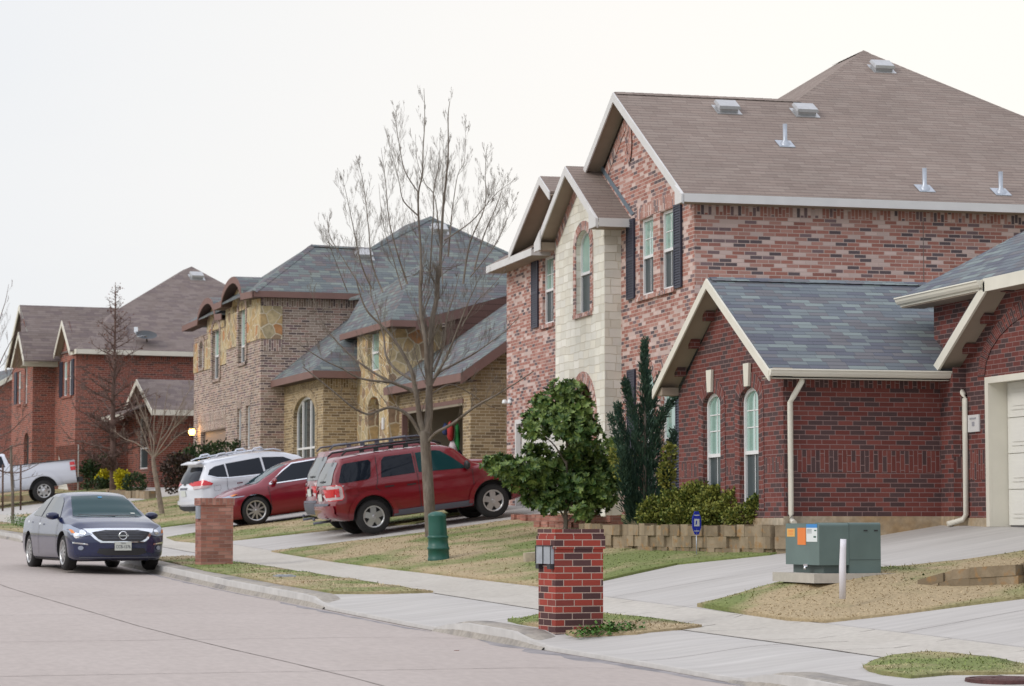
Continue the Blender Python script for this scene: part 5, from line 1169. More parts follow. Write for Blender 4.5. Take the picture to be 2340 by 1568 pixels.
# bare tree at the left edge and the staked sapling under it
tp = gp(-18, 1205); D0 = (tp - C0).dot(Fv) - 2
tree = thing('bare_tree', at(-20, 1200, D0), 'dark leafless branches of a tree reaching in over the left edge', 'tree')
tk = MB(); tw = MB()
limb(tk, tw, [(-40, 1200), (-42, 1100), (-40, 1000)], .12, .10, D0, 0, 0)
for pts in ([(-40, 1010), (-20, 940), (10, 880), (38, 835), (58, 790)], [(-40, 990), (-25, 900), (0, 830), (25, 780), (45, 745)], [(-40, 1000), (-25, 880), (-12, 800), (0, 730), (12, 690), (20, 650)], [(-40, 1020), (-10, 1000), (25, 985), (60, 950), (95, 930)], [(-40, 1030), (-10, 1040), (30, 1020), (75, 1010), (110, 985)], [(-40, 1040), (0, 1075), (40, 1080), (80, 1065), (110, 1040)]):
    limb(tk, tw, pts, .03, .004, D0, random.uniform(-.6, .6), kids=10, tl=1.2, lvl=2, start=.25, tr=.35)
tk.build('trunk', M['bark_red'], tree, recalc=False); tw.build('crown', M['bark_red'], tree, recalc=False)
tp = gp(28, 1196); D0 = (tp - C0).dot(Fv)
tree = thing('sapling', tp, 'thin grey sapling trunk standing in the kerb strip near the white pickup', 'tree')
tk = MB(); tw = MB()
limb(tk, tw, [(29, 1198), (29, 1130), (26, 1070), (25, 1018)], .055, .04, D0, 0, 0)
for pts in ([(27, 1085), (45, 1070), (80, 1060), (100, 1040)], [(27, 1060), (12, 1040), (-5, 1030)], [(28, 1100), (60, 1092), (100, 1085)], [(27, 1075), (8, 1085), (-8, 1098)]): limb(tk, tw, pts, .012, .004, D0, .3, kids=6, tl=.5, lvl=1, start=.2)
tk.build('trunk', M['bark'], tree, recalc=False); tw.build('crown', M['bark_red'], tree, recalc=False)
for k, (x, y) in enumerate(((6, 1168), (47, 1166))):
    p = at(x, y, D0 + .3); mb = MB(); mb.tube([p, at(x + .5, 1062, D0 + .3)], .032, 6); tag(mb.build('tree_stake', M['bark_red']), ('wooden stake left of the grey sapling', 'wooden stake right of the grey sapling')[k], 'stake', 'stakes beside the sapling')

def leafq(mb, c, d, n, ln_, wd, fold=.25):
    """one pointed leaf: 4 corner faces folded on the midrib"""
    s_ = d.cross(n)
    if s_.length < 1e-4: return
    s_.normalize(); up = s_.cross(d).normalized() * wd * fold; k = len(mb.v)
    mb.v += [c, c + d * ln_ * .35 + s_ * wd * .85 + up, c + d * ln_ * .7 + s_ * wd * .95 + up, c + d * ln_, c + d * ln_ * .7 - s_ * wd * .95 + up, c + d * ln_ * .35 - s_ * wd * .85 + up]
    mb.f += [(k, k + 1, k + 2, k + 3), (k, k + 3, k + 4, k + 5)]; mb.uv += [[(0, 0)] * 4] * 2; mb.mi += [0, 0]; mb.sm += [False, False]
def lump(mb, c, r_, n, ln_, wd, per=1, rosette=False, shell=.35, upb=.3):
    for _ in range(n):
        o = rdir(); f = 1 - shell * random.random() ** 1.5; p = c + Vector((o.x * r_[0], o.y * r_[1], o.z * r_[2])) * f
        p += rdir() * min(r_) * .12
        ax = (o + Vector((0, 0, upb)) + rdir() * .5).normalized()
        if rosette:
            a0 = random.uniform(0, 6.28); s1 = ax.cross(Vector((.3, .2, .9))).normalized(); s2 = ax.cross(s1); m = random.randint(6, 9); tilt = random.uniform(.25, .8)
            for k in range(m):
                a = a0 + 2 * math.pi * k / m; d = (ax * tilt + (s1 * math.cos(a) + s2 * math.sin(a)) * (1 - tilt * .4)).normalized(); leafq(mb, p, d, ax, ln_ * random.uniform(.75, 1.15), wd * random.uniform(.85, 1.1))
        else:
            for k in range(per): leafq(mb, p + rdir() * ln_ * .6, (ax + rdir() * .8).normalized(), rdir(), ln_ * random.uniform(.7, 1.2), wd)
# magnolia with big glossy leaves
D0 = 47.0; sc_ = D0 / FOC; bp = at(1292, 1207, D0)
tree = thing('magnolia_tree', bp, 'glossy broad leaved evergreen tree with two tiers of foliage behind the red brick mailbox', 'tree')
tk = MB(); cw = MB()
ml = [(1292, 893, 38, 26), (1258, 925, 46, 32), (1322, 940, 36, 42), (1232, 968, 44, 30), (1290, 965, 55, 38), (1335, 990, 42, 36), (1215, 985, 18, 16), (1228, 1032, 30, 18), (1325, 1030, 44, 26),
      (1128, 1060, 24, 14), (1145, 1062, 34, 20), (1165, 1068, 40, 26), (1150, 1072, 30, 16), (1205, 1075, 46, 30), (1265, 1070, 60, 34), (1330, 1068, 58, 34), (1385, 1048, 42, 32), (1410, 1066, 30, 26), (1420, 1048, 22, 18), (1405, 1020, 22, 14), (1425, 1085, 18, 16), (1235, 1110, 52, 30), (1290, 1110, 62, 32), (1350, 1105, 60, 34), (1395, 1095, 34, 28),
      (1228, 1140, 34, 22), (1255, 1150, 34, 22), (1345, 1145, 52, 28), (1375, 1130, 34, 24), (1330, 1172, 24, 18), (1300, 1135, 44, 24), (1190, 1100, 34, 20), (1175, 1085, 30, 20)]
for x, y, rx, ry in ml:
    c = at(x, y, D0 + random.uniform(-.55, .55)); lump(cw, c, (rx * sc_, rx * sc_ * .95, ry * sc_), int(12 + rx * ry * .062), .118, .024, rosette=True, shell=.6)
limb(tk, cw, [(1292, 1215), (1293, 1180), (1291, 1120), (1296, 1040), (1292, 960), (1292, 900)], .05, .012, D0, 0, 0)
for pts in ([(1292, 1190), (1270, 1150), (1230, 1110), (1165, 1075)], [(1292, 1170), (1330, 1120), (1390, 1065)], [(1293, 1195), (1312, 1178), (1345, 1150)], [(1294, 1060), (1260, 1010), (1215, 985)], [(1294, 1040), (1320, 1000), (1335, 960)]): limb(tk, cw, pts, .022, .006, D0, .1, 0)
tk.build('trunk', M['bark'], tree, recalc=False); cw.build('crown', M['magnolia_leaf'], tree, recalc=False)
# juniper: upright feathery spires
D0 = 43.2; sc_ = D0 / FOC
tree = thing('juniper', at(1472, 1203, D0), 'dark green upright juniper with ragged spires between the pink and red brick houses', 'shrub')
tk = MB(); cw = MB()
limb(tk, cw, [(1472, 1205), (1474, 1100), (1474, 950), (1475, 800)], .05, .01, D0, 0, 0)
SP = [((1474, 1190), (1474, 1000), (1478, 880), (1475, 785), 26, 2), ((1460, 1190), (1440, 1080), (1415, 1010), (1396, 950), 24, 4), ((1455, 1120), (1435, 1020), (1418, 965), (1411, 925), 20, 4), ((1468, 1060), (1452, 970), (1436, 905), (1428, 870), 18, 4),
      ((1480, 1080), (1495, 990), (1520, 935), (1548, 900), 18, 3), ((1482, 1000), (1488, 930), (1498, 890), (1512, 858), 14, 3), ((1488, 1180), (1510, 1090), (1530, 1030), (1540, 985), 26, 5), ((1478, 1190), (1490, 1090), (1500, 1010), (1508, 950), 28, 5),
      ((1452, 1195), (1432, 1140), (1424, 1080), (1420, 1030), 24, 5), ((1495, 1195), (1512, 1150), (1520, 1110), (1526, 1070), 22, 6), ((1470, 1195), (1462, 1100), (1458, 1010), (1462, 930), 32, 5), ((1466, 1200), (1450, 1160), (1445, 1120), (1440, 1070), 26, 6), ((1476, 940), (1476, 880), (1470, 830), (1474, 775), 12, 2)]
for a, b, c, d, w0, w1 in SP:
    off = random.uniform(-.45, .45); P4 = [at(x, y, D0 + off * i / 3) for i, (x, y) in enumerate((a, b, c, d))]
    for i in range(360):
        t = random.random() ** .9 * 3; j = min(2, int(t)); f = t - j; p = P4[j].lerp(P4[j + 1], f); dr = (P4[j + 1] - P4[j]).normalized(); wd = (w0 + (w1 - w0) * t / 3) * sc_ * (.45 + .5 * abs(math.sin(i * 1.7)))
        o = rdir(); o = (o - dr * o.dot(dr)); p = p + o * wd * random.uniform(.25, 1.0)
        d = (dr * 1.1 + o * .65 + rdir() * .25).normalized()
        for _ in range(3): leafq(cw, p + rdir() * .05, (d + rdir() * .3).normalized(), rdir(), random.uniform(.07, .15) * (1.25 - .25 * t), .009)
tk.build('trunk', M['bark'], tree, recalc=False); cw.build('crown', M['juniper_leaf'], tree, recalc=False)
def bush(name, label, mat, lumps, dens, ln_, wd, group=None, cat='shrub', per=2, shell=.4):
    x, y, rx, ry, d = lumps[0]; root = thing(name, at(x, y + ry, d), label, cat, group); cw = MB(); tk = MB()
    for x, y, rx, ry, d in lumps:
        s_ = d / FOC; lump(cw, at(x, y, d), (rx * s_, rx * s_ * .8, ry * s_), int(rx * ry * dens), ln_, wd, per=per, shell=shell)
    x, y, rx, ry, d = lumps[0]
    for a in (-.3, 0, .25): tk.tube([at(x, y + ry, d), at(x + a * rx, y, d), at(x + 2 * a * rx, y - ry * .4, d)], [.02, .012, .005], 5)
    tk.build('stem', M['bark'], root, recalc=False); cw.build('foliage', M[mat], root, recalc=False); return root
bush('shrub', 'yellow green shrub between the juniper and the red brick gable', 'lime_leaf', [(1530, 1040, 14, 28, 42.8), (1524, 1085, 18, 28, 42.8), (1410, 1040, 18, 22, 45.6), (1425, 1075, 16, 24, 45.6)], .32, .06, .02)
bush('hedge', 'rounded olive green hedge along the red brick gable wall above the stone edging', 'hedge_leaf', [(1500, 1172, 42, 34, 41.0), (1545, 1160, 44, 42, 40.7), (1590, 1150, 46, 46, 40.3), (1640, 1154, 50, 40, 39.9), (1690, 1156, 48, 38, 39.2), (1742, 1168, 36, 34, 38.3), (1570, 1182, 60, 26, 40.0), (1640, 1180, 60, 28, 39.4), (1710, 1182, 56, 26, 38.6), (1490, 1190, 30, 18, 40.8), (1610, 1128, 30, 20, 40.6), (1660, 1130, 36, 20, 40.2)], .42, .055, .017, cat='hedge', per=3)
bush('shrub', 'dark red tinged bush beside the white suv and the lit wall lamp', 'holly_leaf', [(470, 1040, 52, 24, 79.3), (520, 1030, 50, 20, 79.3), (565, 1022, 40, 16, 79.4), (435, 1055, 36, 26, 79), (600, 1026, 18, 14, 79)], .22, .11, .035)
bush('shrub', 'low brown red bush left of the white suv', 'red_leaf', [(398, 1072, 28, 34, 77.5), (392, 1100, 18, 26, 77.3), (420, 1060, 24, 24, 77.6)], .25, .10, .035)
bush('round_shrub', 'round dark clipped shrub right of the cypress trunk', 'holly_leaf', [(308, 1106, 25, 25, 91)], .7, .09, .03)
bush('flowering_shrub', 'bright yellow flowering shrub right of the cypress trunk', 'yellow_leaf', [(280, 1098, 14, 18, 92.3), (274, 1086, 10, 12, 92.3), (286, 1088, 9, 10, 92.3)], .9, .09, .035, 'yellow flowering shrubs')
bush('flowering_shrub', 'bright yellow flowering shrub left of the cypress trunk', 'yellow_leaf', [(236, 1092, 14, 8, 95.5), (240, 1082, 9, 10, 95.5), (228, 1090, 8, 6, 95.5)], .9, .09, .035, 'yellow flowering shrubs')
bush('shrub', 'low grey green bush under the left yellow flowers', 'holly_leaf', [(220, 1108, 32, 13, 95), (245, 1106, 20, 12, 95)], .5, .10, .035)
bush('shrub', 'dark spreading evergreen shrub before the far garage', 'holly_leaf', [(222, 1070, 32, 22, 96), (205, 1076, 20, 14, 96), (240, 1060, 22, 20, 96)], .4, .11, .035)
# ------------------------------------------------------------ vehicles
def paint(name, c, rough=.22, metal=.35): return plain(name, c, rough, metal=metal, spec=.4, coat=.8)
M['paint_blue'] = paint('paint_blue', (.010, .017, .062), .22, 0); M['paint_white'] = paint('paint_white', (.66, .68, .72), .3, 0)
M['paint_maroon'] = paint('paint_maroon', (.175, .004, .011), .28, 0); M['paint_red'] = paint('paint_red', (.19, .004, .016), .28, 0); M['paint_white2'] = paint('paint_white2', (.62, .65, .72), .35, 0)
M['car_glass'] = plain('car_glass', (.010, .014, .022), .03, spec=.4, ior=1.35); M['teal_glass'] = plain('teal_glass', (.010, .045, .05), .05, spec=.35, ior=1.32)
M['bright_glass'] = plain('bright_glass', (.03, .04, .04), .02, spec=1, ior=2.6)
M['tyre'] = plain('tyre', (.018, .017, .017), .85, bump=.3, nscale=60); M['rim'] = plain('rim', (.50, .50, .50), .3, metal=.8); M['rim_dark'] = plain('rim_dark', (.02, .02, .02), .5)
M['trim_black'] = plain('trim_black', (.022, .022, .025), .55); M['trim_grey'] = plain('trim_grey', (.10, .105, .13), .5); M['chrome'] = plain('chrome', (.75, .77, .80), .12, metal=1)
M['lamp_clear'] = plain('lamp_clear', (.30, .34, .42), .18, spec=.6, metal=.2); M['lamp_red'] = plain('lamp_red', (.55, .012, .02), .15, spec=.8); M['lamp_amber'] = plain('lamp_amber', (.7, .22, .04), .2); M['lamp_white'] = plain('lamp_white', (.52, .42, .42), .25)
M['plate'] = plain('plate', (.58, .60, .55), .5); M['plate_ink'] = plain('plate_ink', (.02, .025, .05), .6); M['blue_tag'] = plain('blue_tag', (.02, .25, .5), .4)
def cr4(a, b, c, d, t): return .5 * ((2 * b) + (c - a) * t + (2 * a - 5 * b + 4 * c - d) * t * t + (3 * b - a - 3 * c + d) * t ** 3)
class Car:
    def __init__(s, name, label, cat, S, paintm, pos, rz, pitch=0, group=None, roll=0):
        s.S = S; s.root = thing(name, pos, label, cat, group); s.root.rotation_euler = (roll, -pitch, rz); s.pm = M[paintm]
        s.shell()
    def T(s, key, x): return s.lerpS(x, s.S[key])
    def lerpS(s, x, P):
        # smooth interpolation through the table
        if x <= P[0][0]: return P[0][1]
        if x >= P[-1][0]: return P[-1][1]
        for i in range(len(P) - 1):
            if x <= P[i + 1][0]:
                t = (x - P[i][0]) / (P[i + 1][0] - P[i][0]); t2 = t * t * (3 - 2 * t) * .35 + t * .65
                return P[i][1] + (P[i + 1][1] - P[i][1]) * t2
    def section(s, x):
        S = s.S; w_ = s.T('hw', x); zb = s.T('zb', x); zt = s.T('top', x); zbl = min(s.T('belt', x), zt - .03); rw = s.T('rw', x); re_ = s.T('redge', x)
        zm = S['zmax']; K = [(0, zb), (w_ * .80, zb), (w_ * .965, zb + .10), (w_, zm), (w_ * .985, (zm + zbl) / 2 + .02), (w_ * S.get('bw', .94), zbl), (rw, max(zbl + .012, zt - re_)), (rw * .80, zt - .012 - re_ * .12), (rw * .4, zt), (0, zt + .004)]
        o = []; n = len(K)
        for i in range(n - 1):
            a, b, c, d = (K[max(i - 1, 0)], K[i], K[i + 1], K[min(i + 2, n - 1)])
            m = 4
            for k in range(m):
                t = k / m; lin = S.get('crisp', .35)
                o.append(tuple(cr4(a[j], b[j], c[j], d[j], t) * (1 - lin) + (b[j] + (c[j] - b[j]) * t) * lin for j in (0, 1)))
        o.append(K[-1]); o[0] = (0, zb); return o
    def shift(s, x, y, z):
        """rounds the nose and tail in plan and in profile"""
        S = s.S; hw = s.S['W'] / 2; u = min(1, abs(y) / hw)
        xn, xt = S['nose_x'], S['tail_x']
        if x > xn - .75:
            f = (x - (xn - .75)) / .75; f = f * f; x -= f * (S['nose_plan'] * u ** 2.6 + s.lerpS(z, S['nose_prof']))
        if x < xt + .75:
            f = ((xt + .75) - x) / .75; f = f * f; x += f * (S['tail_plan'] * u ** 3 + s.lerpS(z, S['tail_prof']))
        return x
    def shell(s):
        S = s.S; n = 64; xs = [S['tail_x'] + (S['nose_x'] - S['tail_x']) * i / n for i in range(n + 1)]
        rings = []
        for x in xs:
            h = s.section(x); full = [(-y, z) for y, z in h[::-1]][:-1] + h[:-1]   # closed loop from top round the bottom
            full = [(y, z) for y, z in h] + [(-y, z) for y, z in h[-2:0:-1]]
            rings.append([(s.shift(x, y, z), y, z) for y, z in full])
        v = [p for r_ in rings for p in r_]; m = len(rings[0]); f = []
        for i in range(n):
            for k in range(m): a, b = i * m + k, i * m + (k + 1) % m; f.append((a, b, b + m, a + m))
        for end, x in ((0, xs[0]), (n, xs[-1])):
            base = [(y, z) for _, y, z in rings[end]]; zc = sum(z for _, z in base) / m; prev = [end * m + k for k in range(m)]
            for q in (.93, .8, .6, .35, .12):
                k0 = len(v)
                for y, z in base: yy, zz = y * q, zc + (z - zc) * q; v.append((s.shift(x, yy, zz), yy, zz))
                cur = list(range(k0, k0 + m))
                for k in range(m): g_ = (prev[k], prev[(k + 1) % m], cur[(k + 1) % m], cur[k]); f.append(g_ if end else g_[::-1])
                prev = cur
            f.append(tuple(prev))
        me = bpy.data.meshes.new('body'); me.from_pydata(v, [], f)
        bm = bmesh.new(); bm.from_mesh(me); bmesh.ops.remove_doubles(bm, verts=bm.verts, dist=1e-4); bmesh.ops.recalc_face_normals(bm, faces=bm.faces); bm.to_mesh(me); bm.free()
        me.materials.append(s.pm); me.materials.append(M['trim_black'])
        tmp = bpy.data.objects.new('tmp', me); col.objects.link(tmp); cuts = []
        for ax in (S['fx'], S['rx']):
            for sd in (-1, 1):
                cb = bmesh.new(); bmesh.ops.create_cone(cb, cap_ends=True, segments=40, radius1=S['arch'], radius2=S['arch'], depth=.5, matrix=Matrix.Translation((ax, sd * (S['W'] / 2 + .02), S['r'] + .02)) @ Matrix.Rotation(R(90), 4, 'X'))
                cm = bpy.data.meshes.new('cut'); cb.to_mesh(cm); cb.free(); cm.materials.append(M['trim_black']); co = bpy.data.objects.new('cut', cm); col.objects.link(co); cuts.append(co)
                md = tmp.modifiers.new('b', 'BOOLEAN'); md.operation = 'DIFFERENCE'; md.object = co; md.solver = 'EXACT'; md.material_mode = 'TRANSFER'
        dg = bpy.context.evaluated_depsgraph_get(); dg.update(); fm = bpy.data.meshes.new_from_object(tmp.evaluated_get(dg))
        for o in cuts + [tmp]:
            d = o.data; bpy.data.objects.remove(o); bpy.data.meshes.remove(d)
        fm.polygons.foreach_set('use_smooth', [True] * len(fm.polygons)); fm.set_sharp_from_angle(angle=R(38)); fm.name = 'body'
        s.body = bpy.data.objects.new('body', fm); col.objects.link(s.body); s.body.parent = s.root
        s.bvh = BVHTree.FromPolygons([tuple(q.co) for q in fm.vertices], [tuple(p.vertices) for p in fm.polygons])
    def drape(s, name, mat, poly, side, parent=None, off=.007, step=.05, th=0):
        """panel laid on the body: poly in (x,z) for 'L','R', (y,z) for 'F','B', (x,y) for 'T'"""
        v2, tri = gridpoly(poly, step); v = []; ok = []
        for a, b in v2:
            o, d = {'L': ((a, 3, b), (0, -1, 0)), 'R': ((a, -3, b), (0, 1, 0)), 'F': ((5, a, b), (-1, 0, 0)), 'B': ((-5, a, b), (1, 0, 0)), 'T': ((a, b, 4), (0, 0, -1))}[side]
            h = s.bvh.ray_cast(Vector(o), Vector(d))
            if h[0] is None: v.append(Vector(o)); ok.append(False)
            else: v.append(h[0] - Vector(d) * off * .5 + (h[1] if h[1].dot(Vector(d)) < 0 else -h[1]) * off * .7); ok.append(True)
        tri = [t for t in tri if all(ok[i] for i in t)]
        me = bpy.data.meshes.new(name); me.from_pydata([tuple(q) for q in v], [], tri)
        bm = bmesh.new(); bm.from_mesh(me)
        for w_ in [w_ for w_ in bm.verts if not w_.link_faces]: bm.verts.remove(w_)
        bmesh.ops.recalc_face_normals(bm, faces=bm.faces); bm.to_mesh(me); bm.free()
        me.materials.append(M[mat]); me.polygons.foreach_set('use_smooth', [True] * len(me.polygons))
        o = bpy.data.objects.new(name, me); col.objects.link(o); o.parent = parent or s.root; return o
    def strip(s, name, mat, line, w_, side, parent=None, off=.008):
        P = [Vector(p) for p in line]; A = []; B = []
        for i, p in enumerate(P):
            t = (P[min(i + 1, len(P) - 1)] - P[max(i - 1, 0)]).normalized(); nn = Vector((-t.y, t.x)) * w_ / 2; A.append(tuple(p + nn)); B.append(tuple(p - nn))
        return s.drape(name, mat, A + B[::-1], side, parent, off, step=.08)
    def mesh(s, name, mb, mat, parent=None):
        org = Vector((0, 0, 0)); o = mb.build(name, M[mat] if isinstance(mat, str) else mat, None); o.parent = parent or s.root; return o
    def wheels(s, spokes, rim_r, style='alloy', w_=.22, rimmat='rim'):
        S = s.S
        for ax in (S['fx'], S['rx']):
            for sd in (-1, 1):
                r_ = S['r']; yo = sd * (S['W'] / 2 - .035); yi = yo - sd * w_
                mb = MB(); pr = [(rim_r, 0), (rim_r + .02, .004), (r_ - .035, -.006), (r_ - .008, -.03), (r_, -.05), (r_, -w_ + .05), (r_ - .03, -w_ + .01), (rim_r, -w_)]
                mb.lathe([(a, yo + sd * b) for a, b in pr], (ax, 0, r_), 'y', 36)
                wh = s.mesh('wheel', mb, 'tyre')
                bk = MB(); bk.lathe([(.0, yo - sd * .07), (rim_r + .005, yo - sd * .07)], (ax, 0, r_), 'y', 28); bk.build
                s.mesh('gap_shade_disc', bk, 'rim_dark', wh)  # near-black backing disc paints in the shade between the spokes
                rm = MB(); rm.lathe([(rim_r + .006, yo + sd * .004), (rim_r - .018, yo + sd * .006), (rim_r - .028, yo - sd * .03), (rim_r - .026, yo - sd * .06)], (ax, 0, r_), 'y', 36)
                c = Vector((ax, yo - sd * .015, r_))
                if style == 'steel':
                    rm.lathe([(.0, yo - sd * .01), (.055, yo - sd * .01), (.07, yo - sd * .03), (rim_r * .55, yo - sd * .02), (rim_r * .6, yo - sd * .045)], (ax, 0, r_), 'y', 30); spn, wi, wo = 7, .10, .05
                else:
                    rm.lathe([(.0, yo - sd * .008), (.05, yo - sd * .008), (.065, yo - sd * .03)], (ax, 0, r_), 'y', 20); spn, wi, wo = spokes
                for k in range(spn):
                    a = 2 * math.pi * k / spn + .3; u = Vector((math.cos(a), 0, math.sin(a))); v = Vector((-math.sin(a), 0, math.cos(a))); r0, r1 = .04, rim_r - .01
                    f_ = Vector((0, sd * .012, 0)); b_ = Vector((0, -sd * .035, 0))
                    if style == 'steel': r0 = rim_r * .5
                    q = [c + u * r0 - v * wi / 2, c + u * r0 + v * wi / 2, c + u * r1 + v * wo / 2, c + u * r1 - v * wo / 2]
                    t_ = [p + f_ * (1 if i < 2 else .3) for i, p in enumerate(q)]; l_ = [p + b_ for p in q]; rm.face(t_); 
                    for i in range(4): j = (i + 1) % 4; rm.face((t_[i], l_[i], l_[j], t_[j]))
                s.mesh('rim', rm, rimmat, wh)
    def mirror(s, x, z, mat, w_=.13, h_=.075):
        for sd in (-1, 1):
            y = s.side_y(x, z) * 1.0; mb = MB(); c = Vector((x + .02, sd * (y + .13), z + .03))
            prof = []
            for i in range(7): a = math.pi * i / 6; prof.append((math.sin(a), math.cos(a)))
            k0 = len(mb.v); nn = 12
            for sn, cs in prof:
                for k in range(nn): b = 2 * math.pi * k / nn; mb.v.append(c + Vector((.075 * sn * math.cos(b) * (1.1 if math.cos(b) > 0 else .6), w_ * cs * sd, h_ * sn * math.sin(b))))
            for i in range(6):
                for k in range(nn): a, b = k0 + i * nn + k, k0 + i * nn + (k + 1) % nn; mb.f.append((a, b, b + nn, a + nn)); mb.uv.append([(0, 0)] * 4); mb.mi.append(0); mb.sm.append(True)
            mb.box((x - .03, sd * (y - .03) if sd > 0 else sd * (y + .05), z - .03), (x + .04, sd * (y + .05) if sd > 0 else sd * (y - .03), z + .01))
            s.mesh('mirror', mb, mat)
    def side_y(s, x, z):
        h = s.bvh.ray_cast(Vector((x, 3, z)), Vector((0, -1, 0))); return h[0].y if h[0] else s.S['W'] / 2
    def handle(s, x, z, mat, sides=('L', 'R'), w_=.16):
        for sd in sides: s.drape('door_handle', mat, [(x - w_ / 2, z - .016), (x + w_ / 2, z - .012), (x + w_ / 2, z + .016), (x - w_ / 2, z + .018)], sd, off=.035)
    def text(s, txt, size, p, rot, mat, parent, sx=1):
        cu = bpy.data.curves.new('t', 'FONT'); cu.body = txt; cu.size = size; cu.align_x = 'CENTER'; cu.align_y = 'CENTER'; cu.extrude = .001
        o = bpy.data.objects.new('t', cu); col.objects.link(o); dg = bpy.context.evaluated_depsgraph_get(); me = bpy.data.meshes.new_from_object(o.evaluated_get(dg)); bpy.data.objects.remove(o); bpy.data.curves.remove(cu)
        m = Matrix.Translation(p) @ rot @ Matrix.Diagonal((sx, 1, 1, 1)); me.transform(m); me.materials.append(M[mat]); me.name = 'lettering'
        q = bpy.data.objects.new('lettering', me); col.objects.link(q); q.parent = parent; return q
def slope(x, y, rz, half=1.35):
    c, s_ = math.cos(rz), math.sin(rz); a, b = H(x + c * half, y + s_ * half), H(x - c * half, y - s_ * half); c2, s2 = -s_, c
    return (a + b) / 2, math.atan2(a - b, 2 * half)
def mirx(P): return [(-a, b) for a, b in P][::-1]

# --- dark blue sedan parked at the kerb
z_ = st(49.2)
SED = dict(W=1.83, nose_x=2.42, tail_x=-2.42, zmax=.60, r=.335, fx=1.44, rx=-1.34, arch=.375, nose_plan=.42, tail_plan=.30, crisp=.3,
  hw=[(-2.42, .80), (-1.9, .89), (-1, .915), (1, .915), (1.9, .90), (2.42, .84)], zb=[(-2.42, .32), (-2.1, .22), (-1, .17), (1.6, .17), (2.2, .19), (2.42, .23)],
  top=[(-2.42, 1.02), (-2.2, 1.10), (-1.75, 1.14), (-1.45, 1.24), (-1.0, 1.40), (-.5, 1.465), (0, 1.47), (.35, 1.43), (.6, 1.36), (1.0, 1.17), (1.28, 1.02), (1.5, .985), (1.9, .91), (2.2, .83), (2.42, .74)],
  belt=[(-2.42, .92), (-1.6, 1.0), (-1, .99), (.6, .93), (1.3, .905), (1.9, .83), (2.42, .70)], rw=[(-2.42, .60), (-1.8, .66), (-1.4, .64), (-1, .60), (0, .60), (.5, .60), (.9, .66), (1.3, .74), (1.9, .70), (2.42, .55)],
  redge=[(-2.42, .03), (-1.75, .03), (-1.2, .05), (-.9, .07), (.5, .07), (.9, .05), (1.35, .02), (2.42, .03)],
  nose_prof=[(.15, .10), (.3, .02), (.55, .0), (.7, .06), (.85, .25), (1.1, .5)], tail_prof=[(.2, .1), (.5, 0), (.85, .05), (1.1, .12)])
c = Car('parked_car', 'dark blue four door sedan parked nose on at the kerb', 'car', SED, 'paint_blue', (4.27, 49.2, z_), R(-81), group=None)
c.wheels((10, .045, .03), .225)
c.drape('windscreen', 'teal_glass', [(-.66, 1.00), (-.30, .985), (.30, .985), (.66, 1.00), (.55, 1.30), (.50, 1.375), (0, 1.40), (-.50, 1.375), (-.55, 1.30)], 'F')
c.drape('rear_window', 'car_glass', [(-.58, 1.17), (.58, 1.17), (.52, 1.38), (-.52, 1.38)], 'B')
for sd in ('L', 'R'):
    gm = 'bright_glass' if sd == 'R' else 'car_glass'
    c.drape('side_window', gm, [(-.38, .99), (.95, .965), (.62, 1.20), (.33, 1.36), (-.38, 1.385)], sd); c.drape('side_window', gm, [(-1.22, 1.03), (-.46, 1.0), (-.46, 1.385), (-.85, 1.36), (-1.15, 1.22)], sd)
    c.strip('door_seam', 'trim_black', [(-.42, .30), (-.42, .98)], .012, sd); c.strip('door_seam', 'trim_black', [(1.02, .32), (1.05, .90)], .012, sd)
    c.strip('sill_trim', 'trim_black', [(-.95, .215), (1.0, .215)], .03, sd)
c.handle(-.20, .86, 'chrome'); c.handle(-1.18, .90, 'chrome'); c.mirror(.86, .98, 'paint_blue')
gr = [(-.54, .70), (-.30, .735), (.30, .735), (.54, .70), (.44, .58), (.36, .545), (-.36, .545), (-.44, .58)]
c.drape('grille_surround', 'chrome', [(-.66, .765), (-.3, .775), (.3, .775), (.66, .765), (.50, .58), (.40, .515), (-.40, .515), (-.50, .58)], 'F', off=.012)
g_ = c.drape('grille', 'trim_black', gr, 'F', off=.022)
for z in (.58, .61, .64, .67, .70): c.strip('grille_bar', 'trim_grey', [(-.48 + abs(.70 - z) * .9, z), (.48 - abs(.70 - z) * .9, z)], .008, 'F', g_, .030)
bm_ = c.bvh.ray_cast(Vector((5, 0, .64)), Vector((-1, 0, 0)))[0]
mb = MB(); mb.lathe([(.062, 0), (.066, .012), (.078, .012), (.082, 0)], (bm_.x + .05, 0, .645), 'x', 28); mb.box((bm_.x + .05, -.10, .632), (bm_.x + .066, .10, .658)); c.mesh('emblem', mb, 'chrome')
for sg in (1, -1):
    f = (lambda P: P) if sg > 0 else mirx
    hl_ = c.drape('headlight', 'lamp_clear', f([(.52, .66), (.70, .625), (.86, .65), (.895, .75), (.87, .86), (.80, .80), (.66, .73)]), 'F', off=.012, step=.03)
    q = [(.685 + .05 * math.cos(a), .70 + .045 * math.sin(a)) for a in [i * math.pi / 6 for i in range(12)]]; c.drape('lamp_lens', 'chrome', f(q), 'F', hl_, off=.02, step=.03)
    c.drape('turn_signal', 'lamp_amber', f([(.80, .68), (.85, .69), (.87, .76), (.83, .74)]), 'F', hl_, off=.02, step=.03)
    c.drape('fog_trim', 'chrome', f([(.60, .475), (.84, .50), (.85, .53), (.62, .50)]), 'F', off=.012, step=.03); q = [(.72 + .045 * math.cos(a), .42 + .04 * math.sin(a)) for a in [i * math.pi / 6 for i in range(12)]]
    c.drape('fog_lamp', 'lamp_clear', f(q), 'F', off=.014, step=.03)
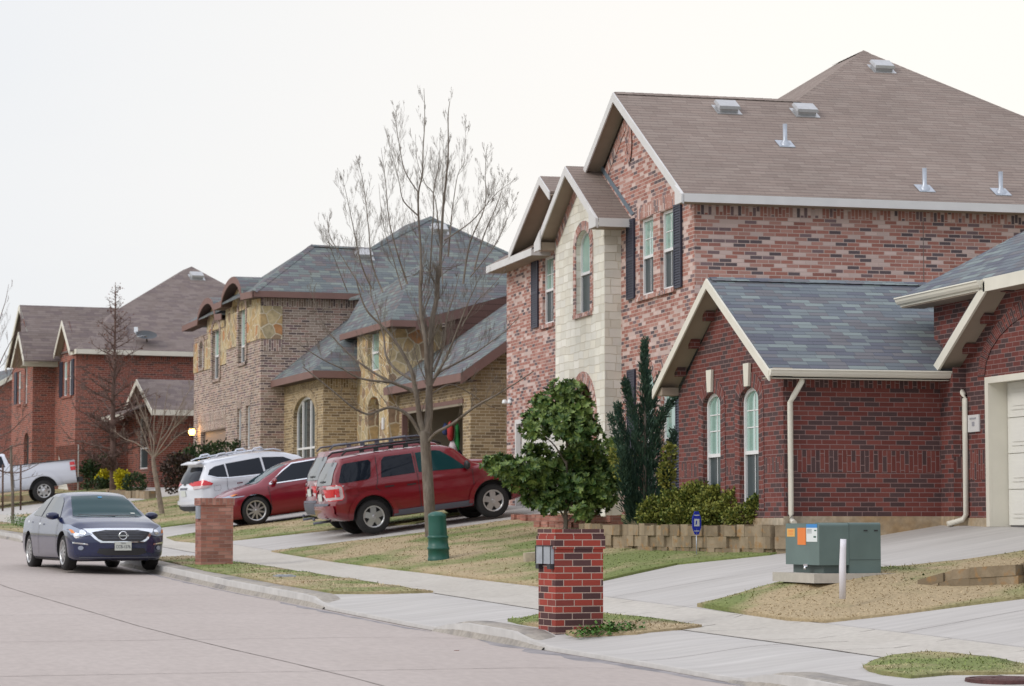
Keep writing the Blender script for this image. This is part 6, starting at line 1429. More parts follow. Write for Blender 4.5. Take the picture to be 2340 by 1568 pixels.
c.drape('lower_grille', 'trim_black', [(-.46, .335), (-.30, .29), (.30, .29), (.46, .335), (.42, .41), (-.42, .41)], 'F', off=.010); c.strip('lower_lip', 'trim_grey', [(-.74, .25), (.74, .25)], .022, 'F')
px = c.bvh.ray_cast(Vector((5, 0, .44)), Vector((-1, 0, 0)))[0].x
mb = MB(); mb.box((px + .02, -.155, .375), (px + .03, .155, .53)); pl = c.mesh('number_plate', mb, 'plate')
rt = Matrix.Rotation(R(90), 4, 'Z') @ Matrix.Rotation(R(90), 4, 'X')
c.text('CCB-1276', .082, Vector((px + .032, 0, .44)), rt, 'plate_ink', pl, .78); c.text('TEXAS', .032, Vector((px + .032, 0, .505)), rt, 'plate_ink', pl, 1.0)
c.drape('windscreen_tag', 'blue_tag', [(-.03, 1.345), (.05, 1.345), (.05, 1.365), (-.03, 1.365)], 'F', off=.015, step=.02); c.drape('registration_sticker', 'plate', [(.46, 1.04), (.54, 1.04), (.53, 1.06), (.45, 1.06)], 'F', off=.015, step=.02)
c.strip('wiper', 'trim_black', [(-.55, 1.02), (.1, .998)], .012, 'F', off=.018); c.strip('wiper', 'trim_black', [(.0, 1.01), (.55, 1.01)], .012, 'F', off=.018)

# --- maroon SUVs on the pink house's driveway
SUV = dict(W=1.81, nose_x=2.22, tail_x=-2.20, zmax=.72, r=.362, fx=1.34, rx=-1.28, arch=.425, nose_plan=.26, tail_plan=.16, crisp=.4, bw=.975,
  hw=[(-2.2, .86), (-1.9, .89), (1.5, .90), (2.22, .84)], zb=[(-2.2, .42), (-1.9, .34), (-1, .30), (1.6, .30), (2.22, .36)],
  top=[(-2.2, 1.62), (-2.0, 1.68), (-1.0, 1.725), (.1, 1.72), (.45, 1.68), (.62, 1.62), (1.06, 1.24), (1.2, 1.19), (1.7, 1.14), (2.05, 1.08), (2.22, 1.0)],
  belt=[(-2.2, 1.06), (.8, 1.06), (1.2, 1.10), (2.22, .94)], rw=[(-2.2, .66), (-1, .69), (.4, .69), (.8, .72), (1.2, .76), (2.22, .70)],
  redge=[(-2.2, .09), (.5, .09), (1.0, .05), (1.3, .03), (2.22, .03)],
  nose_prof=[(.3, .06), (.5, 0), (.8, .02), (1.0, .12), (1.1, .3)], tail_prof=[(.4, .10), (.5, .02), (.72, .0), (.78, .05), (1.08, .07), (1.3, .14), (1.62, .34), (1.75, .44)])
def suv(label, pos, rz, pitch, tall, rim):
    S_ = dict(SUV)
    if tall: 
        for k in ('top', 'belt'): S_[k] = [(a, b * 1.055) for a, b in SUV[k]]
    c = Car('parked_suv', label, 'suv', S_, 'paint_maroon', pos, rz, pitch, 'maroon suvs on the driveway'); kz = 1.055 if tall else 1
    Z = lambda P: [(a, b * kz) for a, b in P]
    c.wheels((5, .12, .13), .225, w_=.235)
    c.drape('windscreen', 'teal_glass', Z([(-.66, 1.25), (.66, 1.25), (.60, 1.56), (.5, 1.60), (-.5, 1.60), (-.60, 1.56)]), 'F')
    rw_ = c.drape('rear_window', 'bright_glass', Z([(-.66, 1.12), (.66, 1.12), (.68, 1.2), (.60, 1.545), (.56, 1.575), (-.56, 1.575), (-.60, 1.545), (-.68, 1.2)]), 'B', off=.010)
    for sd in ('L', 'R'):
        c.drape('side_window', 'car_glass', Z([(-1.93, 1.16), (-1.87, 1.13), (-1.30, 1.15), (-1.24, 1.20), (-1.18, 1.50), (-1.22, 1.55), (-1.74, 1.53), (-1.80, 1.49)]), sd)
        c.drape('side_window', 'car_glass', Z([(-1.02, 1.15), (-.28, 1.16), (-.28, 1.57), (-.88, 1.57), (-.95, 1.50)]), sd); c.drape('side_window', 'teal_glass' if sd == 'R' else 'car_glass', Z([(-.20, 1.16), (.86, 1.12), (.55, 1.40), (.34, 1.55), (.22, 1.575), (-.20, 1.57)]), sd)
        c.strip('door_seam', 'trim_black', Z([(-1.16, .95), (-1.10, 1.12), (-1.06, 1.60)]), .012, sd); c.strip('door_seam', 'trim_black', Z([(-.24, .40), (-.24, 1.60)]), .012, sd); c.strip('door_seam', 'trim_black', Z([(.94, .42), (.96, 1.08)]), .012, sd); c.strip('door_seam', 'trim_black', [(-1.16, .95), (-.98, .78), (-.86, .55), (-.84, .42)], .012, sd)
        c.drape('sill_cladding', 'trim_grey', [(-.84, .33), (.92, .33), (.92, .44), (-.84, .44)], sd, off=.02)
        c.drape('fuel_door', 'paint_maroon', [(-1.72, .86), (-1.56, .86), (-1.56, 1.0), (-1.72, 1.0)], sd, off=.012) if sd == 'R' and not tall else None
        for ax, nm in ((S_['fx'], 'wheel_flare'), (S_['rx'], 'wheel_flare')):
            A = [(ax + .44 * math.cos(a), .38 + .44 * math.sin(a)) for a in [i * math.pi / 14 for i in range(15)]]; B_ = [(ax + .54 * math.cos(a), .38 + .535 * math.sin(a)) for a in [i * math.pi / 14 for i in range(14, -1, -1)]]; c.drape(nm, 'paint_maroon', A + B_, sd, off=.03, step=.06)
    c.handle(-.40, .93 * kz, 'trim_black', w_=.20); c.handle(.10, .93 * kz, 'trim_black', ('R',), w_=.01) if False else None; c.handle(-1.0 + .12, .95 * kz, 'trim_black', w_=.2); c.mirror(.80, 1.15 * kz, 'trim_black', .11, .10)
    for sg in (1, -1):
        f = (lambda P: P) if sg > 0 else mirx
        sd = 'L' if sg > 0 else 'R'
        tl = c.drape('tail_light', 'lamp_white', f(Z([(.70, .84), (.85, .82), (.875, .95), (.86, 1.08), (.71, 1.08)])), 'B', off=.016, step=.03); c.drape('brake_lens', 'lamp_red', f(Z([(.705, .88), (.80, .88), (.81, 1.0), (.705, 1.0)])), 'B', tl, off=.026, step=.03)
        c.drape('tail_light', 'lamp_white', Z([(-2.14, .79), (-1.90, .79), (-1.86, .84), (-1.88, 1.08), (-1.93, 1.10), (-2.14, 1.10)]), sd, off=.015, step=.03); c.drape('brake_lens', 'lamp_red', Z([(-2.16, .86), (-1.95, .86), (-1.95, 1.03), (-2.16, 1.03)]), sd, off=.024, step=.03); c.strip('lamp_edge', 'lamp_red', Z([(-2.12, 1.095), (-1.92, 1.095), (-1.875, 1.05), (-1.865, .84), (-1.91, .79), (-2.12, .79)]), .022, sd, off=.026)
        c.drape('headlight', 'lamp_clear', f([(.58, .78), (.84, .80), (.86, .98), (.60, .96)]), 'F', off=.012)
    c.drape('grille', 'chrome', [(-.5, .76), (.5, .76), (.55, .94), (-.55, .94)], 'F', off=.012)
    c.drape('bumper_step', 'trim_grey', [(-.62, .70), (.62, .70), (.62, .745), (-.62, .745)], 'B', off=.03); c.drape('rear_bumper', 'trim_grey' if tall else 'paint_maroon', [(-.80, .46), (.80, .46), (.84, .60), (.82, .69), (-.82, .69), (-.84, .60)], 'B', off=.035)
    q = c.bvh.ray_cast(Vector((-5, 0, .88)), Vector((1, 0, 0)))[0]; mb = MB(); mb.box((q.x - .03, -.155, .80 * kz), (q.x - .018, .155, .95 * kz)); c.mesh('number_plate', mb, 'plate')
    c.strip('wiper', 'trim_black', Z([(-.32, 1.20), (.05, 1.19)]), .03, 'B', off=.025)
    for y in (-.38, .38): c.strip('window_hinge', 'trim_black', Z([(y, 1.63), (y * .96, 1.50)]), .035, 'B', off=.02)
    mb = MB()
    for y in (-.62, .62):
        zt = 1.745 * kz
        mb.tube([(-1.75, y, zt - .04), (-1.65, y, zt + .035), (-.6, y * .99, zt + .05), (.25, y * .98, zt + .035), (.42, y * .98, zt - .04)], .022, 6)
        for x in (-1.0, -.35): mb.box((x - .05, y - .02, zt - .04), (x + .05, y + .02, zt + .03))
    for x in (-1.35, -.65, .0): mb.tube([(x, -.62, 1.745 * kz + .06), (x, .62, 1.745 * kz + .06)], .02, 6)
    if not tall:
        for i in range(6): mb.tube([(-.95 + i * .22, -.56, 1.745 + .10), (-.88 + i * .22, .56, 1.745 + .10)], .016, 5)
        mb.tube([(-.95, -.58, 1.85), (.30, -.56, 1.84)], .022, 6); mb.tube([(-.95, .58, 1.85), (.30, .56, 1.84)], .022, 6)
    c.mesh('roof_rack', mb, 'trim_grey' if tall else 'trim_black')
    mb = MB(); mb.tube([(-2.0, 0, .36), (-2.38, 0, .36)], .028, 8); mb.lathe([(.0, .40), (.026, .42), (.032, .445), (.02, .47), (0, .475)], (-2.36, 0, 0), 'z', 12); c.mesh('tow_hitch', mb, 'trim_grey')
    return c
rz = R(3); zc, pt = slope(11.72, 52.95, rz); suv('maroon suv with a black roof rack nearest the camera on the driveway', (11.62, 52.95, zc), rz, pt, False, 5)
rz = R(3); zc, pt = slope(11.8, 55.3, rz); suv('maroon suv with a grey bumper, half hidden behind the nearer maroon suv', (11.8, 55.3, zc), rz, pt, True, 5)

# --- crimson sedan facing the street
MAX = dict(SED); MAX.update(W=1.86, r=.35, arch=.39, fx=1.42, rx=-1.36, crisp=.3)
rz = R(184); zc, pt = slope(10.75, 62.75, rz)
c = Car('parked_car', 'crimson sedan facing the street behind the small weathered brick mailbox', 'car', MAX, 'paint_red', (10.75, 62.75, zc), rz, pt)
c.wheels((10, .05, .03), .245)
c.drape('windscreen', 'teal_glass', [(-.66, 1.00), (.66, 1.00), (.55, 1.30), (.50, 1.375), (0, 1.40), (-.50, 1.375), (-.55, 1.30)], 'F'); c.drape('rear_window', 'car_glass', [(-.58, 1.17), (.58, 1.17), (.52, 1.38), (-.52, 1.38)], 'B')
for sd in ('L', 'R'):
    c.strip('window_trim', 'chrome', [(-1.3, 1.02), (-.4, .975), (1.02, .95), (.62, 1.225), (.33, 1.385), (-.3, 1.412)], .026, sd)
    c.drape('side_window', 'car_glass', [(-.38, .99), (.95, .965), (.62, 1.20), (.33, 1.365), (-.38, 1.39)], sd, off=.012); c.drape('side_window', 'car_glass', [(-1.22, 1.03), (-.46, 1.0), (-.46, 1.39), (-.85, 1.36), (-1.15, 1.22)], sd, off=.012)
    c.strip('door_seam', 'trim_black', [(-.42, .30), (-.42, .98)], .012, sd); c.strip('door_seam', 'trim_black', [(1.02, .32), (1.05, .90)], .012, sd)
    c.drape('headlight', 'lamp_clear', [(1.82, .80), (2.2, .66), (2.34, .66), (2.2, .74), (1.95, .80)], sd, off=.012, step=.03); c.drape('turn_signal', 'lamp_amber', [(1.82, .80), (1.96, .755), (2.0, .775), (1.9, .80)], sd, off=.02, step=.03)
for sg in (1, -1):
    f = (lambda P: P) if sg > 0 else mirx; c.drape('headlight', 'lamp_clear', f([(.52, .66), (.70, .625), (.86, .65), (.895, .75), (.80, .76), (.66, .71)]), 'F', off=.012, step=.03)
c.drape('grille', 'trim_black', gr, 'F', off=.012); c.handle(-.2, .87, 'paint_red'); c.handle(-1.18, .90, 'paint_red'); c.mirror(.86, .98, 'paint_red')

# --- white SUV
RG = dict(SUV); RG.update(W=1.84, nose_x=2.3, tail_x=-2.3, r=.35, arch=.40, fx=1.40, rx=-1.32, crisp=.2, tail_plan=.30, nose_plan=.35,
  hw=[(-2.3, .80), (-1.9, .90), (-.9, .915), (1.2, .91), (1.8, .90), (2.3, .82)], zb=[(-2.3, .42), (-1.9, .30), (-1, .24), (1.6, .24), (2.3, .30)],
  top=[(-2.3, 1.50), (-2.1, 1.60), (-1.5, 1.66), (-.6, 1.70), (0, 1.685), (.4, 1.62), (.7, 1.52), (1.15, 1.24), (1.4, 1.12), (1.8, 1.05), (2.1, .97), (2.3, .88)],
  belt=[(-2.3, 1.12), (-1.6, 1.16), (-.5, 1.08), (.8, 1.02), (1.2, 1.0), (2.3, .86)], rw=[(-2.3, .54), (-1.6, .62), (-.5, .64), (.4, .64), (.9, .70), (1.3, .76), (2.3, .64)],
  redge=[(-2.3, .08), (.5, .08), (1.0, .05), (1.4, .03), (2.3, .03)],
  tail_prof=[(.3, .22), (.45, .04), (.6, .0), (.78, .03), (.95, .02), (1.10, .10), (1.3, .22), (1.5, .40), (1.62, .30)])
rz = R(14); zc, pt = slope(10.35, 66.1, rz)
c = Car('parked_suv', 'white suv with its tailgate to the street, left of the crimson sedan', 'suv', RG, 'paint_white', (10.35, 66.1, zc), rz, pt)
c.wheels((5, .10, .06), .23)
c.drape('rear_window', 'car_glass', [(-.64, 1.14), (-.4, 1.10), (.4, 1.10), (.64, 1.14), (.60, 1.36), (.52, 1.49), (-.52, 1.49), (-.60, 1.36)], 'B', off=.010); c.drape('windscreen', 'car_glass', [(-.66, 1.14), (.66, 1.14), (.58, 1.52), (-.58, 1.52)], 'F')
for sd in ('L', 'R'):
    c.drape('side_window', 'car_glass', [(-1.86, 1.28), (-1.66, 1.20), (-1.38, 1.165), (-1.36, 1.50), (-1.62, 1.47), (-1.78, 1.40)], sd); c.drape('side_window', 'car_glass', [(-1.34, 1.16), (-.36, 1.14), (-.36, 1.55), (-1.32, 1.505)], sd); c.drape('side_window', 'car_glass', [(-.30, 1.14), (.9, 1.07), (.6, 1.34), (.3, 1.49), (-.30, 1.55)], sd)
    c.strip('window_trim', 'chrome', [(-1.88, 1.275), (-1.66, 1.185), (-1.35, 1.145), (.9, 1.055)], .015, sd, off=.012)
    c.strip('door_seam', 'trim_grey', [(-1.30, .62), (-1.42, .90), (-1.40, 1.14)], .010, sd); c.strip('door_seam', 'trim_grey', [(-.33, .35), (-.33, 1.12)], .010, sd); c.drape('sill_cladding', 'trim_black', [(-.86, .27), (.95, .27), (.95, .38), (-.86, .38)], sd, off=.012)
    c.drape('tail_light', 'lamp_red', [(-2.2, 1.12), (-1.99, 1.165), (-1.80, 1.06), (-1.84, 1.02), (-2.2, 1.03)], sd, off=.018, step=.03); c.drape('reverse_lens', 'lamp_white', [(-2.2, 1.025), (-1.85, 1.015), (-1.93, .965), (-2.2, .945)], sd, off=.018, step=.03)
for sg in (1, -1):
    f = (lambda P: P) if sg > 0 else mirx
    c.drape('tail_light', 'lamp_red', f([(.50, 1.03), (.86, 1.03), (.88, 1.10), (.78, 1.15)]), 'B', off=.018, step=.03); c.drape('reverse_lens', 'lamp_white', f([(.56, .95), (.86, .96), (.88, 1.025), (.52, 1.025)]), 'B', off=.018, step=.03)
c.strip('fuel_door', 'trim_grey', [(-1.78, .86), (-1.62, .86), (-1.60, .90), (-1.60, .99), (-1.78, .99), (-1.78, .87)], .006, 'R'); c.handle(-1.08, .98, 'chrome'); c.handle(-.06, .96, 'chrome'); c.mirror(.85, 1.1, 'paint_white', .12, .09)
c.drape('bumper_cladding', 'trim_black', [(-.82, .40), (.82, .40), (.86, .56), (.60, .53), (-.60, .53), (-.86, .56)], 'B', off=.02); c.drape('rear_bumper', 'paint_white', [(-.84, .575), (.84, .575), (.82, .66), (-.82, .66)], 'B', off=.035)
for sd in ('L', 'R'): c.drape('bumper_cladding', 'trim_black', [(-2.2, .40), (-1.76, .30), (-1.72, .42), (-1.78, .52), (-2.2, .56)], sd, off=.014)
q = c.bvh.ray_cast(Vector((-5, 0, .84)), Vector((1, 0, 0)))[0]; mb = MB(); mb.box((q.x - .02, -.155, .78), (q.x - .008, .155, .93)); c.mesh('number_plate', mb, 'plate')
c.drape('plate_recess', 'trim_grey', [(-.24, .95), (.24, .95), (.26, 1.0), (-.26, 1.0)], 'B', off=.010); c.drape('badge', 'trim_black', [(-.07, 1.06), (.07, 1.06), (.07, 1.10), (-.07, 1.10)], 'B', off=.016, step=.03)
mb = MB(); zt = 1.60; mb.prism([(-2.06, -.54, 1.60), (-1.85, -.58, 1.645), (-1.85, .58, 1.645), (-2.06, .54, 1.60)], (0, 0, -.025)); c.mesh('spoiler', mb, c.pm)
mb = MB()
for y in (-.60, .60):
    mb.tube([(-1.75, y, 1.66), (-1.6, y, 1.70), (-.6, y, 1.745), (.1, y, 1.725), (.3, y, 1.66)], .018, 6)
    for x in (-1.35, -.35):
        zz = 1.69 + (x + 1.35) * .03; mb.tube([(x - .17, y, zz), (x - .10, y, zz + .075), (x + .08, y, zz + .085), (x + .17, y, zz + .01)], .026, 6)
c.mesh('roof_rail', mb, 'paint_white2')

# --- white pickup
PU = dict(W=2.0, nose_x=2.9, tail_x=-2.85, zmax=.80, r=.39, fx=1.95, rx=-1.62, arch=.50, nose_plan=.25, tail_plan=.06, crisp=.6,
  hw=[(-2.85, .96), (-2, .985), (2, .985), (2.9, .93)], zb=[(-2.85, .55), (-1, .50), (2.2, .48), (2.9, .42)],
  top=[(-2.85, 1.38), (-.62, 1.40), (-.55, 1.42), (-.45, 1.86), (-.2, 1.92), (.7, 1.93), (.95, 1.88), (1.5, 1.36), (1.7, 1.28), (2.6, 1.22), (2.9, 1.1)],
  belt=[(-2.85, 1.33), (-.6, 1.34), (-.4, 1.30), (1.6, 1.24), (2.9, 1.0)], rw=[(-2.85, .93), (-.6, .93), (-.45, .72), (.8, .70), (1.2, .78), (1.6, .86), (2.9, .80)],
  redge=[(-2.85, .02), (-.6, .02), (-.4, .12), (.8, .10), (1.5, .04), (2.9, .04)], nose_prof=[(.3, .05), (.6, 0), (1.1, .05), (1.3, .2)], tail_prof=[(.5, 0), (1.5, 0)])
rz = R(181); X_, Y_ = 4.68, 92.0; zc, pt = slope(X_, Y_, rz, 1.7)
c = Car('pickup_truck', 'white pickup truck backed up to the far garage, cut off by the left edge', 'pickup', PU, 'paint_white2', (X_, Y_, zc), rz, pt)
c.wheels(None, .235, 'steel', .26)
for sd in ('L', 'R'):
    c.strip('bed_seam', 'trim_grey', [(-.62, .62), (-.62, 1.38)], .02, sd); c.drape('side_window', 'car_glass', [(-.38, 1.38), (1.3, 1.36), (.95, 1.74), (-.30, 1.78)], sd)
    c.drape('tail_light', 'lamp_red', [(-2.82, 1.0), (-2.62, 1.0), (-2.62, 1.30), (-2.82, 1.30)], sd, off=.015, step=.03); c.drape('reverse_lens', 'lamp_white', [(-2.82, 1.13), (-2.62, 1.13), (-2.62, 1.18), (-2.82, 1.18)], sd, off=.024, step=.03)
    c.strip('bed_rail', 'trim_black', [(-2.82, 1.385), (-.66, 1.395)], .05, sd, off=.012)
    A = [(PU['rx'] + .51 * math.cos(a), .42 + .51 * math.sin(a)) for a in [i * math.pi / 14 for i in range(15)]]; B_ = [(PU['rx'] + .70 * math.cos(a), .40 + .68 * math.sin(a)) for a in [i * math.pi / 14 for i in range(14, -1, -1)]]; c.drape('wheel_flare', 'paint_white2', A + B_, sd, off=.035, step=.07)
mb = MB(); mb.box((-3.02, -.92, .56), (-2.86, .92, .74)); c.mesh('rear_bumper', mb, 'trim_black'); c.drape('bed_cover', 'trim_black', [(-2.78, -.84), (-.68, -.84), (-.68, .84), (-2.78, .84)], 'T', off=.02)
# ------------------------------------------------------------ mailboxes and yard things
def pillar(root, O, rz_, W_, D_, Hh, mat, mail, capn):
    """brick pillar standing square to its own axes; front face towards -y, mail door on -x"""
    mb = MB(); fr = Frame((0, 0), 0); c, s_ = math.cos(rz_), math.sin(rz_)
    class F:
        def W(self, p): return Vector((O.x + p[0] * c - p[1] * s_, O.y + p[0] * s_ + p[1] * c, O.z + p[2]))
    F_ = F(); mb.fr = F_
    h_ = .0762 if mail == 2 else .0665; z1 = Hh - 3 * h_ if mail == 2 else Hh - 2 * h_
    mb.box((0, 0, -.15), (W_, D_, z1))
    if mail == 2: mb.box((-.02, -.02, z1), (W_ + .02, D_ + .02, z1 + 2 * h_)); mb.box((-.008, -.008, z1 + 2 * h_), (W_ + .008, D_ + .008, Hh))
    else: mb.box((-.02, -.02, z1), (W_ + .02, D_ + .02, Hh - .0001)); soldier(mb, 'y', -.02, -.02, W_ + .02, z1 + .005, Hh - .003, .003)
    mb.build('pillar', mat, root); return F_
A0 = Vector((7.74, 28.22, Hc(7.75, 28.3)))
root = thing('brick_mailbox', A0, 'tall mailbox pillar of red and dark bricks with grey mail doors near the kerb', 'mailbox', 'brick mailboxes by the kerb')
F_ = pillar(root, A0, R(8), .60, .50, 1.19, M['box_brick'], 2, 0)
mb = MB(F_)
for y in (.03, .25):
    mb.box((-.05, y, .79), (-.003, y + .205, .945)); mb.prism([(-.05, y, .945), (-.003, y, .945), (-.003, y + .205, .945), (-.05, y + .205, .945)], (0, 0, .045))
d_ = mb.build('mail_door', M['galv'], root)
mb = MB(F_)
for y in (.02, .244, .458): mb.box((-.058, y, .79), (-.0505, y + .008, .995))
mb.box((-.06, .03, .99), (-.003, .46, 1.003)); mb.box((-.055, .03, .73), (-.004, .12, .785)); mb.box((-.055, .37, .73), (-.004, .46, .785)); mb.build('bracket', M['trim_black'], root)
B0 = Vector((6.05, 46.6, Hc(6.3, 46.9)))
root = thing('brick_mailbox', B0, 'small weathered pinkish brick mailbox pillar beside the dark blue sedan', 'mailbox', 'brick mailboxes by the kerb')
F_ = pillar(root, B0, R(6), .60, .46, 1.24, M['pale_brick'], 1, 0)
mb = MB(F_); mb.box((-.05, .04, .86), (-.004, .25, 1.10)); mb.build('mail_door', M['galv'], root)
# green utility pedestal
p = gp(1003, 1281); root = thing('utility_pedestal', p, 'dark green ribbed plastic utility pedestal leaning beside the tree', 'utility pedestal')
M['green_plastic'] = plain('green_plastic', (.010, .085, .062), .42, spec=.5, noise_=.12, nscale=6)
def lean(mb, prof, mat, name):
    k = len(mb.v); mb.lathe([(a, h_) for a, h_ in prof], (0, 0, 0), 'z', 24); Rm = Matrix.Rotation(R(-2.6), 3, Rr.cross(Zz).normalized() * -1)
    mb.v[k:] = [p + Vector((q.x, q.y, 0)) + Rr * (-q.z * .045) + Zz * q.z for q in mb.v[k:]]
    return mb.build(name, M[mat], root)
lean(MB(), [(.0, -.05), (.195, -.05), (.195, .03), (.185, .05), (.182, .18), (.195, .19), (.195, .225), (.178, .235), (.170, .37), (.183, .385), (.183, .42), (.165, .43)], 'green_plastic', 'base')
lean(MB(), [(.163, .43), (.158, .62), (.156, .74), (.16, .76), (.16, .775), (.145, .80), (.10, .83), (.04, .845), (.0, .847)], 'green_plastic', 'lid')
mb = MB(); q = p + Rr * -.125 - Fh * .10 + Zz * .66; mb.prism([q, q + Rr * .04 - Fh * .02, q + Rr * .04 - Fh * .02 + Zz * .06, q + Zz * .06], -Fh * .004); mb.build('label_plate', M['plate'], root)
# transformer cabinet on its pad
def LP(px, py, d): return at(px, py, d)
c0 = Vector((11.33, 29.15, .745)); root = thing('transformer_cabinet', c0, 'grey green pad mounted transformer cabinet with orange and white stickers on a concrete pad', 'transformer')
M['cabinet'] = plain('cabinet', (.115, .165, .155), .5, spec=.4, noise_=.10, nscale=2.5); M['sticker_orange'] = plain('sticker_orange', (.75, .20, .03), .5); M['sticker_yellow'] = plain('sticker_yellow', (.72, .40, .10), .5); M['sticker_blue'] = plain('sticker_blue', (.03, .22, .55), .5); M['sticker_white'] = plain('sticker_white', (.68, .72, .72), .5)
class F2:
    def W(self, p_): a = R(4); return Vector((c0.x + p_[0] * math.cos(a) - p_[1] * math.sin(a), c0.y + p_[0] * math.sin(a) + p_[1] * math.cos(a), c0.z + p_[2]))
F_ = F2()
mb = MB(F_); mb.box((-.12, -.10, -.06), (1.32, 1.12, .055)); mb.build('concrete_pad', M['sidewalk'], root)
mb = MB(F_)    # body: rear box full height, front hood overhanging the recessed sill
def rbox(mb, x0, x1, y0, y1, z0, z1, b=.035):
    P_ = [(y0, z0), (y1, z0), (y1, z1 - b)] + [(y1 - b + b * math.sin(a), z1 - b + b * math.cos(a)) for a in (1.2, .8, .4, 0)] + [(y0 + b - b * math.sin(a), z1 - b + b * math.cos(a)) for a in (0, .4, .8, 1.2)] + [(y0, z1 - b)]
    A = [(x0, y, z) for y, z in P_]; B = [(x1, y, z) for y, z in P_]; mb.face(A); mb.face(B[::-1])
    for i in range(len(P_)): j = (i + 1) % len(P_); mb.face((A[i], A[j], B[j], B[i]))
rbox(mb, .0, .40, .0, .98, .155, .665); rbox(mb, .402, .83, .0, .98, .057, .675)
mb.build('cabinet_body', M['cabinet'], root)
mb = MB(F_); mb.box((.08, .05, .057), (.401, .93, .154)); mb.box((.4, -.004, .22), (.83, .0, .225)); mb.box((.397, -.003, .06), (.4025, .0, .66)); mb.build('cabinet_sill', plain('cabinet_sill', (.075, .105, .10), .6), root)
mb = MB(F_); mb.box((-.02, .30, .135), (.0, .42, .165)); mb.tube([(-.02, .36, .14), (-.03, .36, .10)], .018, 6); mb.build('padlock', M['chrome'], root)
for nm, mt, y0_, y1_, z0_, z1_ in (('warning_sticker', 'sticker_yellow', .70, .93, .50, .60), ('warning_sticker', 'sticker_orange', .38, .62, .40, .61), ('warning_sticker', 'sticker_white', .05, .36, .44, .61)):
    mb = MB(F_); mb.box((-.004, y0_, z0_), (-.0008, y1_, z1_)); s1 = mb.build(nm, M[mt], root)
    if mt == 'sticker_white':
        mb = MB(F_); mb.box((-.004, .05, .6101), (-.0008, .36, .655)); mb.build('warning_sticker', M['sticker_blue'], root)
        mb = MB(F_)
        for z in (.59, .575, .56, .545): mb.box((-.0055, .20, z), (-.0042, .34, z + .005))
        mb.build('small_print', M['trim_grey'], s1); mb = MB(F_); mb.box((-.0055, .08, .49), (-.0042, .15, .51)); mb.box((-.0055, .07, .57), (-.0042, .13, .585)); mb.build('pictogram', M['green_plastic'], s1)
    if mt == 'sticker_yellow':
        mb = MB(F_)
        for z in (.52, .54, .56, .575): mb.box((-.0055, .74, z), (-.0042, .89, z + .007))
        mb.build('small_print', M['sticker_orange'], s1)
mb = MB(F_)
for x in (.60, .74): mb.box((x, -.006, .57), (x + .05, -.0005, .585))
mb.build('lifting_lug', M['trim_black'], root)
# white plastic marker pipe
p = at(1925, 1345, 29.6); mb = MB(); mb.tube([p - Zz * .12, p + Zz * .25 + Rr * .004, p + Zz * .47 + Rr * .012, p + Zz * .575 + Rr * .016], [.040, .040, .036, .036], 14)
tag(mb.build('marker_pipe', M['white_plastic']), 'short white plastic pipe stuck in the ground before the transformer cabinet', 'pipe')
# security sign
p = Vector((12.15, 36.3, H(12.15, 36.3))); root = thing('yard_sign', p, 'small blue eight sided security sign on a thin metal stake by the stone edging', 'sign')
mb = MB(); mb.tube([p - Zz * .1, p + Zz * .42], .009, 8); mb.build('stake', M['galv'], root)
a = R(22); ux = Vector((math.cos(a), math.sin(a), 0)); nz_ = Vector((math.sin(a), -math.cos(a), 0)) ; nz_ = nz_ if nz_.dot(Fh) < 0 else -nz_
def sgn(mb, o, pts, th): mb.prism([p + Zz * .50 + nz_ * o + ux * x + Zz * z for x, z in pts], nz_ * th)
M['sign_blue'] = plain('sign_blue', (.012, .035, .42), .4)
oct_ = [(.09 * math.cos(R(22.5 + 45 * i)), .19 * math.sin(R(22.5 + 45 * i))) for i in range(8)]
mb = MB(); sgn(mb, .0, [(x * 1.04, z) for x, z in oct_], .008); pn = mb.build('sign_panel', M['sign_blue'], root)
mb = MB(); sgn(mb, .0085, [(-.05, -.05), (.05, -.05), (.05, .06), (-.05, .06)], .002)
for z in (-.12, .115): sgn(mb, .0085, [(-.05, z - .006), (.05, z - .006), (.05, z + .006), (-.05, z + .006)], .002)
mb.build('emblem', M['sticker_white'], pn)
mb = MB(); sgn(mb, .011, [(-.03, -.03), (.0, -.02), (.005, .03), (-.02, .04)], .0015); mb.build('emblem', M['sign_blue'], pn)
# manhole cover
mb = MB(); P_ = gp(2300, 1556); zz = Hc(P_.x, P_.y) + .006
mb.lathe([(.0, .022), (.10, .022), (.105, .016), (.13, .016), (.135, .022), (.28, .022), (.285, .012), (.32, .012), (.325, .02), (.36, .018), (.37, -.02)], (P_.x, P_.y, zz), 'z', 40, smooth=False)
tag(mb.build('manhole_cover', plain('rusty_iron', (.085, .035, .032), .7, metal=.3, noise_=.3, nscale=25, bump=.5)), 'rusty round iron manhole cover in the paving at the bottom right corner', 'manhole cover')
# valve lid in the grass strip
P_ = gp(650, 1323); mb = MB(); mb.box((P_.x - .16, P_.y - .2, P_.z - .03), (P_.x + .16, P_.y + .2, P_.z + .06)); mb.box((P_.x - .12, P_.y - .15, P_.z + .0601), (P_.x + .12, P_.y + .15, P_.z + .07))
tag(mb.build('meter_lid', M['galv']), 'flat pale meter lid in the grass strip by the kerb', 'meter lid')
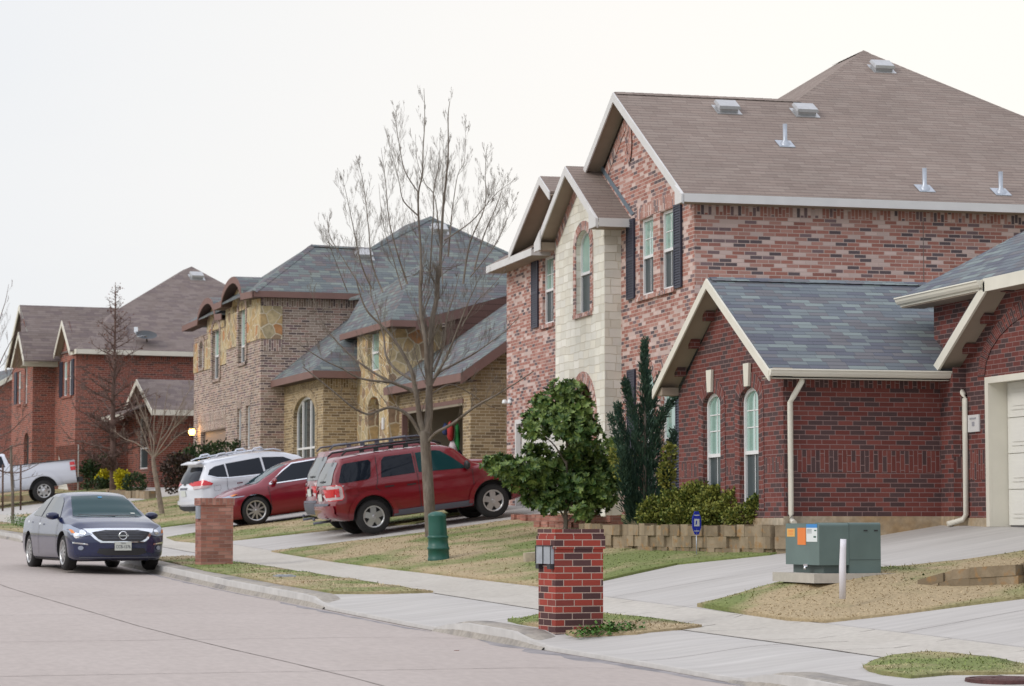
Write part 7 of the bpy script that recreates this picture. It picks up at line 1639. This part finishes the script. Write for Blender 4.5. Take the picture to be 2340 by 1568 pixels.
# garden edging of stone and block
def course_wall(name, label, pts, hh, th, mat, zf=None, ln_=.34, rows=2):
    """dry laid edging: separate blocks with slightly uneven tops joined in one wall"""
    mb = MB(); L_ = sum((Vector(b) - Vector(a)).length for a, b in zip(pts, pts[1:]))
    for r_ in range(rows):
        for a, b in zip(pts, pts[1:]):
            a, b = Vector((a[0], a[1], 0)), Vector((b[0], b[1], 0)); d = (b - a).normalized(); nn = Vector((-d.y, d.x, 0)); l = (b - a).length; s_ = -random.random() * ln_ * .5
            while s_ < l:
                w_ = ln_ * random.uniform(.7, 1.4); e = min(l, s_ + w_); s0 = max(0, s_)
                if e - s0 > .05:
                    p0, p1 = a + d * (s0 + .002), a + d * (e - .002); z0 = (zf or H)(p0.x, p0.y); z1 = (zf or H)(p1.x, p1.y); j = random.uniform(-.035, .035); k0, k1 = hh * r_ / rows, hh * (r_ + 1) / rows - .002
                    o0, o1 = nn * (th * .5 + j), nn * (-th * .5 + j); t_ = random.uniform(-.022, .018) if r_ == rows - 1 else 0; bot = -.2 if r_ == 0 else 0
                    v = [p0 + o0 + Zz * (z0 + k0 + bot), p1 + o0 + Zz * (z1 + k0 + bot), p1 + o1 + Zz * (z1 + k0 + bot), p0 + o1 + Zz * (z0 + k0 + bot), p0 + o0 + Zz * (z0 + k1 + t_), p1 + o0 + Zz * (z1 + k1 + t_), p1 + o1 + Zz * (z1 + k1 + t_), p0 + o1 + Zz * (z0 + k1 + t_)]
                    for q in ((4, 5, 6, 7), (0, 1, 5, 4), (1, 2, 6, 5), (2, 3, 7, 6), (3, 0, 4, 7)): mb.face([v[i] for i in q])
                s_ = e if e > s_ else s_ + w_
                if e >= l: break
    return tag(mb.build(name, M[mat]), label, 'garden wall')
lv = lambda z0: (lambda x, y: z0)
course_wall('garden_wall', 'low brown field stone edging wall below the olive hedge', [(11.75, 41.0), (11.9, 40.4), (12.2, 38.2), (12.45, 36.4), (12.9, 34.85), (13.35, 34.5)], .52, .22, 'garden_stone', lambda x, y: lerp(y, [(34.5, .87), (41, .88)]), .24, 3)
course_wall('garden_wall', 'pinkish block edging just behind the red brick mailbox', [tuple(gp(1236, 1206).xy), tuple(gp(1320, 1208).xy), tuple(gp(1408, 1208).xy)], .24, .25, 'pale_brick', None, .30, 2)
course_wall('garden_wall', 'short row of pinkish blocks behind the magnolia near the maroon suv', [tuple(gp(1177, 1190).xy), tuple(gp(1235, 1193).xy), tuple(gp(1305, 1194).xy)], .14, .22, 'pale_brick', None, .26, 1)
a_, b_, c_ = gp(2110, 1345), gp(2187, 1343), gp(2342, 1338)
course_wall('garden_wall', 'low brown stone retaining wall beside the right hand driveway', [(a_.x, a_.y), (b_.x, b_.y), (c_.x, c_.y), (15.2, 27.6)], .24, .24, 'garden_stone', lambda x, y: lerp(x, [(a_.x, H(a_.x, a_.y) - .12), (b_.x, H(b_.x, b_.y) - .02), (c_.x, H(c_.x, c_.y)), (16, H(16, 28))]), .45, 2)
course_wall('garden_wall', 'row of tan edging stones in front of the white pickup', [tuple(gp(0, 1149).xy), tuple(gp(60, 1146).xy), tuple(gp(150, 1141).xy)], .22, .25, 'garden_stone', None, .6, 1)
course_wall('garden_wall', 'tan edging stones below the round clipped shrub', [tuple(gp(250, 1136).xy), tuple(gp(320, 1138).xy), tuple(gp(350, 1140).xy)], .25, .25, 'garden_stone', None, .6, 1)
P_ = gp(1213, 1285); mb = MB(); mb.prism([(P_.x - .12, P_.y - .1, P_.z + .15), (P_.x + .08, P_.y - .12, P_.z + .16), (P_.x + .1, P_.y + .1, P_.z + .17), (P_.x - .1, P_.y + .12, P_.z + .15)], (0.01, 0, -.22))
tag(mb.build('stone_block', M['plinth']), 'small pale stone block on the lawn left of the red brick mailbox', 'stone')
# wall lamp, lit, on the taupe house
y, z = f3.hx(450, 990, XL); p = f3.W((XL - .22, y, z)); w0 = f3.W((XL, y, z - .1)); root = thing('wall_lamp', w0, 'lit yellow globe lamp on a bracket at the taupe brick garage corner', 'wall lamp')
p = at(438.5, 987, (w0 - C0).dot(Fv) - .3)
mb = MB(); mb.lathe([(.0, -.13), (.07, -.12), (.115, -.04), (.12, .03), (.09, .10), (.04, .13), (0, .135)], p, 'z', 16); mb.build('lamp_globe', plain('lamp_glow', (1, .75, .35), .4, emis=((1, .50, .12), 7.0)), root)
mb = MB(); mb.tube([w0, w0 + Zz * -.12, p - Zz * .2, p - Zz * .13], .018, 6); mb.lathe([(.0, .17), (.05, .165), (.13, .11), (.13, .10)], p, 'z', 12); mb.lathe([(.0, -.16), (.06, -.15), (.08, -.12)], p, 'z', 12); mb.build('bracket', M['black'], root)
ld = bpy.data.lights.new('wall_lamp_light', 'POINT'); ld.energy = 14; ld.color = (1, .55, .2); ld.shadow_soft_size = .12; lo = bpy.data.objects.new('wall_lamp_light', ld); col.objects.link(lo); lo.parent = root; lo.location = p - w0 + Vector((-.05, -.14, .05))
# flood light at the corner of the pink house
y, z = f2.hx(1162, 915, XF); p = at(1160, 915, (f2.W((XF, y, z)) - C0).dot(Fv) - .25); root = thing('flood_light', p, 'twin headed security flood light on the left corner of the pink brick house', 'flood light')
mb = MB(); mb.lathe([(.0, .02), (.07, .0), (.075, -.03), (0, -.04)], p + Vector((.1, 0, .06)), 'z', 10); mb.tube([p + Vector((.1, 0, .04)), p + Vector((.02, -.02, .0))], .02, 6); mb.build('fixture', M['galv'], root)
for dx in (-.07, .05):
    mb = MB(); q = p + Rr * dx + Zz * -.03; mb.lathe([(.0, .05), (.045, .04), (.062, -.02), (.062, -.045), (.0, -.05)], q, 'z', 14); mb.build('lamp_head', plain('flood_glass', (.8, .85, .85), .2), root)
# satellite dishes on the far roof
p = hp(336, 780); root = thing('satellite_dish', f4.W(p), 'dark oval satellite dish on a mast on the far brown roof', 'satellite dish')
d4 = (f4.W(p) - C0).dot(Fv) - .3; cdish = at(334, 765, d4)
nd = (Fh * -.50 + Zz * .86 + Rr * .12).normalized(); u = nd.cross(Vector((0, 1, 0))).normalized(); u = Rr.copy(); v = nd.cross(u).normalized(); u = v.cross(nd).normalized()
mb = MB(); n = 24
for r0, r1, z0_, z1_ in ((0, .5, -.09, -.065), (.5, 1, -.065, 0)):
    for i in range(n):
        a0, a1 = 2 * math.pi * i / n, 2 * math.pi * (i + 1) / n; f = lambda r_, a_, z_: cdish + u * .42 * r_ * math.cos(a_) + v * .36 * r_ * math.sin(a_) + nd * z_
        mb.face((f(r0, a0, z0_), f(r0, a1, z0_), f(r1, a1, z1_), f(r1, a0, z1_))) if r0 else mb.face((f(0, 0, z0_), f(r1, a0, z1_), f(r1, a1, z1_)))
mb.build('dish', plain('dish_grey', (.05, .055, .06), .6), root, recalc=False)
mb = MB(); mb.tube([f4.W(p), cdish - nd * .08], .035, 8); mb.build('mast', M['bark'], root); mb = MB(); mb.tube([cdish - nd * .05, at(312, 770, d4 - .4), at(308, 757, d4 - .5)], .02, 6); mb.box(tuple(at(306, 758, d4 - .5)), tuple(at(306, 758, d4 - .5) + Vector((.15, .12, .18)))); mb.build('feed_arm', M['chrome'], root)
# things hanging in the open garage
for k, (px, py, w_, h_, cc, lb, ct) in enumerate(((1030, 985, .16, .5, (.35, .02, .02), 'red bag hanging in the open garage', 'bag'), (1045, 1000, .12, .7, (.02, .20, .05), 'green bag hanging beside the red one in the open garage', 'bag'), (1036, 1022, .20, .35, (.55, .48, .5), 'white bundle below the red bag in the open garage', 'bundle'), (1046, 1040, .2, .3, (.02, .02, .10), 'navy bundle at the bottom of the open garage', 'bundle'), (1018, 980, .14, .3, (.03, .05, .15), 'dark blue bag left of the red one in the open garage', 'bag'))):
    dd = (f3.W((X3 + 1.2 + k * .06, -13.6, 3)) - C0).dot(Fv); p = at(px, py, dd); mb = MB(); mb.lathe([(.0, h_ * .5), (w_ * .3, h_ * .42), (w_ * .5, h_ * .1), (w_ * .55, -h_ * .25), (w_ * .35, -h_ * .45), (0, -h_ * .5)], p, 'z', 10)
    mb.v = [q + rdir() * .02 for q in mb.v]; tag(mb.build('hanging_bag' if ct == 'bag' else 'bundle', plain('cloth_%s' % ct, cc, .8)), lb, ct)
# a few dead leaves on the road
for k, (px, py) in enumerate(((659, 2463 / 1.641), (1435 / 1.376 * 1 / 1.641 * 1.641, 1490), (402, 1499), (700, 1553), (870, 1500))):
    r_ = ray(px, py); t = 20
    while (C0 + r_ * t).z > st((C0 + r_ * t).y) - .02: t += .02
    p = C0 + r_ * t; mb = MB(); mb.prism([p + Vector((-.03, -.02, .02)), p + Vector((.01, -.03, .008)), p + Vector((.035, .01, .02)), p + Vector((.0, .03, .01))], (0, 0, -.006)); tag(mb.build('dead_leaf', M['dry_leaf']), 'brown dead leaf lying on the road', 'leaf', 'dead leaves on the road')

# ------------------------------------------------------------ loose runs of trim become parts of their own
def split_parts(o, gap=.03):
    me = o.data; bm = bmesh.new(); bm.from_mesh(me); bm.verts.ensure_lookup_table(); n = len(bm.verts); comp = [-1] * n; boxes = []
    for v in bm.verts:
        if comp[v.index] >= 0: continue
        k = len(boxes); st_k = [v]; comp[v.index] = k; lo = list(v.co); hi = list(v.co)
        while st_k:
            q = st_k.pop()
            for a in range(3): lo[a] = min(lo[a], q.co[a]); hi[a] = max(hi[a], q.co[a])
            for e in q.link_edges:
                r_ = e.other_vert(q)
                if comp[r_.index] < 0: comp[r_.index] = k; st_k.append(r_)
        boxes.append((lo, hi))
    par = list(range(len(boxes)))
    def find(a):
        while par[a] != a: a = par[a]
        return a
    for i in range(len(boxes)):
        for j in range(i):
            if all(boxes[i][0][a] - gap <= boxes[j][1][a] and boxes[j][0][a] - gap <= boxes[i][1][a] for a in range(3)): par[find(i)] = find(j)
    roots = sorted({find(i) for i in range(len(boxes))})
    if len(roots) > 1 and len(roots) < 9:
        for r_ in roots[1:]:
            b2 = bm.copy(); b2.verts.ensure_lookup_table(); bmesh.ops.delete(b2, geom=[v for v in b2.verts if find(comp[v.index]) != r_], context='VERTS')
            m2 = me.copy(); b2.to_mesh(m2); b2.free(); c_ = o.copy(); c_.data = m2; col.objects.link(c_); c_.parent = o.parent
        bmesh.ops.delete(bm, geom=[v for v in bm.verts if find(comp[v.index]) != roots[0]], context='VERTS'); bm.to_mesh(me)
    bm.free()
for o in list(scene.objects):
    if o.type == 'MESH' and o.parent and o.name.split('.')[0] in ('wall', 'wing_wall', 'stone_wall', 'stone_gable', 'fascia', 'soffit', 'ridge_cap', 'mullion', 'roof', 'brick_surround', 'trim', 'bracket', 'siding', 'foundation', 'door_frame', 'emblem', 'mail_door', 'lifting_lug', 'roof_rail', 'roof_rack', 'garage_interior'): split_parts(o)
